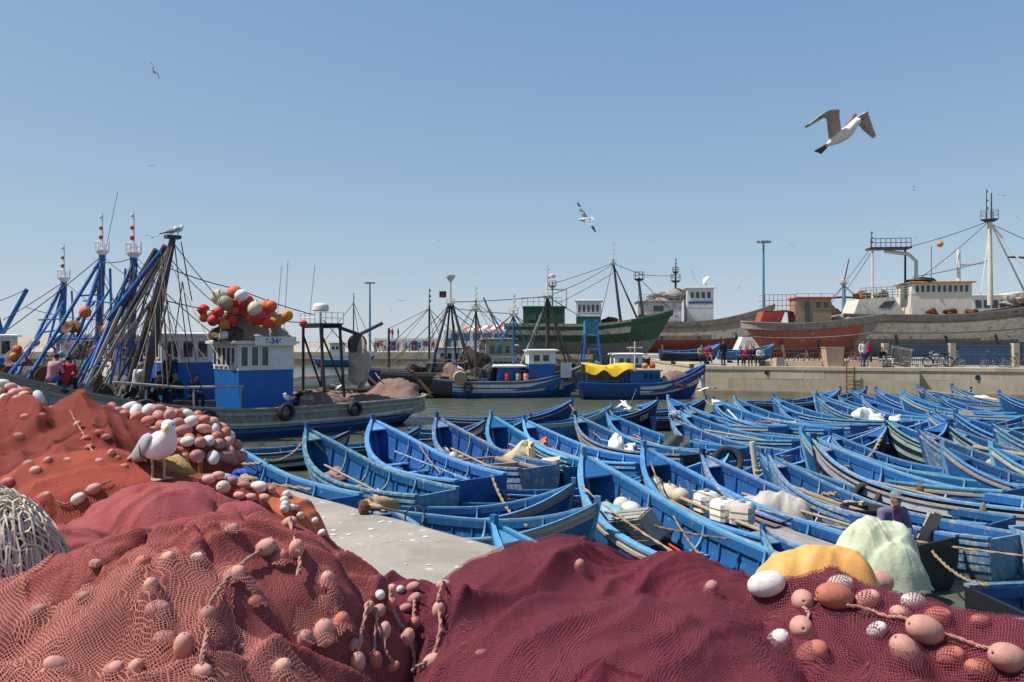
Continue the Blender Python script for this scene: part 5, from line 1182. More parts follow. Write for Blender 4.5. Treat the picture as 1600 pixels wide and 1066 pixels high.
def height_mesh(name, xs, ys, H, mat, parent, org, keep=None, soft=False):
    ny, nx = H.shape; XX, YY = np.meshgrid(xs, ys)
    V = np.stack([XX - org[0], YY - org[1], H - org[2]], -1).reshape(-1, 3)
    ok = H > -.04 if keep is None else keep
    q = ok[:-1, :-1] | ok[1:, :-1] | ok[:-1, 1:] | ok[1:, 1:] if keep is None else ok[:-1, :-1] & ok[1:, :-1] & ok[:-1, 1:] & ok[1:, 1:]
    j, i = np.nonzero(q); a = j * nx + i
    Fq = np.stack([a, a + 1, a + nx + 1, a + nx], -1)
    used = np.unique(Fq); rm = np.full(nx * ny, -1); rm[used] = np.arange(len(used)); V = V[used]; Fq = rm[Fq]
    me = bpy.data.meshes.new(name); me.vertices.add(len(V)); me.vertices.foreach_set('co', V.astype(np.float32).ravel())
    me.loops.add(Fq.size); me.loops.foreach_set('vertex_index', Fq.astype(np.int32).ravel())
    me.polygons.add(len(Fq)); me.polygons.foreach_set('loop_start', np.arange(0, Fq.size, 4, dtype=np.int32)); me.polygons.foreach_set('loop_total', np.full(len(Fq), 4, dtype=np.int32))
    me.polygons.foreach_set('use_smooth', np.ones(len(Fq), dtype=bool))
    # net coordinates: follow the surface length rather than the plan
    dz_y = np.gradient(H, ys, axis=0); dz_x = np.gradient(H, xs, axis=1)
    Uc = np.cumsum(np.sqrt(1 + np.clip(dz_x, -2, 2) ** 2), axis=1) * (xs[1] - xs[0]); Vc = np.cumsum(np.sqrt(1 + np.clip(dz_y, -2, 2) ** 2), axis=0) * (ys[1] - ys[0])
    mid = nx // 2; Uc = Uc - Uc[:, mid:mid + 1]; mj = ny // 2; Vc = Vc - Vc[mj:mj + 1, :]
    def sm(A, k):
        for _ in range(k): A = (np.roll(A, 1, 0) + np.roll(A, -1, 0) + np.roll(A, 1, 1) + np.roll(A, -1, 1)) / 4
        return A
    uvv = np.stack([Uc, Vc], -1).reshape(-1, 2)[used][Fq.ravel()]
    me.update(); l = me.uv_layers.new(name='UVMap'); l.data.foreach_set('uv', uvv.astype(np.float32).ravel())
    me.materials.append(mat); me.validate()
    o = bpy.data.objects.new(name, me); COL.objects.link(o); o.parent = parent; return o
FLM = {'pink': ball_mat('pale_pink_float', (.60, .30, .235)), 'coral': ball_mat('coral_float', (.50, .155, .10)), 'white': ball_mat('off_white_float', (.70, .64, .58)), 'rose': ball_mat('dull_rose_float', (.45, .20, .17)), 'cream': ball_mat('cream_float', (.62, .50, .36))}
def float_mesh(name, mat, seg=18):
    prof = [(.10, -.97), (.16, -1.0), (.3, -.97), (.55, -.86), (.78, -.66), (.93, -.38), (1, -.05), (1, .05), (.93, .38), (.78, .66), (.55, .86), (.3, .97), (.16, 1.0), (.10, .97), (.10, .8)]
    g = MB(); g.lathe([(.10, -.8)] + prof, seg); return g.mesh(name, mat, 60)
FME = {k: float_mesh('float_' + k, m) for k, m in FLM.items()}
FLOATS = {}
def add_float(pile, root, p, r, ratio, d, col, cov):
    o = bpy.data.objects.new('float', FME[col]); COL.objects.link(o); o.parent = root
    o.location = Vector(p) - root.location; o.scale = (r, r, r * ratio); o.rotation_euler = Vector(d).to_track_quat('Z', 'Y').to_euler()
    FLOATS.setdefault(pile, []).append((p[0], p[1], p[2], r, ratio, Vector(d).normalized(), cov)); return o
def rope_obj(name, pts, r, m, root=None, sub=6, wob=0):
    pts = [Vector(p) for p in pts]; out = []
    for i in range(len(pts) - 1):
        a, b, c, d = pts[max(i - 1, 0)], pts[i], pts[i + 1], pts[min(i + 2, len(pts) - 1)]
        for k in range(sub):
            t = k / sub; out.append(.5 * ((2 * b) + (c - a) * t + (2 * a - 5 * b + 4 * c - d) * t * t + (3 * b - a - 3 * c + d) * t ** 3) + Vector((rnd.uniform(-wob, wob), rnd.uniform(-wob, wob), rnd.uniform(-wob, wob))))
    out.append(pts[-1]); o0 = Vector(root.location) if root is not None else Vector((0, 0, 0)); g = MB()
    # two twisted strands
    n = len(out); s1 = []; s2 = []
    for i, p in enumerate(out):
        d = (out[min(i + 1, n - 1)] - out[max(i - 1, 0)]).normalized(); x = d.orthogonal().normalized(); y = d.cross(x); a = i * 1.15
        off = (x * math.cos(a) + y * math.sin(a)) * r * .5; s1.append(p - o0 + off); s2.append(p - o0 - off)
    g.tube(s1, r * .62, 6); g.tube(s2, r * .62, 6)
    return g.build(name, m, root, smooth=70)
def net_pile(key, label, mats, dx, floats=(), rand=None, overlay=None, rope=(), cat='net', oth=None):
    p = PILES[key]; L_ = p.l; x0 = min(l[0] - l[2] for l in L_) - .15; x1 = max(l[0] + l[2] for l in L_) + .15; y0 = max(1.55, min(l[1] - l[3] for l in L_) - .15); y1 = max(l[1] + l[3] for l in L_) + .15
    root = thing('fishing_net', label, cat, ((x0 + x1) / 2, (y0 + y1) / 2, 0), 0, 'heaped fishing nets on the quay'); org = root.location
    xs = np.arange(x0, x1, dx); ys = np.arange(y0, y1, dx); XX, YY = np.meshgrid(xs, ys); H = p(XX.ravel(), YY.ravel()).reshape(XX.shape)
    height_mesh('net_heap', xs, ys, H, mats[0], root, org)
    q = random.Random(p.seed)
    for f in floats:
        u, v, lpx, ang, col, cov = f; P_ = hit(u, v); k = P_.y / F; ratio = 1.45 if lpx > 0 else 1.0; lpx = abs(lpx)
        r_ = lpx * k / 2 / (1.5 if ratio > 1.2 else 1.05)
        d = Vector((math.cos(R(ang)), -.35 * math.sin(R(ang)) + q.uniform(-.25, .25), math.sin(R(ang)))) if ratio > 1.2 else Vector((q.uniform(-.3, .3), -1, .25))
        c = P_ + Vector((0, -.25, .6)) * r_ * (.7 if cov else .85)
        add_float(key, root, c, r_, ratio if ratio > 1.2 else 1.25, d, col, cov)
    if rand:
        n, rr, cols, xr, yr = rand
        look = lambda x, y: H[min(len(ys) - 1, max(0, int((y - ys[0]) / dx))), min(len(xs) - 1, max(0, int((x - xs[0]) / dx)))]
        for i in range(n):
            for _ in range(30):
                x = q.uniform(*xr); y = q.uniform(*yr); z = float(look(x, y))
                if z < .02: continue
                c = Vector((x, y, z + rr * q.uniform(.1, .9)))
                if all((c - Vector(f[:3])).length > rr * 1.75 for f in FLOATS.get(key, [])): break
            else: continue
            add_float(key, root, c, rr * q.uniform(.8, 1.15), q.uniform(1.2, 1.6), Vector((q.uniform(-1, 1), q.uniform(-1, 1), q.uniform(-.5, .5))), q.choice(cols), False)
    if overlay:
        mat, thr, lift = overlay; T_ = H.copy()
        for it in range(int(.30 / dx)):
            A = np.pad(T_, 1, mode='edge'); T_ = np.maximum(H, (A[:-2, 1:-1] + A[2:, 1:-1] + A[1:-1, :-2] + A[1:-1, 2:]) / 4)
        O = T_ + lift + (fbm(XX * 5, YY * 5, p.seed + 70, 3) - .45) * .03
        keep = (fbm(XX * 1.3, YY * 1.3, p.seed + 77, 3) > thr) & (H > .01)
        for fx, fy, fz, r_, ratio, d, cov in FLOATS.get(key, []):
            if not cov: continue
            hx = math.hypot(d.x, d.y) + 1e-6; ax = np.array([d.x, d.y]) / hx; A = (XX - fx) * ax[0] + (YY - fy) * ax[1]; B = -(XX - fx) * ax[1] + (YY - fy) * ax[0]
            la = r_ * (1 + (ratio - 1) * hx); dd = np.sqrt((A / la) ** 2 + (B / r_) ** 2)
            cap = fz + r_ * 1.10 * np.sqrt(np.maximum(0, 1 - np.minimum(dd, .8) ** 2)) - np.maximum(0, dd - .8) * r_ * 1.35
            O = np.where(dd < 2.6, np.maximum(O, cap), O); keep |= (dd < 1.7)
        height_mesh('net_layer', xs, ys, O, mat, root, org, keep)
    for pts in rope:
        W3 = []
        for u, v in pts:
            h = hit(u, v); W3.append(h + Vector((0, -.01, .03)))
        rope_obj('float_line', W3, .0075, rope_p, root, 8, .002)
    return root
m_front = net_mat('red_net', (.31, .078, .07), (.135, .026, .028), .0098, 40, .20, var=(.34, .11, .095))
m_front2 = net_mat('pale_red_net_layer', (.50, .21, .17), None, .0100, 48, .155, alpha=True, var=(.40, .145, .12))
m_gull = net_mat('dark_red_net', (.38, .10, .10), (.24, .05, .055), .0125, 45, .22, var=(.27, .062, .068))
m_or = net_mat('orange_red_net', (.36, .068, .047), (.22, .037, .028), .014, 45, .24, var=(.36, .065, .045))
m_or2 = net_mat('orange_net', (.54, .17, .08), (.38, .09, .05), .014, 45, .24, var=(.46, .12, .065))
m_red = net_mat('brick_red_net', (.245, .050, .038), (.135, .027, .023), .016, 45, .24, var=(.20, .040, .031))
m_mar = net_mat('maroon_net', (.150, .026, .039), (.062, .009, .016), .0092, 45, .21, var=(.185, .040, .055))
m_mar2 = net_mat('maroon_net_layer', (.215, .054, .072), None, .0105, 30, .14, alpha=True, specks=True)
net_pile('front', 'largest red net heap in the left foreground with pale floats showing through', [m_front], .010,
  [(247, 976, 40, 10, 'pink', 1), (258, 1012, 38, 0, 'pink', 1), (327, 984, 46, 85, 'rose', 1), (289, 1032, 48, 80, 'pink', 0), (367, 907, 40, 30, 'pink', 1), (416, 873, 40, 30, 'pink', 0), (464, 866, 36, 75, 'pink', 0), (453, 824, 26, 20, 'pink', 0), (223, 891, 40, 60, 'coral', 1), (262, 880, 32, 40, 'pink', 1), (308, 874, 20, 10, 'white', 1), (236, 940, 34, 70, 'pink', 1), (91, 1048, 44, -40, 'pink', 0), (178, 1055, 40, 30, 'pink', 1), (212, 1055, 36, 60, 'pink', 1), (316, 1060, 36, 10, 'pink', 0), (439, 1054, 42, 45, 'pink', 1), (439, 881, 34, 60, 'coral', 1), (512, 920, 34, 85, 'pink', 1), (507, 1000, 50, 85, 'pink', 1), (533, 1000, 40, 70, 'coral', 1), (478, 1008, 40, 80, 'rose', 1), (362, 843, 26, 20, 'rose', 1), (60, 960, 30, 20, 'rose', 1), (130, 940, 26, 20, 'rose', 1), (400, 960, 30, 20, 'coral', 1)],
  None, (m_front2, .40, .016), [[(453, 824), (464, 866), (470, 890), (466, 925)], [(425, 868), (400, 885), (367, 907), (345, 935), (330, 965), (327, 1000), (320, 1030), (316, 1060)]])
net_pile('gull', 'dark red net heap on which the gull stands', [m_gull], .012, [(150, 905, 22, 10, 'rose', 1)], None, (m_front2, .60, .012))
net_pile('orange', 'orange-red net heap with a short float line, behind the gull heap on the left', [m_or], .014, [(123, 787, 26, 30, 'white', 0), (147, 776, 26, 25, 'pink', 0), (70, 781, 22, 20, 'pink', 1), (13, 762, 22, 10, 'coral', 0)], None, (net_mat('orange_net_layer', (.50, .13, .085), None, .016, 45, .16, alpha=True), .45, .012), [[(90, 800), (105, 795), (123, 787), (147, 776), (175, 765)]])
net_pile('orange_r', 'small orange net heap edged with a line of floats, right of the standing gull', [m_or2], .012,
  [(326, 759, 22, 0, 'pink', 0), (342, 759, 20, 0, 'pink', 0), (362, 760, 21, 0, 'rose', 0), (382, 764, 21, -10, 'rose', 0), (405, 768, 28, 0, 'white', 0), (424, 770, -15, 0, 'rose', 0), (350, 773, -22, 0, 'cream', 0), (374, 781, 19, 0, 'pink', 0), (393, 781, 19, 0, 'pink', 0), (413, 784, 20, 0, 'pink', 0), (445, 786, -14, 0, 'white', 0), (446, 795, -14, 0, 'white', 0), (445, 806, -14, 0, 'white', 0), (456, 797, 16, 0, 'cream', 0), (448, 776, -13, 0, 'white', 0), (464, 800, -13, 0, 'rose', 0), (470, 812, -13, 0, 'cream', 0), (503, 836, 16, 40, 'white', 0), (492, 822, 14, 40, 'white', 0)])
net_pile('red', 'brick red net heap at the far left with floats along its right slope', [m_red], .02, [(121, 666, 14, 40, 'pink', 0), (134, 688, 15, 20, 'coral', 0), (140, 702, 15, 20, 'coral', 0), (156, 727, 15, 0, 'pink', 0), (155, 678, 14, 0, 'coral', 1), (166, 689, 15, 0, 'pink', 1), (40, 656, 16, 5, 'coral', 0), (30, 686, 18, 0, 'pink', 1), (75, 725, 15, 30, 'pink', 1), (56, 740, 19, 15, 'pink', 1), (105, 724, 14, 0, 'pink', 1), (174, 711, 15, 60, 'pink', 1), (183, 724, 14, 0, 'coral', 1), (195, 731, 14, 0, 'coral', 1), (66, 655, 14, 0, 'rose', 1), (45, 728, 20, 15, 'rose', 1)], None, (net_mat('brick_net_layer', (.29, .075, .055), None, .018, 45, .16, alpha=True), .50, .014), [[(110, 650), (121, 666), (134, 688), (140, 702), (156, 727)]])
FC = ['coral', 'coral', 'rose', 'coral', 'pink', 'white', 'rose', 'white']
net_pile('heap', 'heap of red and white net floats behind the standing gull', [m_red], .03, rand=(230, .075, FC, (-6.6, -3.6), (9.7, 10.9)))
net_pile('heap2', 'smaller far heap of red and white net floats at the left picture edge', [m_red], .04, rand=(120, .085, FC, (-9.6, -7.5), (12.3, 13.6)))
net_pile('gap', 'dark maroon net with strings of egg-sized pink floats between the two big heaps', [m_mar], .011,
  [(611, 928, 24, 60, 'pink', 0), (611, 956, 29, 70, 'coral', 0), (591, 975, 30, 40, 'rose', 0), (576, 971, 24, 60, 'pink', 0), (600, 1003, 33, 75, 'pink', 0), (637, 1015, 34, 70, 'pink', 0), (648, 940, 26, 40, 'rose', 0), (646, 982, 28, 60, 'coral', 0), (559, 1046, 38, 80, 'pink', 0), (586, 1046, 36, 80, 'coral', 0), (674, 1041, 34, 40, 'pink', 0), (686, 975, 32, 85, 'pink', 0), (646, 923, 24, 20, 'rose', 0), (693, 918, 24, 10, 'pink', 0), (634, 959, 22, 20, 'rose', 0), (626, 926, -14, 0, 'white', 0), (594, 943, -17, 0, 'white', 0), (614, 1062, 24, 30, 'coral', 0), (553, 1021, 26, 70, 'rose', 0)],
  None, None, [[(611, 928), (611, 956), (622, 985), (637, 1015), (648, 1045), (645, 1064)], [(693, 918), (686, 945), (686, 975), (688, 1010), (674, 1041), (650, 1060)], [(591, 975), (586, 1015), (586, 1046)], [(576, 971), (566, 1005), (559, 1046)], [(648, 940), (648, 960), (646, 982)], [(600, 1003), (603, 1035), (614, 1062)]])
net_pile('maroon', 'large smooth maroon net heap in the middle foreground', [m_mar], .010, [(905, 895, 26, 75, 'rose', 1), (1110, 930, 32, 70, 'rose', 1), (975, 845, 18, 0, 'rose', 1), (752, 1025, 20, 0, 'rose', 1)], None, (m_mar2, .40, .014))
net_pile('right', 'maroon net heap at the lower right with a rope of big pink floats', [m_mar], .010,
  [(1253, 952, -36, 0, 'pink', 0), (1302, 956, 62, -10, 'coral', 0), (1251, 990, -38, 0, 'pink', 0), (1268, 1036, 54, 35, 'coral', 1), (1443, 995, 66, -22, 'pink', 0), (1572, 1048, 68, -20, 'pink', 0), (1368, 918, 54, -8, 'pink', 0), (1196, 934, 60, 15, 'white', 0), (1414, 1028, 64, -55, 'pink', 1), (1484, 1034, 44, 20, 'coral', 1), (1464, 968, 42, 10, 'coral', 1), (1354, 945, 42, 20, 'pink', 1), (1312, 922, 42, 5, 'white', 1), (1407, 968, 40, -20, 'pink', 1), (1530, 1058, 50, -10, 'coral', 1), (1214, 1010, 46, 60, 'white', 1), (1369, 992, 34, 30, 'white', 1), (1426, 948, 42, -5, 'white', 1), (1530, 982, 30, 0, 'coral', 1)],
  None, (m_mar2, .30, .014), [[(1253, 965), (1262, 985), (1251, 1000)], [(1322, 958), (1350, 968), (1385, 980), (1410, 986), (1443, 995), (1478, 1008), (1520, 1026), (1548, 1038), (1572, 1048)], [(1255, 950), (1275, 948), (1302, 956)]])
# cream knotted rope net at the left edge
root = thing('fishing_net', 'coarse cream twine net heaped at the left picture edge', 'net', (-2.75, 3.75, 0), 0, 'heaped fishing nets on the quay')
twine = surf('cream_twine', (.62, .55, .43), (.46, .39, .29), rough=.95, bump=.8, bscale=60, jit=.1)
dome = Pile([(-2.60, 3.76, .58, .5, .92), (-2.7, 3.35, .5, .4, .66)], [(20, 3, 4, .05, None)], 53, .05)
def cords(name, pile, cx, cy, wx, wy, cell, r_, mat, root, lift=.012, seed=1, n2=1):
    q = random.Random(seed); g = MB()
    gx = np.arange(cx - wx - .1, cx + wx + .1, .012); gy = np.arange(cy - wy - .1, cy + wy + .1, .012); GX, GY = np.meshgrid(gx, gy); GH = pile(GX.ravel(), GY.ravel()).reshape(GX.shape)
    for lay in range(n2):
        for sgn in (1, -1):
            n = int((wx + wy) * 2 / cell)
            for i in range(n):
                c = -(wx + wy) + i * cell + q.uniform(-.01, .01); pts = []
                for k in range(70):
                    s = -1.3 + 2.6 * k / 69
                    x = cx + s * .7 + c * .7; y = cy + sgn * (s * .7 - c * .7) + .012 * math.sin(k * .9 + i)
                    if abs(x - cx) > wx or abs(y - cy) > wy: 
                        if len(pts) > 3: g.tube(pts, r_, 4, False)
                        pts = []; continue
                    x += q.uniform(-.016, .016); y += q.uniform(-.016, .016); z = GH[min(len(gy) - 1, max(0, int((y - gy[0]) / .012))), min(len(gx) - 1, max(0, int((x - gx[0]) / .012)))]
                    if z < .03:
                        if len(pts) > 3: g.tube(pts, r_, 4, False)
                        pts = []; continue
                    pts.append((x - root.location.x, y - root.location.y, z + lift * (1 + lay) + q.uniform(-.010, .022)))
                if len(pts) > 3: g.tube(pts, r_, 4, False)
    return g.build(name, mat, root, smooth=80, kind='stuff')
xs = np.arange(-3.4, -1.9, .02); ys = np.arange(2.8, 4.4, .02); XX, YY = np.meshgrid(xs, ys)
height_mesh('net_heap', xs, ys, dome(XX.ravel(), YY.ravel()).reshape(XX.shape), surf('twine_core', (.40, .34, .25), (.22, .18, .13), vscale=30, rough=1, bump=1, bscale=80, bdist=.02), root, root.location)
cords('twine_mesh', dome, -2.62, 3.6, .62, .8, .034, .0055, twine, root, seed=3, n2=4)
# ================================================================== things lying in the skiffs
styro = surf('dirty_styrofoam', (.70, .66, .60), (.55, .50, .44), rough=.9, bump=.5, wear=(.35, .27, .2), wear_lo=.66)
sack_c = surf('cream_cloth', (.62, .55, .40), (.5, .43, .30), rough=.95, bump=.6); sack_w = surf('white_sacking', (.70, .68, .64), (.56, .54, .52), rough=.9, bump=.6)
net_y = surf('pale_yellow_net', (.55, .47, .30), (.40, .33, .20), rough=1, bump=1, bscale=60, bdist=.02); net_b2 = surf('brown_net', (.26, .19, .12), (.16, .11, .07), rough=1, bump=1, bscale=60, bdist=.02)
plas_r = surf('red_plastic', (.42, .09, .07), (.32, .07, .06), rough=.45); plas_b = surf('black_plastic', (.02, .021, .023), rough=.5); plas_g = surf('grey_plastic', (.34, .36, .40), rough=.6)
canvas = surf('grey_canvas', (.45, .42, .37), (.34, .31, .27), rough=.95, bump=.6); canv_g = surf('grey_green_canvas', (.17, .19, .15), rough=.95)
def heap(n, x, y, z, r_, mat, name, label, cat, seed, bump=.35, seg=22):
    o = lump(name, mat, None, (0, 0, 0), r_, seed, bump, seg, 14); o.location = bp(n, x, y, z); o.rotation_euler = BOAT[n].rotation_euler; return tag(o, label, cat)
heap('a2', -.5, .15, -.1, (.75, .4, .38), sack_c, 'cloth_sack', 'cream cloth sack across the skiff second along the quay', 'sack', 1, .5)
heap('a2', -1.9, .1, .0, (.5, .4, .35), net_b2, 'net_bundle', 'brown net bundle near the stern of the skiff second along the quay', 'net', 2)
heap('a5', -.4, .3, .25, (.75, .5, .5), net_y, 'net_bundle', 'pale yellow net heap lying across a skiff below the open water', 'net', 3, .5)
heap('a6', 2.4, .0, .55, (.35, .25, .3), BALL['coral'], 'life_jacket', 'orange life jacket stuffed in a skiff bow', 'life jacket', 4, .5)
heap('a6', 1.9, .1, .4, (.22, .2, .2), styro, 'foam_float', 'white foam float beside the orange life jacket', 'float', 5, .15)
heap('a7', .4, .1, .3, (.5, .35, .4), sack_w, 'net_bundle', 'small pale net bundle in the skiff with the tan gunwale', 'net', 6, .5)
heap('a11', .3, .1, .2, (.5, .4, .35), net_y, 'rope_heap', 'yellow-brown rope heap in the skiff next to the white-tipped bow', 'rope', 7, .6)
heap('a12', 1.8, .2, .35, (.4, .3, .28), sack_w, 'sack', 'pale sack in the bow of the skiff left of the ladder, front one', 'sack', 8); heap('a12', 1.2, -.2, .3, (.35, .3, .25), sack_c, 'sack', 'pale sack in the bow of the skiff left of the ladder, rear one', 'sack', 9)
heap('a14', .8, .1, .4, (.6, .5, .5), sack_w, 'plastic_bag', 'large white plastic bag in the skiff below the wall ladder', 'bag', 10, .5); heap('a14', -.1, -.1, .35, (.5, .45, .35), styro, 'plastic_bag', 'smaller white plastic bag behind the large one in the same skiff', 'bag', 11, .5)
heap('a15', 1.6, .0, .35, (.45, .35, .3), sack_w, 'sack', 'white sack in the skiff left of the dark wall recess', 'sack', 12); heap('a16', .3, .0, .3, (.7, .4, .35), net_b2, 'net_bundle', 'brown net bundle in the skiff below the wall recess', 'net', 13)
heap('a18', 1.8, .0, .5, (.8, .45, .35), sack_c, 'cloth', 'cream cloth over the bow of the farthest right skiff', 'cloth', 14, .5); heap('n9', .9, .3, .4, (.8, .35, .3), surf('pale_blue_sheet', (.45, .55, .62), rough=.8), 'plastic_sheet', 'pale blue crumpled sheet in a skiff at the right edge', 'sheet', 15, .5)
heap('n8', 2.0, .55, .5, (.5, .3, .3), net_y, 'rope_heap', 'tan rope heap on the bow of the skiff with the cream float', 'rope', 16, .6)
heap('n2', -3.1, 0, .2, (.35, .3, .25), plas_g, 'plastic_bag', 'grey plastic bag behind the white jugs', 'bag', 17, .5)
heap('n1', 1.0, -.25, .4, (.3, .25, .22), plas_b, 'plastic_bag', 'black plastic bag beside the floats in the nearest skiff', 'bag', 18, .5)
def ballf(n, x, y, z, r_, col, label, ratio=1.15):
    o = thing('net_float', label, 'float', bp(n, x, y, z), 0, 'loose floats in the skiffs'); g = MB(); g.lathe([(a * r_, b * r_ * ratio) for a, b in ((.1, -.98), (.3, -.95), (.6, -.8), (.85, -.52), (1, -.1), (1, .1), (.85, .52), (.6, .8), (.3, .95), (.1, .98))], 16, alignM((rnd.uniform(-1, 1), rnd.uniform(-1, 1), .3)))
    g.build('shell', FLM[col] if col in FLM else BALL[col], o, smooth=60); g = MB(); g.tube([(0, 0, r_ * .6), (0, .1, r_ * 1.2), (.05, .2, r_ * .9)], .012, 5); g.build('lanyard', rope_m, o); return o
for i, (x, y, r_, c, lab) in enumerate(((2.3, -.28, .16, 'white', 'white float in the nearest skiff, closest to its bow'), (2.0, -.30, .17, 'white', 'white float in the nearest skiff, second from its bow'), (2.35, .05, .15, 'cream', 'cream float deep in the bow of the nearest skiff'), (1.6, -.32, .15, 'cream', 'cream float in the nearest skiff next to the red pole'), (1.35, -.15, .12, 'khaki', 'khaki float in the nearest skiff next to the black bag'), (1.9, .1, .15, 'white', 'white float in the middle of the nearest skiff pile'))):
    ballf('n1', x, y, .72 - i * .03, r_, c, lab)
o = heap('n1', 1.9, .22, .6, (.34, .22, .24), surf('pale_blue_plastic', (.22, .42, .52), rough=.5), 'plastic_can', 'pale blue plastic can among the floats in the nearest skiff', 'can', 19, .12)
for i, (x, y, r_, c, lab) in enumerate(((2.25, .0, .17, 'cream', 'yellowish float in the jug skiff, left of a pair'), (2.0, .15, .17, 'cream', 'yellowish float in the jug skiff, right of a pair'), (2.5, .05, .15, 'khaki', 'khaki float in the bow of the jug skiff'), (1.7, .05, .17, 'cream', 'large yellow float in the jug skiff nearest the jugs'))):
    ballf('n2', x, y, .72, r_, c, lab)
for i, (x, y, z) in enumerate(((2.5, .2, .75), (2.3, 0, .62), (2.45, -.1, .55))): ballf('a4', x, y, z - .1, .15, 'white', ['white buoy in the skiff bow left of the wooden frames, top', 'white buoy in the skiff bow left of the wooden frames, right', 'white buoy in the skiff bow left of the wooden frames, low'][i])
ballf('n8', .35, .72, .62, .24, 'cream', 'big cream float lying on the gunwale with driftwood', 1.7); ballf('a6', -1.0, .2, .55, .14, 'white', 'white float on a skiff left of the tall nearest bow'); ballf('a7', 2.2, .3, .6, .12, 'white', 'small white float in the bow left of number 1755')
def jug(n, x, y, z, label, s=.17):
    o = thing('foam_jug', label, 'jug', bp(n, x, y, z), R(rnd.uniform(0, 90)), 'white jugs in a skiff'); g = MB(); b = s
    g.loft([[Vector((sx * k * b, sy * k * b, zz)) for sx, sy in ((-1, -.7), (-.7, -1), (.7, -1), (1, -.7), (1, .7), (.7, 1), (-.7, 1), (-1, .7))] for zz, k in ((0, .9), (.02, 1), (s * 1.6, 1), (s * 1.9, .75))], True, True); g.build('body', styro, o, smooth=40)
    g = MB(); g.lathe([(s * .28, s * 1.9), (s * .28, s * 2.15)], 10); g.build('cap', plas_g, o)
    for k in (.5, 1.1):
        g = MB(); g.loft([[Vector((sx * b * 1.03, sy * b * 1.03, s * k + dz)) for sx, sy in ((-1, -.7), (-.7, -1), (.7, -1), (1, -.7), (1, .7), (.7, 1), (-.7, 1), (-1, .7))] for dz in (0, .02)], True); g.build('strap', rope_m, o)
for i, (x, y, lab) in enumerate(((.9, -.1, 'white foam jug in a skiff, left one of three'), (.05, .05, 'white foam jug in a skiff, middle one of three'), (-.35, -.12, 'white foam jug in a skiff, right one of three'), (2.7, .15, 'small white jug near the bow of the jug skiff'))): jug('n2', x, y, .55 if i < 3 else .7, lab, .19 if i < 3 else .13)
def poles(n, items, label0):
    for i, (a, b, r_, m, lab) in enumerate(items):
        g = MB(); A = bp(n, *a); B_ = bp(n, *b); g.tube([Vector((0, 0, 0)), (B_ - A) * .5 + Vector((0, 0, -.02)), B_ - A], [r_, r_ * .95, r_ * .8], 7); o = g.build('pole', m, None, smooth=50, loc=A); tag(o, lab, 'pole', 'loose poles in the skiffs')
poles('n1', [((2.9, .1, .75), (-1.0, -.1, .3), .03, wood, 'longest bamboo pole in the nearest skiff'), ((2.7, -.2, .7), (.2, -.35, .35), .025, BALL['red'], 'red pole in the nearest skiff'), ((2.8, .25, .7), (.4, .3, .4), .028, rope_m, 'tan pole under the crate of the nearest skiff'), ((2.7, 0, .62), (1.0, .15, .35), .04, wood, 'thick short pole in the nearest skiff bow')], '')
poles('n2', [((2.9, .2, .8), (-2.9, .0, .55), .035, wood, 'longest pole in the skiff with the jugs'), ((2.7, -.1, .75), (-1.0, -.2, .5), .03, rope_m, 'second pole in the skiff with the jugs'), ((2.6, .3, .75), (.3, .2, .5), .03, wood, 'short pole in the bow of the jug skiff'), ((.6, -.2, .5), (-3.2, -.35, .45), .04, wood_d, 'dark pole at the stern of the jug skiff')], '')
poles('n4', [((2.6, .1, .9), (-.4, -.2, .6), .045, wood, 'thick plank pole in the skiff left of the black tub'), ((2.4, -.15, .85), (.4, .2, .55), .04, wood_g, 'second plank pole left of the black tub')], '')
poles('a17', [((3.0, .5, 1.35), (-1.5, .6, .95), .04, wood_g, 'pole along the gunwale of the skiff right of the wall recess')], '')
poles('n8', [((2.4, .75, 1.05), (-2.4, .85, .82), .05, wood, 'driftwood pole lying along the gunwale by the cream float')], '')
poles('a10', [((2.6, -.1, 1.1), (1.2, .2, .5), .035, sack_w, 'white pole leaning in the white-tipped bow')], '')
# crate
def crate(loc, rot, dims, label, m=None):
    o = thing('wooden_crate', label, 'crate', loc, 0); o.rotation_euler = rot; lx, ly, lz = dims; m = m or wood
    for s in (1, -1):
        for k in range(3):
            g = MB(); g.box((0, s * ly / 2, lz * (k + .5) / 3 - lz / 2), (lx, .02, lz / 3 - .02)); g.build('side_slat', m, o)
        g = MB(); g.box((s * lx / 2, 0, 0), (.03, ly - .03, lz)); g.build('end_board', m, o)
    for k in range(5):
        g = MB(); g.box((0, -ly / 2 + ly * (k + .5) / 5, -lz / 2 - .012), (lx, ly / 5 - .02, .02)); g.build('bottom_slat', m, o)
    return o
_r = BOAT['n1'].rotation_euler
crate(bp('n1', .75, .28, .72), (R(62), R(14), _r.z + R(8)), (.78, .48, .30), 'wooden crate tipped on its side in the nearest skiff', wood_g)
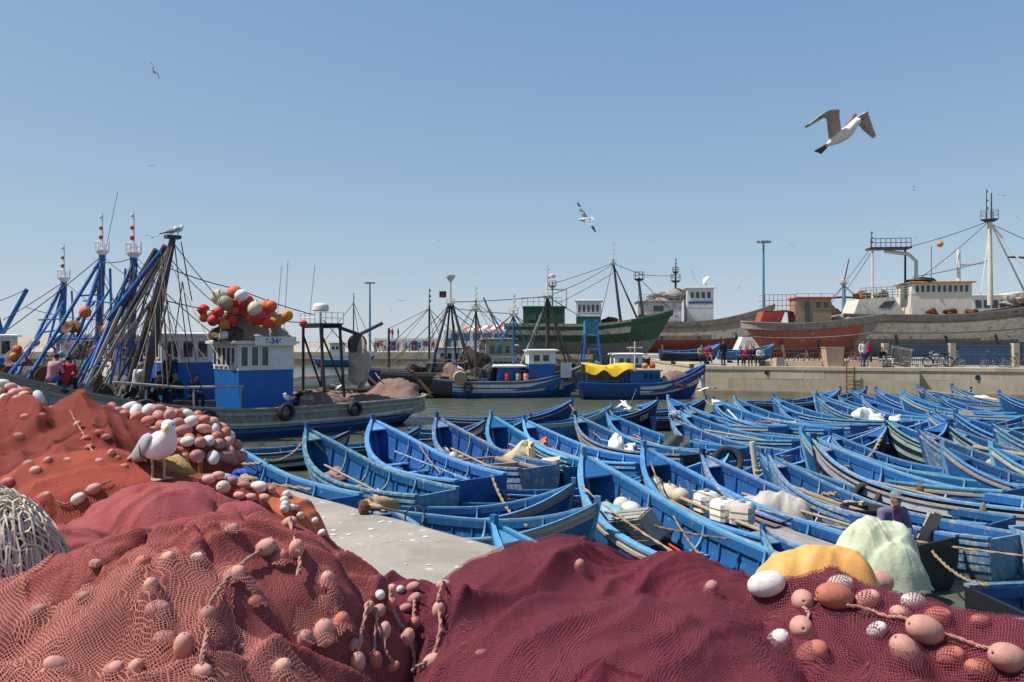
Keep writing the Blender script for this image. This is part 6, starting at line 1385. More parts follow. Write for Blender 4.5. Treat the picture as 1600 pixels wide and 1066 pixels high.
# tub, bucket, jerrycans, mat
def tub(loc, r0, r1, h, m, name, label, cat, rot=(0, 0, 0)):
    o = thing(name, label, cat, loc, 0); o.rotation_euler = rot; g = MB(); g.lathe([(r0, 0), (r1, h), (r1 + .02, h), (r1 + .02, h + .03), (r1 - .02, h + .03), (r1 - .03, h), (r0 - .03, .03)], 20); g.build('shell', m, o, smooth=40)
    for s in (1, -1): g = MB(); g.torus((s * (r1 + .02), 0, h - .05), .05, .012, rotM(90, 0, 0), 10, 5); g.build('handle', m, o)
    return o
tub(bp('n4', .2, .0, .35), .30, .36, .36, plas_b, 'rubber_tub', 'black rubber tub in the pale rimmed skiff', 'tub')
tub(bp('a10', .2, .1, .3), .22, .27, .42, surf('brown_plastic', (.40, .22, .15), rough=.6), 'bucket', 'brown bucket in the skiff with the white-tipped bow', 'bucket')
def jerry(loc, rz, m, label, s=1.0):
    o = thing('jerrycan', label, 'jerrycan', loc, rz); g = MB(); a, b, c = .30 * s, .18 * s, .34 * s
    g.loft([[Vector((sx * a * k, sy * b * k, z)) for sx, sy in ((-1, -.6), (-.8, -1), (.8, -1), (1, -.6), (1, .6), (.8, 1), (-.8, 1), (-1, .6))] for z, k in ((0, .92), (.03, 1), (c * .9, 1), (c, .9))], True, True); g.build('body', m, o, smooth=40)
    g = MB(); g.tube([(-.15 * s, 0, c), (-.13 * s, 0, c + .07), (.08 * s, 0, c + .07), (.1 * s, 0, c)], .018, 6); g.build('handle', m, o); g = MB(); g.lathe([(.035, c), (.035, c + .06)], 8, None, (.2 * s, 0, 0)); g.build('cap', plas_b, o)
jerry(bp('n7', .3, .0, .38), BOAT['n7'].rotation_euler.z, plas_r, 'reddish plastic jerrycan amidships in a skiff', 1.25)
jerry(bp('n5', -.1, .15, .35), BOAT['n5'].rotation_euler.z, sack_c, 'cut open cream jerrycan in the skiff right of the 256 bow', 1.1)
g = MB(); g.lathe([(.02, -.55), (.17, -.56), (.19, -.5), (.19, .5), (.17, .56), (.02, .55)], 18, rotM(0, 90, 0)); o = g.build('rolled_mat', plas_g, None, smooth=40, loc=bp('a9', 2.1, .25, .85), rz=R(20)); tag(o, 'grey rolled mat resting on a skiff bow right of number 1755', 'mat')
g = MB(); rows = [[(-.35 + .1 * i + .02 * math.sin(j), -.02 + .03 * math.sin(i * 1.3 + j), .45 - .09 * j) for j in range(6)] for i in range(8)]; g.loft(rows); rows = [[(x, y + .015, z) for x, y, z in r_] for r_ in rows]; g.loft([r_[::-1] for r_ in rows]); o = g.build('canvas_square', canv_g, None, smooth=60, loc=bp('a8', -.2, -.35, .45), rz=R(-10)); tag(o, 'grey-green canvas square hung inside a skiff', 'canvas')
# wooden hatch frames in a4
for i, (x0, x1) in enumerate(((-2.6, -1.3), (-.9, .3))):
    o = thing('hatch_frame', ['bare wood hatch frame near the stern of the white buoy skiff', 'bare wood hatch frame amidships in the white buoy skiff'][i], 'frame', bp('a4', (x0 + x1) / 2, 0, .62), BOAT['a4'].rotation_euler.z)
    w = .55; l = (x1 - x0) / 2
    for a, b in (((-l, -w), (l, -w)), ((l, -w), (l, w)), ((l, w), (-l, w)), ((-l, w), (-l, -w))): g = MB(); g.bar((*a, 0), (*b, 0), .09, .06); g.build('frame_board', wood, o)
for i in range(5):   # grey floor planks laid in n2's stern
    g = MB(); g.box((0, 0, 0), (1.7, .17, .03)); o = g.build('deck_plank', wood_g, None, loc=bp('n2', -2.2, -.45 + i * .2, .58)); o.rotation_euler = BOAT['n2'].rotation_euler
    o.parent = BOAT['n2']; o.matrix_parent_inverse = BOAT['n2'].matrix_world.inverted()
# odds and ends lying in the skiffs: every one a thing of its own
q = random.Random(63); bits = [('coiled_rope', 'rope', rope_m), ('net_scrap', 'net', net_b2), ('cloth_scrap', 'cloth', sack_c), ('plastic_bag', 'bag', sack_w), ('net_scrap', 'net', net_y), ('coiled_rope', 'rope', rope_p)]
where = ['near the bow', 'amidships', 'near the stern']; adj = ['small', 'flat', 'crumpled', 'loose']
for i, (n, x_, y_, th, sx, sz, sb_, st_, lab) in enumerate(SK):
    if n[0] in 'rgd' or n in ('b18', 'b19', 'n1', 'n2', 'n3'): continue
    for k in range(2):
        nm_, ct, mm = bits[(i * 2 + k * 3) % 6]; w = (i + k * 2) % 3; x = (1.9, .2, -1.9)[w] + q.uniform(-.4, .4)
        o = lump(nm_, mm, None, (0, 0, 0), (q.uniform(.2, .42), q.uniform(.16, .3), q.uniform(.12, .24)), 300 + i * 3 + k, .6, 14, 9); o.location = bp(n, x, q.uniform(-.3, .3), (.32, .08, .1)[w]); o.rotation_euler = (0, 0, q.uniform(0, 6))
        tag(o, '%s %s %s of the %s' % (adj[(i + k) % 4], {'coiled_rope': 'rope coil', 'net_scrap': 'brown net scrap' if mm is net_b2 else 'yellowish net scrap', 'cloth_scrap': 'cream cloth scrap', 'plastic_bag': 'white bag'}[nm_], where[w], ' '.join(lab.split()[:6 + (w == 1)]).rstrip(',')), ct, 'odds and ends in the skiffs')
# an oar in each larger skiff, resting on the thwarts
for i, (n, x_, y_, th, sx, sz, sb_, st_, lab) in enumerate(SK):
    if n[0] not in 'anf' or n in ('n1', 'n2', 'n8', 'a17'): continue
    k = 1 if i % 2 else -1; A = bp(n, 2.1, k * .12, .78); B_ = bp(n, -2.3 + q.uniform(-.3, .3), k * q.uniform(.3, .5), .52); d = B_ - A
    o = thing('oar', 'wooden oar in the %s' % ' '.join(lab.split()[:11]).rstrip(','), 'oar', A, 0, 'oars in the skiffs'); mm = (wood, wood_g, blue_w, wood)[i % 4]
    g = MB(); g.tube([(0, 0, 0), d * .5, d * .8], [.028, .026, .022], 7); g.build('shaft', mm, o, smooth=60)
    g = MB(); g.bar(d * .78, d, .13, .02); g.build('blade', mm, o)
# tyres on skiffs
tyre(bp('b19', 3.35, -.06, 1.18), .36, (-.15, -1, .35), 'worn tyre hung on the stem post of a little navy skiff'); tyre(bp('n6', 1.2, .9, .55), .28, (-.5, -.6, .6), 'tyre lying over the side of a skiff behind the man')
# white posts, hawsers, ropes
g = MB(); A = bp('b18', 2.6, .1, 1.1); g.tube([(0, 0, -.5), (-.1, 0, .1), (-.17, 0, .62)], [.075, .075, .07], 10); o = g.build('mooring_post', cream, None, smooth=50, loc=A); tag(o, 'cream post with hawsers standing above a little navy skiff', 'post')
def rope(label, pts, r_=.022, m=None, sub=8, wob=.004):
    o = rope_obj('mooring_rope', pts, r_, m or rope_m, None, sub, wob); return tag(o, label, 'rope', 'ropes between the skiffs')
def sagl(a, b, s, n=5): return [Vector(a).lerp(Vector(b), k / n) - Vector((0, 0, s * 4 * (k / n) * (1 - k / n))) for k in range(n + 1)]
rope('rope from the nearest skiff to the bow of the jug skiff', sagl(bp('n1', -2.0, .6, .8), bp('n2', 3.2, 0, 1.3), .25), .02)
rope('long rope running right across the middle skiffs', sagl(bp('n2', .8, .3, 1.0), bp('r2', -3.2, .3, .8), .15, 8), .016)
rope('rope along the inside of the nearest skiff', sagl(bp('n1', 2.2, .7, 1.2), bp('n1', -3.0, .7, .75), .12), .018); rope('rope draped over the crate of the nearest skiff', sagl(bp('n1', 1.1, .75, .95), bp('n1', -.8, -.6, .75), .05), .02)
rope('thick hawser from the tyre bow to the grey tarpaulin', sagl(bp('b19', 3.2, 0, 1.1), bp('n4', .4, -.3, .8), .22), .05); rope('second thick hawser under the first, by the cream post', sagl(bp('b18', 2.9, 0, .95), bp('n4', 1.2, -.2, .9), .15), .045)
rope('hawser coiled round the cream post', [A + Vector((.12 * math.cos(k * 1.1), .12 * math.sin(k * 1.1), -.25 + .022 * k)) for k in range(16)], .035, None, 3)
rope('rope from the big clean skiff to the next bow', sagl(bp('a3', 1.5, -.6, 1.0), bp('a3', -2.2, .4, .8), .05), .016, rope_p); rope('rope from the second quay skiff to the big clean skiff', sagl(bp('a2', 3.2, 0, 1.3), bp('a3', .2, .9, .6), .3), .024)
rope('rope looped on the bow of the skiff behind the standing gull', sagl(bp('a1', 3.3, .1, 1.35), bp('a1', 1.2, -.7, .9), .25) , .035); rope('rope from the quay skiff bow to its neighbour', sagl(bp('a1', 1.2, -.75, .95), bp('a2', 3.3, .1, 1.3), .2), .026)
rope('rope from the tall lettered bow to the yellow net skiff', sagl(bp('b5', 3.3, 0, 1.35), bp('a7', 1.2, .4, .9), .1), .018, rope_p); rope('pink rope hanging from the bow left of number 1755', sagl(bp('b6', 3.3, 0, 1.3), bp('a8', 1.0, .3, .8), .15), .022, rope_p)
rope('rope from the white-tipped bow to the 182 skiff', sagl(bp('a10', 3.3, 0, 1.3), bp('b8', 3.4, 0, 1.4), .1), .022); rope('knotted hawser on the side of the small navy skiff', sagl(bp('b16', 3.0, -.2, 1.2), bp('n6', 2.2, .4, 1.0), .3), .05)
rope('line from the small navy bow at the right', sagl(bp('b13', 3.3, 0, 1.4), bp('n9', -.4, .6, .8), .1), .016, steel); rope('rope from the bow with the white 7', sagl(bp('b12', 3.3, -.1, 1.2), bp('b13', 1.4, -.5, .9), .25), .025)
rope('rope from the rounded right skiff to the man boat', sagl(bp('r1', -3.4, .3, .9), bp('n3', -3.3, 0, .7), .12), .022); rope('pale rope along the side of the black right skiff', sagl(bp('r1', -3.4, .6, .7), bp('r1', 2, .9, .75), .1), .016); rope('rope across the pale right skiff', sagl(bp('r2', -3.3, 0, .85), bp('r2', 1.0, .4, .95), .1), .02)
rope('rope tied over the bow of the skiff lying across', sagl(bp('b20', 3.4, 0, 1.2), bp('b20', .2, -.75, .45), .05), .03); rope('second rope on the bow of the skiff lying across', sagl(bp('c1', 3.0, -.2, 1.2), bp('b20', 3.2, -.1, .9), .2), .03); rope('rope inside the skiff tight under the quay', sagl(bp('c1', 2.4, .3, .9), bp('c1', 0, .6, .8), .1), .02)
rope('rope from the buoy skiff to the yellow net skiff', sagl(bp('a4', -1.0, -.8, .75), bp('a5', .6, .4, .7), .12), .02); rope('rope from the big clean skiff stern to the skiff lying across', sagl(bp('a3', -3.4, -.3, .8), bp('b20', 1.5, .5, .8), .2), .03)
rope('rope from the rightmost bows up to the quay wall', sagl(bp('a14', 3.3, 0, 1.3), (21.4, 50.0, -.5), .3), .025); rope('rope from the left bow up to the quay wall', sagl(bp('a13', 3.3, 0, 1.3), (18.6, 51.0, -.3), .3), .025); rope('rope from the seiner stern down to the brown ramp', sagl(t1w(-9.4, 0, 1.2), (-9.6, 56, -.6), .5), .03)
rope('mooring line from the yellow tarpaulin boat', sagl(M3.matrix_world @ Vector((-.6, -1.3, .7)), bp('b6', 3.3, 0, 1.3), .6), .016, steel); rope('rope from the number 256 bow down to its neighbour', sagl(bp('b17', 3.3, 0, 1.1), bp('n5', 1.8, .3, .9), .1), .03)
# fenders of old rope
for i, (n, x, y) in enumerate((('a3', -1.2, 1.0), ('a3', .8, 1.05), ('a4', -1.5, 1.0), ('n2', .2, -.78), ('n5', -1.4, .9), ('n6', -1.6, .9))):
    o = lump('rope_fender', net_b2, None, (0, 0, 0), (.07, .07, .2), 100 + i, .4, 10, 8, False); o.location = bp(n, x, y, .55); tag(o, ['old rope fender on the near side of the big clean skiff, by its stern', 'old rope fender on the near side of the big clean skiff, amidships', 'old rope fender between the clean skiff and the buoy skiff', 'old rope fender knotted on the far rail of the jug skiff', 'old rope fender on the skiff right of the 256 bow', 'old rope fender on the skiff with the tyre'][i], 'fender', 'rope fenders')
# tarpaulins: grey cover, pale green cover, orange bundle on the quay
def cover(name, label, loc, pile, dx, mat):
    "cloth thrown over a load: height field with sharp creases"
    L_ = pile.l; xs = np.arange(min(l[0] - l[2] for l in L_) - .1, max(l[0] + l[2] for l in L_) + .1, dx); ys = np.arange(min(l[1] - l[3] for l in L_) - .1, max(l[1] + l[3] for l in L_) + .1, dx)
    XX, YY = np.meshgrid(xs, ys); H = pile(XX.ravel(), YY.ravel()).reshape(XX.shape); o = height_mesh(name, xs, ys, H, mat, None, (0, 0, 0)); o.location = loc; return tag(o, label, 'tarpaulin')
tg = surf('pale_green_tarpaulin', (.53, .56, .40), (.44, .47, .32), vscale=5, rough=.75, bump=.5, bscale=7, bdist=.03, jit=0, wear=(.40, .38, .26), wear_lo=.6); tor = surf('orange_tarpaulin', (.72, .36, .10), (.66, .31, .08), rough=.6, bump=.45, bscale=6, bdist=.02, jit=0, wear=(.50, .24, .08), wear_lo=.62)
TP = at(1372, 872, 11.0); TP.z = -1.62
cover('green_tarpaulin', 'pale green tarpaulin heaped in front of the seated man', TP, Pile([(-.10, .05, .48, .40, .80), (.26, .05, .36, .36, .76), (-.38, -.05, .34, .34, .52), (.1, -.2, .5, .3, .55)], [(25, 5, 4.5, .06, None), (-55, 5, 7, .045, None), (10, 4, 12, .015, None)], 5, .10), .018, tg)
cover('grey_tarpaulin', 'grey canvas thrown over the skiff left of the black tub', bp('n3', .9, .05, .5), Pile([(0, 0, .45, .3, .45), (.35, -.1, .35, .3, .36), (-.35, .05, .3, .28, .32)], [(60, 3, 4, .09, None), (-20, 3, 7, .05, None)], 8, .08), .02, canvas)
cover('orange_tarpaulin', 'orange tarpaulin bundle on the quay behind the right maroon nets', (1.52, 4.0, 0), Pile([(0, 0, .32, .26, .62), (.16, .03, .22, .24, .60), (-.16, .0, .22, .22, .57)], [(12, 5, 4, .045, None), (70, 4, 8, .03, .35), (0, 5, 14, .010, None)], 12, .04), .012, tor)
# boards beside the man
for i in range(2):
    g = MB(); g.box((0, 0, 0), (.16, .03, .62)); o = g.build('loose_board', wood, None, loc=bp('n3', -2.9, -.45 - .12 * i, .78)); o.rotation_euler = (R(8), R(24), R(12)); tag(o, ['pale wooden board right of the seated man, front one', 'pale wooden board right of the seated man, rear one'][i], 'board')
# white painted tip on a10
g = MB(); rows = []
for t_ in (.955, .975, 1.0): c = sk_pt(t_, 1, 1); rows.append([Vector((c.x, c.y + .06, c.z - .12)), Vector((c.x, c.y + .06, c.z + .05)), Vector((c.x, -c.y - .06, c.z + .05)), Vector((c.x, -c.y - .06, c.z - .12))])
g.loft(rows, True, True); g.build('white_bow_tip', white, BOAT['a10'])

# ---------------------------------------------------------------- small gear on the near quay
yb = surf('mustard_net', (.42, .30, .10), (.3, .2, .06), rough=1, bump=1, bscale=50, bdist=.02)
o = lump('net_bundle', yb, None, (0, 0, 0), (.17, .12, .13), 7, .3, 26, 16); o.location = hit(235, 748) + Vector((.03, .22, -.06)); tag(o, 'mustard yellow net bundle right behind the gull legs', 'net')
o = lump('cloth', surf('royal_blue_cloth', (.02, .06, .36), rough=.8), None, (0, 0, 0), (.15, .10, .09), 9, .5); o.location = (-3.24, 9.55, 0); tag(o, 'blue cloth at the quay edge behind the float line', 'cloth')
o = lump('rope_coil', rope_m, None, (0, 0, 0), (.17, .14, .07), 10, .6, 26, 14); o.location = (-3.1, 9.2, 0); tag(o, 'tan rope heap on the quay edge', 'rope')
rope('rope along the quay from the mooring pins', [(-3.9, 9.6, .02), (-3.5, 9.45, .02), (-3.1, 9.2, .02), (-2.6, 9.0, .015), (-2.2, 8.75, .015)], .02)
for i, (x, y) in enumerate(((-4.15, 9.75), (-3.95, 9.62), (-3.72, 9.5))):
    g = MB(); g.lathe([(.03, 0), (.025, .18), (.035, .2), (.03, .22)], 8); o = g.build('mooring_pin', rust, None, loc=(x, y, 0)); tag(o, ['rusty mooring pin on the quay, left of three', 'rusty mooring pin on the quay, middle of three', 'rusty mooring pin on the quay, right of three'][i], 'pin', 'mooring pins')
# pale scraps trodden into the quay
g = MB(); q = random.Random(91)
for i in range(420):
    s_ = q.uniform(-9, 7); w = q.uniform(.08, 3.2); c = E0 + ED * s_ - EN * w; r_ = q.choice((.008, .012, .018, .03)); a0 = q.uniform(0, 6)
    k = 5; pts = [c + Vector((r_ * q.uniform(.6, 1.4) * math.cos(a0 + 2 * math.pi * j / k), r_ * q.uniform(.6, 1.4) * math.sin(a0 + 2 * math.pi * j / k), .004)) for j in range(k)]
    g.add(pts + [c + Vector((0, 0, .004 + r_ * .25))], [(j, (j + 1) % k, k) for j in range(k)])
o = g.build('quay_litter', surf('shell_scraps', (.62, .58, .52), (.45, .41, .36), rough=.9), None, kind='stuff'); tag(o, 'pale scraps of shell and paper scattered over the near quay', 'litter')
# rusty anchor-like mooring iron with a ring at the edge
o = thing('mooring_iron', 'rusty mooring iron with a ring lying on the quay edge', 'mooring', (-1.42, 7.62, .05)); g = MB(); g.lathe([(.07, -.04), (.08, 0), (.07, .04)], 12, rotM(0, 90, 20)); g.build('hub', rust, o); g = MB(); g.tube([(0, 0, 0), (.2, -.09, .02), (.42, -.2, .0)], .013, 6); g.build('bar', iron, o); g = MB(); g.torus((.52, -.24, -.03), .10, .010, rotM(70, 0, -20), 20, 6); g.build('ring', iron, o)
o = lump('rope_knot', rope_m, None, (0, 0, 0), (.16, .12, .1), 14, .6); o.location = (-1.3, 7.78, .0); tag(o, 'tan rope knot by the rusty mooring iron', 'rope')

# ================================================================== far quay furniture
# wall ladder and recess
o = thing('wall_ladder', 'rusty iron ladder set into the far quay wall', 'ladder', (21.35, 50.33, 0)); g = MB()
for s in (-.22, .22): g.bar((s, -.1 - s * .3, -2.0), (s, -.1 - s * .3, .02), .06, .06)
g.build('stile', rust, o)
for i in range(8): g = MB(); g.bar((-.22, -.04, -1.85 + i * .25), (.22, -.17, -1.85 + i * .25), .04, .04); g.build('rung', rust, o)
# kerb, concrete stand, blocks
kerb_m = concrete('kerb_concrete', (.50, .37, .24), (.42, .31, .2))
def qpt(u, dy=1.0):
    "point on the hardstand behind the wall edge that shows at photo column u"
    X0 = (u - 800) / F; a, b = (QA, QB) if u < 1413 else (QC, QD)
    s = (a.y - a.x * 0 - 0); k = (b.y - a.y) / (b.x - a.x); Y = (a.y - k * a.x) / (1 - k * X0); return Vector((X0 * (Y + dy), Y + dy, 0))
for i, (u0, u1) in enumerate(((1186, 1212), (1228, 1283), (1312, 1345), (1360, 1392))):
    a = qpt(u0, .9); b = qpt(u1, .9); g = MB(); g.bar(a + Vector((0, 0, .16)), b + Vector((0, 0, .16)), .4, .32); o = g.build('kerb_block', kerb_m); tag(o, ['tan kerb length by the seated people', 'longest tan kerb length behind the bicycles', 'tan kerb length right of the tapered concrete stand', 'tan kerb length left of the leaning pallet'][i], 'kerb', 'kerb lengths on the far quay')
p = qpt(1301, .8); g = MB(); g.loft([[p + Vector((sx * w, sy * .4, z)) for sx, sy in ((-1, -1), (1, -1), (1, 1), (-1, 1))] for z, w in ((0, .48), (1.2, .60), (1.2, .64), (1.26, .64))], True, True); g.v = [tuple(Vector(v) - p) for v in g.v]; o = g.build('concrete_stand', kerb_m, None, loc=p); tag(o, 'tapered tan concrete stand on the far quay edge', 'stand')
p = qpt(1217, .6); g = MB(); g.box((0, 0, .27), (.6, .5, .54), rotM(0, 0, 8), .9); o = g.build('concrete_cube', pave_m, None, loc=p); tag(o, 'pale concrete cube on the far quay', 'block')
def pallet(loc, rot, label, m=wood_g):
    o = thing('pallet', label, 'pallet', loc, 0); o.rotation_euler = rot
    for k in range(6): g = MB(); g.box((0, -.55 + k * .22, .07), (1.3, .17, .025)); g.build('slat', m, o)
    for k in (-.55, 0, .55): g = MB(); g.box((k, 0, 0), (.1, 1.2, .1)); g.build('bearer', m, o)
    return o
pallet(qpt(1407, 1.1) + Vector((0, 0, .62)), (R(-70), R(10), R(-30)), 'grey pallet leaning on the fence post', wood_g); pallet(qpt(1446, .9) + Vector((0, 0, .1)), (0, 0, R(-18)), 'grey pallet lying flat near the motorbike', wood_g)
# fences
fbm_m = surf('fence_blue', (.05, .12, .22), (.04, .08, .14), rough=.6)
def fence(us, h, label, bm, pm, post_w, dy, spacing):
    o = thing('fence', label, 'fence', qpt((us[0] + us[-1]) / 2, dy)); org = o.location.copy()
    for u in us:
        p = qpt(u, dy) - org; g = MB(); g.box(p + Vector((0, 0, h / 2 + .03)), (post_w, post_w, h + .06)); g.build('post', pm, o)
    for a, b in zip(us, us[1:]):
        A = qpt(a, dy) - org; B_ = qpt(b, dy) - org; n = int((B_ - A).length / spacing); g = MB()
        for i in range(1, n): p = A.lerp(B_, i / n); g.box(p + Vector((0, 0, h / 2)), (.03, .03, h - .05))
        g.build('bars', bm, o, kind='stuff')
        for z in (.12, h * .55, h - .1): g = MB(); g.bar(A + Vector((0, 0, z)), B_ + Vector((0, 0, z)), .04, .05); g.build('rail', bm, o)
fence((1383, 1487, 1586, 1690), 1.45, 'blue bar fence with concrete posts in front of the white trawler', fbm_m, wall_m, .36, 2.2, .12)
fence((1205, 1242, 1280, 1318, 1356), .95, 'thin low rail fence in front of the rusty boat', rust, rust, .06, 2.4, .17)
# blue sheet material behind the fence
g = MB(); g.bar(Vector((30.8, 55.2, .6)), Vector((44, 50.6, .6)), .05, 1.2); o = g.build('blue_hoarding', surf('dark_blue_sheet', (.02, .05, .11), rough=.6)); tag(o, 'dark blue sheet hoarding behind the bar fence', 'hoarding')
# skiffs ashore
for i, (u, Y, rz, s, st, lab) in enumerate(((1078, 57, 8, .62, 1, 'blue skiff standing ashore on the quay corner above the moored blue boat'), (1165, 61, 0, .62, 0, 'blue skiff ashore behind the seated people'))):
    o = copy_tree(PROTO[st]); o.scale = (s, .8, .7); X = (u - 800) / F * Y; o.location = (X, Y, .27 + .12); o.rotation_euler = (R(6), 0, R(rz)); tag(o, lab, 'boat', 'skiffs ashore')
    for k in (-1.2, 1.2): g = MB(); g.box((X + k, Y, .085), (.14, 1.1, .17)); b = g.build('chock', wood_d); tag(b, '%s timber chock under the blue skiff %s' % ('left' if k < 0 else 'right', ['on the quay corner', 'behind the seated people'][i]), 'chock', 'timber chocks')
# white tent
o = thing('tent', 'white canvas shelter between the grey trawler and the rusty boat', 'tent', ((1166 - 800) / F * 68, 68, 0)); g = MB(); a, h = 1.35, 2.0
g.add([(-a, -.9, 0), (a, -.9, 0), (a * .35, -.6, h), (-a * .35, -.6, h), (-a, .9, 0), (a, .9, 0), (a * .35, .6, h), (-a * .35, .6, h)], [(0, 1, 2, 3), (5, 4, 7, 6), (4, 0, 3, 7), (1, 5, 6, 2), (3, 2, 6, 7)]); g.build('canvas', white, o); g = MB(); g.tube([(0, 0, 1.9), (0, 0, 2.3)], .03, 6); g.build('pole', wood, o)
o = thing('step_ladder', 'orange step ladder in front of the white shelter', 'ladder', ((1172 - 800) / F * 60, 60, 0)); 
for s in (-1, 1):
    for k in (-.35, .35): g = MB(); g.bar((s * .45, k, 0), (s * .12, k * .7, 1.7), .05, .05); g.build('stile', redc, o)
for i in range(4): z = .3 + i * .35; w = .45 - .33 * z / 1.7; g = MB(); g.bar((-w, -.35 + .1 * z / 1.7, z), (-w, .35 - .1 * z / 1.7, z), .04, .04); g.build('rung', redc, o)
# bicycles, motorbike
def bicycle(loc, rz, label, col, motor=False):
    o = thing('motorbike' if motor else 'bicycle', label, 'motorbike' if motor else 'bicycle', loc, rz, 'two-wheelers on the far quay'); Rw = .31 if motor else .33; wb = .62 if motor else .52
    for s in (1, -1):
        g = MB(); g.torus((s * wb, 0, Rw), Rw, .05 if motor else .022, rotM(90), 24, 6); w = g.build('wheel', rubber, o, smooth=60)
        g = MB()
        for k in range(8): a = math.pi * k / 8; g.tube([(s * wb + Rw * math.cos(a), 0, Rw + Rw * math.sin(a)), (s * wb - Rw * math.cos(a), 0, Rw - Rw * math.sin(a))], .006, 3)
        g.build('spokes', steel, w)
    g = MB(); r_ = .035 if motor else .018
    for a, b in (((-wb, 0, Rw), (-.18, 0, .78)), ((-.18, 0, .78), (.36, 0, .80)), ((-.02, 0, .30), (-.18, 0, .80)), ((-.02, 0, .30), (.38, 0, .72)), ((-wb, 0, Rw), (-.02, 0, .30)), ((wb, 0, Rw), (.34, 0, .98))): g.tube([a, b], r_, 6)
    g.build('frame', col, o); g = MB(); g.tube([(.34, -.27, 1.0), (.36, 0, .98), (.34, .27, 1.0)], .015, 5); g.build('handlebar', steel, o)
    g = MB(); g.ell((-.22 if not motor else -.3, 0, .86), (.14 if not motor else .34, .08 if not motor else .13, .04 if not motor else .07), 12, 6); g.build('saddle', plas_b, o, smooth=60)
    if motor: g = MB(); g.ell((.1, 0, .72), (.24, .13, .13), 12, 8); g.build('tank', col, o, smooth=60); g = MB(); g.box((0, 0, .36), (.36, .24, .3)); g.build('engine', steel, o); g = MB(); g.lathe([(.05, 0), (.09, .06), (.09, .1)], 10, rotM(0, 90, 0), (.42, 0, .86)); g.build('headlight', steel, o)
    else: g = MB(); g.torus((-.02, .04, .3), .09, .012, rotM(90), 14, 4); g.build('chainring', steel, o)
for i, (u, lab, m, mo) in enumerate(((1252, 'left bicycle of the pair on the rusty boat side', steel, 0), (1268, 'right bicycle of the pair on the rusty boat side', rust, 0), (1338, 'bicycle beside the standing people on the far quay', plas_r, 0), (1466, 'silver motorbike by the fence post', steel, 1), (1487, 'bicycle right behind the silver motorbike', steel, 0), (1552, 'red and grey bicycle by the blue fence', iron, 0), (1594, 'bicycle at the right picture edge', rust, 0))): bicycle(qpt(u, 1.35 + .3 * (i % 2)), R(-14 + (180 if i % 2 else 0)), lab, m, bool(mo))
# round drain holes in the wall
for i, (u, v) in enumerate(((1198, 582), (1527, 590))):
    p = qpt(u, 0); d = Vector((p.x, p.y - .03, EYE - (v - 533) / F * p.y)); g = MB(); g.lathe([(.16, -.02), (.16, .04), (.12, .045), (.12, -.01)], 14, rotM(90, 0, 0)); o = g.build('drain_pipe', iron, None, loc=d); tag(o, ['round drain pipe in the left part of the far quay wall', 'round drain pipe in the right part of the far quay wall'][i], 'drain')
# lamp posts
def lamp_post(u, Y, h, label):
    o = thing('lamp_post', label, 'lamp post', ((u - 800) / F * Y, Y, 0), 0, 'tall lamp posts'); pb = surf('lamp_post_blue', (.06, .25, .36), (.05, .2, .3), rough=.5); g = MB(); g.tube([(0, 0, 0), (0, 0, h * .5), (0, 0, h)], [.2, .16, .11], 10); g.build('pole', pb, o, smooth=60)
    g = MB(); g.lathe([(.32, 0), (.34, .12), (.22, .16), (.2, .5)], 12); g.build('base', pb, o)
    g = MB(); g.bar((-.6, 0, h), (.6, 0, h), .09, .09); g.bar((0, -.5, h), (0, .5, h), .09, .09); g.build('crossarm', pb, o)
    for k, (x, y) in enumerate(((-.62, -.1), (-.22, -.3), (.22, -.3), (.62, -.1))): g = MB(); g.box((x, y, h + .12), (.34, .3, .22), rotM(25, 0, x * 30)); g.build('lamp_head', steel, o)
lamp_post(578, 124, 10.6, 'thin blue lamp post on the far jetty, left of centre'); lamp_post(1193, 92, 13.0, 'tall blue lamp post behind the rusty boat')
# white buildings on the far jetty
def building(label, x0, x1, y, dep, h, wins, doors, parapet=.25, wcol=None, name='quay_building'):
    o = thing(name, label, 'building', ((x0 + x1) / 2, y + dep / 2, 0), 0, 'white buildings on the far jetty'); w = x1 - x0; g = MB(); g.box((0, 0, h / 2), (w, dep, h)); g.build('wall', white, o)
    g = MB(); g.box((0, 0, h + parapet / 2), (w + .2, dep + .2, parapet)); g.build('parapet', white, o); wc = wcol or blue
    for (xc, zc, ww, hh) in wins:
        g = MB()
        for dx, dz, sx, sz in ((-ww / 2, 0, .12, hh), (ww / 2, 0, .12, hh), (0, hh / 2, ww + .12, .12), (0, -hh / 2, ww + .12, .12), (0, 0, .08, hh)): g.box((xc + dx, -dep / 2 - .04, zc + dz), (sx, .1, sz))
        f = g.build('window', wc, o); g = MB(); g.box((xc, -dep / 2 - .015, zc), (ww - .1, .05, hh - .1)); g.build('pane', surf('blue_pane', (.06, .16, .32), rough=.1), f)
    for (xc, ww, hh) in doors: g = MB(); g.box((xc, -dep / 2 - .03, hh / 2), (ww, .08, hh)); g.build('door', wc, o)
    return o
building('long white building with a row of blue windows on the far jetty', -12, 14, 140, 8, 3.3, [(-11 + i * 1.9, 2.35, 1.25, 1.2) for i in range(12)], [(-12.2, 1.0, 2.1)], wcol=blue)
building('low white store with dark blue doors on the far jetty', -23.5, -13, 136, 6, 1.9, [(-4, 1.2, .8, .7), (3.4, 1.2, .8, .7)], [(-2.2, 1.3, 1.6), (1.6, 1.1, 1.6)], wcol=surf('door_blue', (.02, .06, .2), rough=.6))
o = thing('awning', 'red and white striped awning above the far white building', 'awning', (-2.4, 132, 0)); wr = [surf('awning_red', (.4, .06, .06), rough=.8), sack_w]
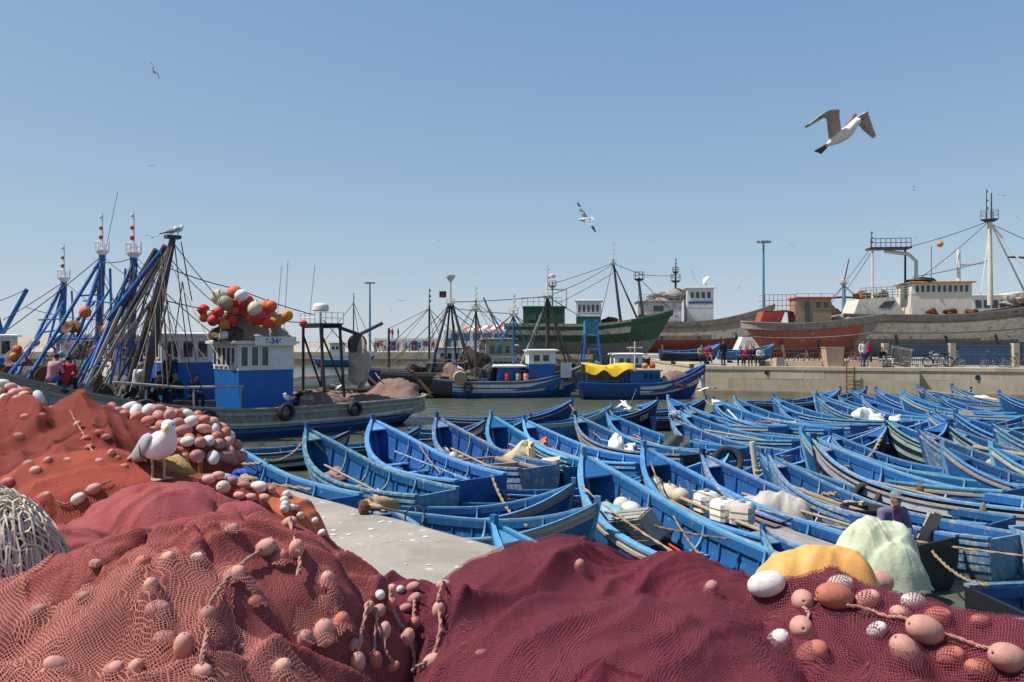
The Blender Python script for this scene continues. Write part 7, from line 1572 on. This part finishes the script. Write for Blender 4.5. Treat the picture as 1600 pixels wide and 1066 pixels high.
for i in range(10): g = MB(); x = -6 + i * .95; g.add([(x, -1.5, 3.3 + .06 * i), (x + .95, -1.5, 3.36 + .06 * i), (x + 1.7, 1.5, 4.1 + .06 * i), (x + .75, 1.5, 4.04 + .06 * i)], [(0, 1, 2, 3)]); g.build('stripe_panel', wr[i % 2], o)
for x in (-5.6, 2.6): g = MB(); g.tube([(x, -1.4, 0), (x, -1.4, 3.6)], .05, 6); g.build('pole', steel, o)
# ================================================================== people
skin_m = surf('skin', (.34, .185, .125), (.29, .15, .10), rough=.6, bump=.1, jit=.15); hair_m = surf('dark_hair', (.015, .012, .01), rough=.7)
def cloth_m(name, c): return surf('cloth_' + name, c, tuple(k * .8 for k in c), rough=.95, bump=.5, bscale=40, jit=.05)
CL = {k: cloth_m(k, c) for k, c in dict(red=(.42, .02, .03), pink=(.52, .22, .26), purple=(.17, .14, .25), navy=(.02, .025, .05), black=(.018, .018, .02), white=(.6, .58, .55), grey=(.2, .2, .21), blue=(.05, .1, .25), tan=(.32, .25, .17), teal=(.03, .15, .19), magenta=(.46, .02, .09), sky=(.18, .42, .55)).items()}
def fuse(mb, vox, name, mat, parent, it=6):
    o = bpy.data.objects.new('tmp', mb.mesh('tmp', mat)); md = o.modifiers.new('r', 'REMESH'); md.mode = 'VOXEL'; md.voxel_size = vox; md.use_smooth_shade = True
    sm = o.modifiers.new('s', 'SMOOTH'); sm.iterations = it; sm.factor = .5
    me = eval_mesh(o); me.name = name
    old = o.data; bpy.data.objects.remove(o); bpy.data.meshes.remove(old)
    if not me.materials: me.materials.append(mat)
    me.polygons.foreach_set('use_smooth', [True] * len(me.polygons))
    p = bpy.data.objects.new(name, me); COL.objects.link(p); p.parent = parent; return p
def V(*a): return Vector(a)
def pose(kind, lean=0, **kw):
    J = {}
    if kind == 'stand':
        J.update(pel=V(0, 0, .93), chest=V(0, .0, 1.28), neck=V(0, .0, 1.46), head=V(0, -.02, 1.61))
        for s, n in ((-1, 'R'), (1, 'L')): J.update({'sh' + n: V(s * .18, 0, 1.40), 'el' + n: V(s * .24, .03, 1.12), 'wr' + n: V(s * .22, -.08, .88), 'hip' + n: V(s * .085, 0, .9), 'kn' + n: V(s * .1, -.03, .5), 'an' + n: V(s * .1, .02, .08), 'to' + n: V(s * .12, -.15, .04)})
    else:
        J.update(pel=V(0, 0, .12), chest=V(0, -.02 - lean * .5, .47), neck=V(0, -.06 - lean, .64), head=V(0, -.10 - lean * 1.3, .79))
        for s, n in ((-1, 'R'), (1, 'L')): J.update({'sh' + n: V(s * .18, -.04 - lean, .58), 'el' + n: V(s * .25, -.10 - lean, .32), 'wr' + n: V(s * .07, -.32 - lean, .30), 'hip' + n: V(s * .09, 0, .10), 'kn' + n: V(s * .15, -.43, .14), 'an' + n: V(s * .13, -.42, -.30), 'to' + n: V(s * .14, -.58, -.34)})
    for k, v in kw.items(): J[k] = V(*v)
    return J
def make_person(label, loc, rz, J, cols, vox=.018, hat=None, detail=False, group=None, s=1.0):
    o = thing('person', label, 'person', loc, rz, group); o.scale = (s, s, s)
    skin, shirt, trou = skin_m, CL[cols[0]], CL[cols[1]]; hd = J['head']; up = (hd - J['neck']).normalized()
    def torso(g, e):
        g.tube([J['pel'] - (J['chest'] - J['pel']).normalized() * .08, J['pel'], J['pel'].lerp(J['chest'], .5), J['chest'], J['neck'] - up * .05, J['neck']], [.10 + e, .135 + e, .125 + e, .145 + e, .10 + e, .06 + e * .5], 10)
        g.tube([J['shR'], J['shL']], .07 + e, 8); g.ell(J['chest'], (.175 + e, .11 + e, .17 + e), 12, 8); g.ell(J['pel'], (.165 + e, .12 + e, .12 + e), 12, 8)
    def arms(g, e, end=1.0):
        for n in 'RL': w = J['el' + n].lerp(J['wr' + n], end); g.tube([J['sh' + n], J['sh' + n].lerp(J['el' + n], .5), J['el' + n], w], [.062 + e, .052 + e, .044 + e, .033 + e], 8); g.ell(J['sh' + n], .068 + e, 8, 6); g.ell(J['el' + n], .045 + e, 8, 6)
    def legs(g, e, end=1.0):
        for n in 'RL': w = J['kn' + n].lerp(J['an' + n], end); g.tube([J['hip' + n], J['hip' + n].lerp(J['kn' + n], .5), J['kn' + n], J['kn' + n].lerp(J['an' + n], .35), w], [.092 + e, .08 + e, .06 + e, .058 + e, .042 + e], 8); g.ell(J['kn' + n], .062 + e, 8, 6); g.ell(J['hip' + n], .095 + e, 8, 6)
    b = MB(); torso(b, -.012); arms(b, -.006); legs(b, -.008)
    b.tube([J['neck'] - up * .06, J['neck'] + up * .06], .052, 8); b.ell(hd, (.072, .09, .108), 14, 10); b.ell(hd + V(0, -.02, -.06), (.055, .065, .06), 10, 8)
    b.ell(hd + V(0, -.095, -.005), (.014, .022, .026), 8, 6)
    for sx in (-1, 1): b.ell(hd + V(sx * .075, .005, -.005), (.012, .022, .032), 6, 5)
    for n, sx in (('R', -1), ('L', 1)):
        d = (J['wr' + n] - J['el' + n]).normalized(); w = J['wr' + n]; side = V(0, 0, 1).cross(d); side = side.normalized() if side.length > .1 else V(1, 0, 0); nn = d.cross(side)
        b.tube([w - d * .03, w + d * .03, w + d * .085], [.03, .038, .036], 8)
        if detail:
            for k in range(4):
                r0 = w + d * .08 + side * (-.030 + .02 * k); ln = (.06, .072, .068, .052)[k]; b.tube([r0, r0 + d * ln * .55 - nn * .012, r0 + d * ln * .75 - nn * .04], [.010, .0095, .008], 6)
            t0 = w + d * .03 + side * .034 * sx; b.tube([t0, t0 + d * .035 + side * .025 * sx, t0 + d * .065 + side * .02 * sx - nn * .02], [.012, .011, .009], 6)
        else: b.tube([w + d * .07, w + d * .14 - nn * .02], [.034, .018], 6)
        b.tube([J['an' + n], J['an' + n] + V(0, 0, -.03), J['to' + n]], [.045, .045, .035], 8)
    fuse(b, vox * (.55 if detail else 1), 'body', skin, o, 3 if detail else 5)
    g = MB(); torso(g, .014); arms(g, .014, .93); fuse(g, vox, 'shirt', shirt, o)
    g = MB(); legs(g, .012, .97); g.ell(J['pel'], (.175, .13, .10), 12, 8); fuse(g, vox, 'trousers', trou, o)
    for n in 'RL': g = MB(); g.tube([J['an' + n] + V(0, .03, -.035), J['an' + n].lerp(J['to' + n], .5) + V(0, 0, -.0), J['to' + n]], [.052, .055, .042], 8); g.build('shoe', CL['black'], o, smooth=60)
    if hat:
        g = MB(); g.ell(hd + V(0, .008, .035), (.086, .103, .095), 14, 8); g.v = [v if v[2] > hd.z + .03 else (v[0], v[1], hd.z + .03) for v in g.v]
        g.ell(hd + V(0, -.105, .045), (.07, .075, .012), 12, 6); g.build('cap', CL[hat], o, smooth=60)
    else: g = MB(); g.ell(hd + V(0, .018, .03), (.08, .092, .095), 14, 8); g.v = [v if not (v[1] < hd.y - .05 and v[2] < hd.z + .05) else (v[0] * .9, hd.y - .05, v[2]) for v in g.v]; g.build('hair', hair_m, o, smooth=60)
    if detail:
        for sx in (-1, 1): g = MB(); g.ell(hd + V(sx * .03, -.082, .012), (.012, .008, .007), 8, 6); g.build('eye', hair_m, o)
        g = MB(); g.ell(hd + V(0, -.083, -.052), (.024, .007, .006), 8, 5); g.build('mouth', plas_r, o)
        g = MB(); rows = [[J['neck'] + V(-.055, -.085, -.01), J['neck'] + V(.055, -.085, -.01)], [J['chest'] + V(-.06, -.137, .0), J['chest'] + V(.06, -.137, .0)], [J['pel'] + V(-.05, -.155, .14), J['pel'] + V(.05, -.155, .14)]]; g.loft(rows[::-1]); g.loft([[p + V(0, .02, 0) for p in r_] for r_ in rows]); g.build('undershirt', CL['magenta'], o)
    return o
MAN = bp('n3', -2.35, -.05, .46)
make_person('man in a purple jacket, red shirt and cap seated in a skiff', MAN, R(12), pose('sit', .06), ('purple', 'grey'), .014, 'grey', True)
# fishermen on the seiner
make_person('person in a red shirt seated on the seiner bow rail, back turned', at(103, 601, 25.6) + V(0, 0, .02), R(190), pose('sit', .1), ('red', 'black'), .022, None, False, 'people on the seiner')
make_person('person in a pink shirt seated left of the red shirt, back turned', at(80, 598, 25.3) + V(0, 0, .02), R(165), pose('sit', .1), ('pink', 'blue'), .022, None, False, 'people on the seiner')
make_person('person in a light blue cap between the pink and red shirts', at(91, 592, 26.2), R(180), pose('sit', .05), ('grey', 'navy'), .022, 'sky', False, 'people on the seiner')
def deckp(u, v, Y, rz, kind, cols, lab, hat=None): return make_person(lab, at(u, v, Y), R(rz), pose(kind, .08), cols, .024, hat, False, 'people on the seiner')
deckp(212, 606, 28.4, 150, 'sit', ('white', 'blue'), 'person in a white shirt seated on the seiner deck behind the huge tyre', 'white')
deckp(248, 618, 28.6, 200, 'sit', ('black', 'black'), 'person in black seated on the seiner deck, left of the winch'); deckp(266, 624, 29.3, 30, 'stand', ('navy', 'black'), 'person in navy standing on the seiner deck in front of the rear wheelhouse'); deckp(282, 622, 29.2, -40, 'sit', ('black', 'navy'), 'person in dark clothes seated near the seiner wheelhouse', 'grey'); deckp(300, 624, 29.0, 60, 'sit', ('navy', 'black'), 'person in navy seated closest to the seiner wheelhouse')
# people on the far quay and jetty: three figures copied with clothes of their own
PP = {}
for k, kind in (('stand', 'stand'), ('walk', 'stand'), ('sit', 'sit')):
    kw = dict(knL=(.1, -.2, .52), anL=(.1, -.22, .08), toL=(.1, -.38, .05), anR=(-.1, .26, .12), toR=(-.1, .14, .04), knR=(-.1, .04, .5)) if k == 'walk' else {}
    PP[k] = make_person('proto', (0, 0, -60), 0, pose(kind, .05, **kw), ('navy', 'black'), .032); index_kids(PP[k])
_pu = set()
def crowd(k, loc, rz, cols, label, s=1.0, group='people on the far quay'):
    o = PP[k] if k not in _pu else copy_tree(PP[k]); _pu.add(k); o.location = loc; o.rotation_euler = (0, 0, R(rz)); o.scale = (s, s, s); tag(o, label, 'person', group)
    for c in o.children:
        n = c.name.split('.')[0]
        if n in ('shirt', 'trousers'): c.material_slots[0].link = 'OBJECT'; c.material_slots[0].material = CL[cols[0 if n == 'shirt' else 1]]
    return o
crowd('stand', qpt(1130, .7), 20, ('black', 'navy'), 'person in black standing at the far quay corner')
bench = thing('bench', 'plank bench on the far quay under the four seated people', 'bench', qpt(1173, .75), R(-18)); g = MB(); g.box((0, 0, .42), (2.0, .34, .06)); g.build('seat', wood_d, bench)
for s in (-.8, .8): g = MB(); g.box((s, 0, .2), (.08, .3, .38)); g.build('leg', wood_d, bench)
for i, (u, c, lab) in enumerate(((1157, ('blue', 'navy'), 'seated person in blue, leftmost on the far quay bench'), (1166, ('red', 'black'), 'seated person in red, second on the far quay bench'), (1176, ('navy', 'black'), 'seated person in navy, third on the far quay bench'), (1187, ('white', 'navy'), 'seated person in white, rightmost on the far quay bench'))): crowd('sit', qpt(u, .72) + V(0, 0, .40), -18 + i * 6, c, lab)
for u, k, c, lab, dy in ((1348, 'stand', ('white', 'blue'), 'person in white standing near the middle of the far quay', .9), (1356, 'walk', ('magenta', 'navy'), 'person in dark red walking beside the person in white', 1.6), (1376, 'sit', ('black', 'grey'), 'person in black crouching at the far quay edge', .5), (1385, 'sit', ('grey', 'white'), 'person in grey crouching left of the leaning pallet', .7)): crowd(k, qpt(u, dy) + V(0, 0, .36 if k == 'sit' else 0), 10, c, lab)
for u, v, Y, k, c, lab in ((1089, 556, 56.5, 'sit', ('tan', 'black'), 'person in tan on the quay skiff, left one'), (1100, 552, 56.8, 'sit', ('magenta', 'grey'), 'person in dark red on the quay skiff, right one')): p = at(u, v + 8, Y); crowd(k, V(p.x, Y - 1.2, .5), 0, c, lab)
_j = random.Random(5); cc = list(CL)
nm = ['at the lamp post', 'left of the white store', 'by the store doors', 'between the two white buildings', 'in front of the long white building']
for i, u in enumerate((586, 590, 596, 601, 607, 613, 622, 630, 634, 640, 648, 655, 662, 670, 676, 684, 697, 712)):
    Y = 126 + (i * 37 % 11) * .7; c1 = cc[(i * 5 + 2) % len(cc)]
    crowd('walk' if i % 3 else 'stand', V((u - 800) / F * Y, Y, 0), i * 67, (c1, cc[(i * 3) % 5]), 'person in %s on the far jetty, %s from the lamp post' % (c1, ['first', 'second', 'third', 'fourth', 'fifth', 'sixth', 'seventh', 'eighth', 'ninth', 'tenth', 'eleventh', 'twelfth', 'thirteenth', 'fourteenth', 'fifteenth', 'sixteenth', 'seventeenth', 'eighteenth'][i]), 1.0, 'people on the far jetty')
for i, u in enumerate((608, 613, 622)): crowd('stand', V((u - 800) / F * 139, 139, 2.16), 40 * i, (('red', 'magenta', 'black')[i], 'black'), 'person standing on the roof of the low white store, %s of three' % ('left', 'middle', 'right')[i], 1.0, 'people on the far jetty')

# ================================================================== gulls
gw = surf('gull_white', (.78, .77, .75), (.72, .71, .69), rough=.8, bump=.25, bscale=60, jit=.03); gg = surf('gull_grey', (.42, .44, .47), (.36, .38, .41), rough=.8, bump=.3, bscale=50); gbk = surf('gull_black', (.03, .03, .034), rough=.7); gbr = surf('gull_brown', (.36, .30, .26), (.48, .42, .37), vscale=30, rough=.85, bump=.4, bscale=60); gsp = surf('gull_speckled', (.40, .35, .28), (.17, .14, .11), vscale=70, rough=.85, bump=.4, bscale=80)
beak_m = surf('beak_yellow', (.75, .50, .06), rough=.4); leg_m = surf('gull_leg', (.55, .40, .30), rough=.6)
def eloft(g, st, n=16, cap=True):
    "loft of ellipses along a path in the xz plane: x, z, half width, half height"
    rows = []; k = len(st)
    for i, (x, z, a, b) in enumerate(st):
        p = V(st[max(i - 1, 0)][0], 0, st[max(i - 1, 0)][1]); q = V(st[min(i + 1, k - 1)][0], 0, st[min(i + 1, k - 1)][1]); d = (q - p).normalized(); nn = V(-d.z, 0, d.x)
        rows.append([V(x, 0, z) + V(0, 1, 0) * a * math.cos(2 * math.pi * j / n) + nn * b * math.sin(2 * math.pi * j / n) for j in range(n)])
    g.loft(rows, True, cap)
def standing_gull(label, loc, rz, s=1.0, speck=True, group='standing gulls', head=-50):
    o = thing('gull', label, 'gull', loc, rz, group); o.scale = (s, s, s)
    g = MB(); eloft(g, [(-.26, .150, .012, .006), (-.21, .165, .04, .018), (-.15, .185, .062, .045), (-.07, .205, .085, .078), (.01, .225, .098, .096), (.07, .252, .094, .096), (.112, .288, .074, .078), (.128, .322, .054, .058), (.132, .345, .044, .046), (.133, .36, .042, .044)], 20); g.build('body', gw, o, smooth=80)
    hm = rotM(0, 0, head); hc = V(.132, 0, .372); g = MB(); g.ell((0, 0, 0), (.060, .045, .046), 16, 12); g.ell((.03, 0, -.006), (.038, .032, .032), 12, 8); g.v = [tuple(hm @ V(*v) + hc) for v in g.v]; hd = g.build('head', gw, o, smooth=80)
    g = MB(); g.tube([V(.052, 0, -.006), V(.08, 0, -.008), V(.098, 0, -.014), V(.105, 0, -.026)], [.015, .012, .009, .003], 8); g.v = [tuple(hm @ V(*v) + hc) for v in g.v]; g.build('beak', beak_m, hd, smooth=60)
    for sy in (1, -1): g = MB(); g.ell(hm @ V(.028, sy * .038, .012) + hc, .0065, 8, 6); g.build('eye', gbk, hd)
    for sy in (1, -1):
        g = MB(); rows = []
        for i, (x, z, w, h) in enumerate(((.07, .275, .02, .03), (.03, .262, .028, .066), (-.05, .235, .03, .075), (-.13, .205, .028, .06), (-.21, .175, .02, .04), (-.29, .150, .012, .02), (-.345, .135, .004, .006))):
            y0 = sy * (.082 if x > 0 else .082 - (abs(x)) * .19); rows.append([V(x, y0 + sy * w * math.cos(2 * math.pi * j / 12), z + h * math.sin(2 * math.pi * j / 12)) for j in range(12)])
        g.loft(rows, True, True); wg = g.build('wing', gg, o, smooth=80)
        for k in range(5):   # primaries
            g = MB(); a = V(-.17 - .025 * k, sy * (.058 - .006 * k), .17 - .006 * k); g.bar(a, a + V(-.17 + .01 * k, -sy * .02, -.05), .035, .008, (0, sy, .6)); g.build('primary', gsp if speck else gbk, wg)
        if speck: g = MB(); rows2 = [[p + V(0, sy * .006, -.03) for p in r_] for r_ in rows[2:6]]; g.loft(rows2, True, True); g.build('secondary_coverts', gsp, wg, smooth=80)
    for sy in (1, -1):
        g = MB(); x0, y0 = .0, sy * .042; g.tube([(x0 - .01, y0, .17), (x0 + .008, y0, .09), (x0, y0, .012)], [.014, .0075, .0075], 8); g.ell((x0 + .008, y0, .088), .011, 8, 6); lg = g.build('leg', leg_m, o, smooth=60)
        g = MB(); toes = [V(x0 + .075 * math.cos(a), y0 + .075 * math.sin(a), .004) for a in (-.5, 0, .5)]; c = V(x0 - .005, y0, .012)
        g.add([c, toes[0], toes[1], toes[2], c - V(0, 0, .008)], [(0, 1, 2), (0, 2, 3), (4, 2, 1), (4, 3, 2)])
        for t_ in toes: g.tube([c, t_], [.006, .004], 6)
        g.build('foot', leg_m, lg)
    g = MB(); g.add([(-.19, -.04, .165), (-.19, .04, .165), (-.33, .05, .118), (-.33, -.05, .118), (-.19, -.04, .155), (-.19, .04, .155), (-.33, .05, .112), (-.33, -.05, .112)], [(0, 1, 2, 3), (7, 6, 5, 4), (0, 3, 7, 4), (1, 5, 6, 2), (3, 2, 6, 7), (0, 4, 5, 1)]); g.build('tail', gw, o)
    return o
GP = hit(247, 752); standing_gull('large white gull with grey wing standing on the dark red net heap', GP + V(0, 0, -.006), R(-38), 1.0, True, None, -42)
index_kids(bpy.data.objects['gull'])
for (p, rz, lab, s) in ((at(449, 622, 30.35) + V(0, .05, -.22), -120, 'gull perched on the tyre below the seiner wheelhouse', 1), (t1w(-5.2, .6, 1.42), 60, 'gull sitting on the brown seine net', 1), (at(268, 371, 28.6), 20, 'gull on the seiner derrick head, left one', 1), (at(278, 369, 28.6), 40, 'gull on the seiner derrick head, right one', 1), (M2.matrix_world @ V(-3.2, -.3, 1.62), 150, 'gull on the gear of the striped trawler', 1), (bp('b7', 1.2, .2, .9), 30, 'gull with white back resting beside number 1755', 1.1)):
    standing_gull(lab, p, R(rz), s, False)
def wing_pts(el1, el2, sw, span=.66):
    "shoulder, wrist, tip in bird coordinates (x forward, y out, z up)"
    a = V(.03, .05, .02); b = a + V(.10, math.cos(R(el1)) * span * .42, math.sin(R(el1)) * span * .42); c = b + V(-sw, math.cos(R(el2)) * span * .62, math.sin(R(el2)) * span * .62); return a, b, c
def flying_gull(label, loc, rot, w1, w2, mats, s=1.0, group='gulls in flight', fine=True, tail=None):
    o = thing('flying_gull', label, 'gull', loc, 0, group); o.rotation_euler = [R(a) for a in rot]; o.scale = (s, s, s); body, up_, tip = mats
    g = MB(); eloft(g, [(-.24, .0, .02, .012), (-.18, -.005, .042, .035), (-.08, -.015, .066, .062), (.02, -.018, .074, .072), (.10, -.01, .062, .060), (.155, .005, .044, .044), (.19, .015, .043, .043), (.225, .018, .036, .036), (.25, .016, .018, .018)], 16 if fine else 8); g.build('body', body, o, smooth=80)
    g = MB(); g.tube([V(.24, 0, .012), V(.275, 0, .008), V(.298, 0, -.006)], [.014, .010, .003], 6); g.build('beak', gbk if tail else beak_m, o)
    if fine:
        for sy in (1, -1): g = MB(); g.ell((.215, sy * .034, .026), .0065, 6, 5); g.build('eye', gbk, o)
    n = 14 if fine else 4; g = MB(); rows = []
    for k in range(7): a = -.9 + 1.8 * k / 6; rows.append([V(-.20, a * .035, .004), V(-.355 - .012 * (k % 2), a * .115, -.006), V(-.355, a * .115, -.012), V(-.20, a * .035, -.008)])
    g.loft(rows, True, True); g.build('tail', tail or body, o)
    for sy, w in ((1, w1), (-1, w2)):
        a, b, c = w; g = MB(); g2 = MB(); ax = []
        for k in range(n + 1):
            t_ = k / n; p = (a.lerp(b, t_ / .42) if t_ < .42 else b.lerp(c, (t_ - .42) / .58)); p = p - V(0, 0, .10) * math.exp(-((t_ - .42) / .10) ** 2) * .5 + V(0, 0, .02) * math.sin(math.pi * max(0, t_ - .42) / .58); ch = (.175 - .03 * t_ if t_ < .42 else .165 * (1 - ((t_ - .42) / .58) ** 1.8) + .012); ax.append((p, ch))
        rows = []; so = (c - b).normalized(); cd = V(-1, 0, 0); co_ = (cd - so * cd.dot(so)); co_ = co_.normalized() if co_.length > .1 else cd
        def chord(t_): k_ = smooth(.3, .6, t_); d_ = cd.lerp(co_, k_).normalized(); return V(d_.x, d_.y * sy, d_.z)
        for k, (p, ch) in enumerate(ax):
            q = V(p.x, p.y * sy, p.z); th = .016 * (1 - k / n) + .003; cv = chord(k / n); nz = V(0, 0, 1)
            rows.append([q, q + cv * ch * .35 + nz * th, q + cv * ch, q + cv * ch * .4 - nz * th * .35])
        kk = int(n * .72); g.loft(rows[:kk + 1], True, True); g2.loft(rows[kk:], True, True); wg = g.build('wing', up_, o, smooth=50); g2.build('wing_tip', tip, wg, smooth=50)
        if fine:    # separate flight feathers along the trailing edge
            for k in range(26):
                t_ = .04 + .96 * k / 25; p = (a.lerp(b, t_ / .42) if t_ < .42 else b.lerp(c, (t_ - .42) / .58)); ch = (.17 if t_ < .42 else .165 * (1 - ((t_ - .42) / .58) ** 1.8) + .012)
                cv = chord(t_); q = V(p.x, p.y * sy, p.z) + cv * ch * .75; d = cv * .075 + V(so.x, so.y * sy, so.z) * .08 * max(0, t_ - .4); f = MB(); f.bar(q, q + d * .55, .06, .004); f.build('flight_feather', tip if t_ > .7 else up_, wg)
    index_kids(o); return o
_fw = V(.60, -.62, .45).normalized(); _rt = Matrix.Rotation(math.atan2(_fw.y, _fw.x), 3, 'Z') @ Matrix.Rotation(-math.asin(_fw.z), 3, 'Y')
def bird(p, sy): v = _rt.inverted() @ V(*p); return V(v.x, v.y * sy, v.z)
w_r = (bird((-.03, -.03, .03), -1), bird((-.12, -.15, .29), -1), bird((-.56, -.42, .00), -1)); w_l = (bird((.05, .05, .05), 1), bird((.38, .22, .38), 1), bird((.60, .44, .10), 1))
flying_gull('large brown-winged young gull flying at the upper right', at(1317, 209, 9.6), [math.degrees(a) for a in _rt.to_euler()], w_l, w_r, (surf('young_gull_body', (.74, .71, .67), (.58, .52, .46), vscale=22, rough=.85), gbr, gbr), 1.0, 'gulls in flight', True, surf('gull_tail_band', (.12, .085, .065), rough=.8))
flying_gull('white gull gliding with bent wings above the middle of the harbour', at(914, 343, 28), (-52, 10, 205), wing_pts(25, -5, .12), wing_pts(25, -5, .12), (gw, gg, gbk))
flying_gull('gull flying high at the upper left', at(240, 112, 50), (40, 20, 100), wing_pts(50, 20, .1), wing_pts(10, -40, .1), (gw, gg, gbk)); flying_gull('gull landing with raised dark wing at the far quay corner', at(1101, 608, 33.5), (0, -10, 30), wing_pts(80, 70, .1), wing_pts(10, 0, .1), (gw, gg, gbk))
flying_gull('gull flapping white wings left of number 1755', at(985, 640, 27.5), (0, 0, 200), wing_pts(25, 10, .1), wing_pts(30, 15, .1), (gw, gw, gw)); flying_gull('gull gliding right of the thin jetty lamp post', at(627, 470, 90), (0, 0, 70), wing_pts(12, -6, .08), wing_pts(12, -6, .08), (gw, gg, gbk))
gp0 = flying_gull('tiny far gull specks flying in the sky above the harbour', at(237, 259, 120), (0, 0, 80), wing_pts(15, -8, .08), wing_pts(15, -8, .08), (gw, gg, gbk), 1, 'tiny far gulls', False); gp1 = flying_gull('tiny far gull specks flying in the sky above the harbour', at(238, 371, 60), (0, 0, 110), wing_pts(35, -20, .08), wing_pts(25, -20, .08), (gw, gbr, gbk), 1, 'tiny far gulls', False)
for i, (u, v, px) in enumerate(((423, 414, 7), (678, 377, 6), (1428, 295, 10), (1566, 306, 14), (1547, 281, 6), (1410, 352, 9), (1401, 368, 9), (1432, 372, 7), (1449, 377, 6), (1300, 382, 12), (1237, 384, 7), (1496, 367, 6), (1262, 423, 9), (1240, 462, 8), (1265, 468, 9), (1573, 390, 7), (1478, 408, 7), (1097, 403, 7), (1090, 420, 6), (1154, 450, 6), (519, 452, 6), (612, 486, 6), (1060, 450, 6), (1347, 418, 6), (1590, 340, 6), (1200, 470, 5), (900, 470, 5), (1380, 400, 5))):
    o = copy_tree((gp0, gp1)[i % 2]); o.location = at(u, v, min(230, 1.25 * F / px)); o.rotation_euler = (R(_j.uniform(-40, 40)), R(_j.uniform(-15, 15)), R(_j.uniform(0, 360)))

_s = bpy.data.scenes.get('scratch')
if _s: bpy.data.scenes.remove(_s)
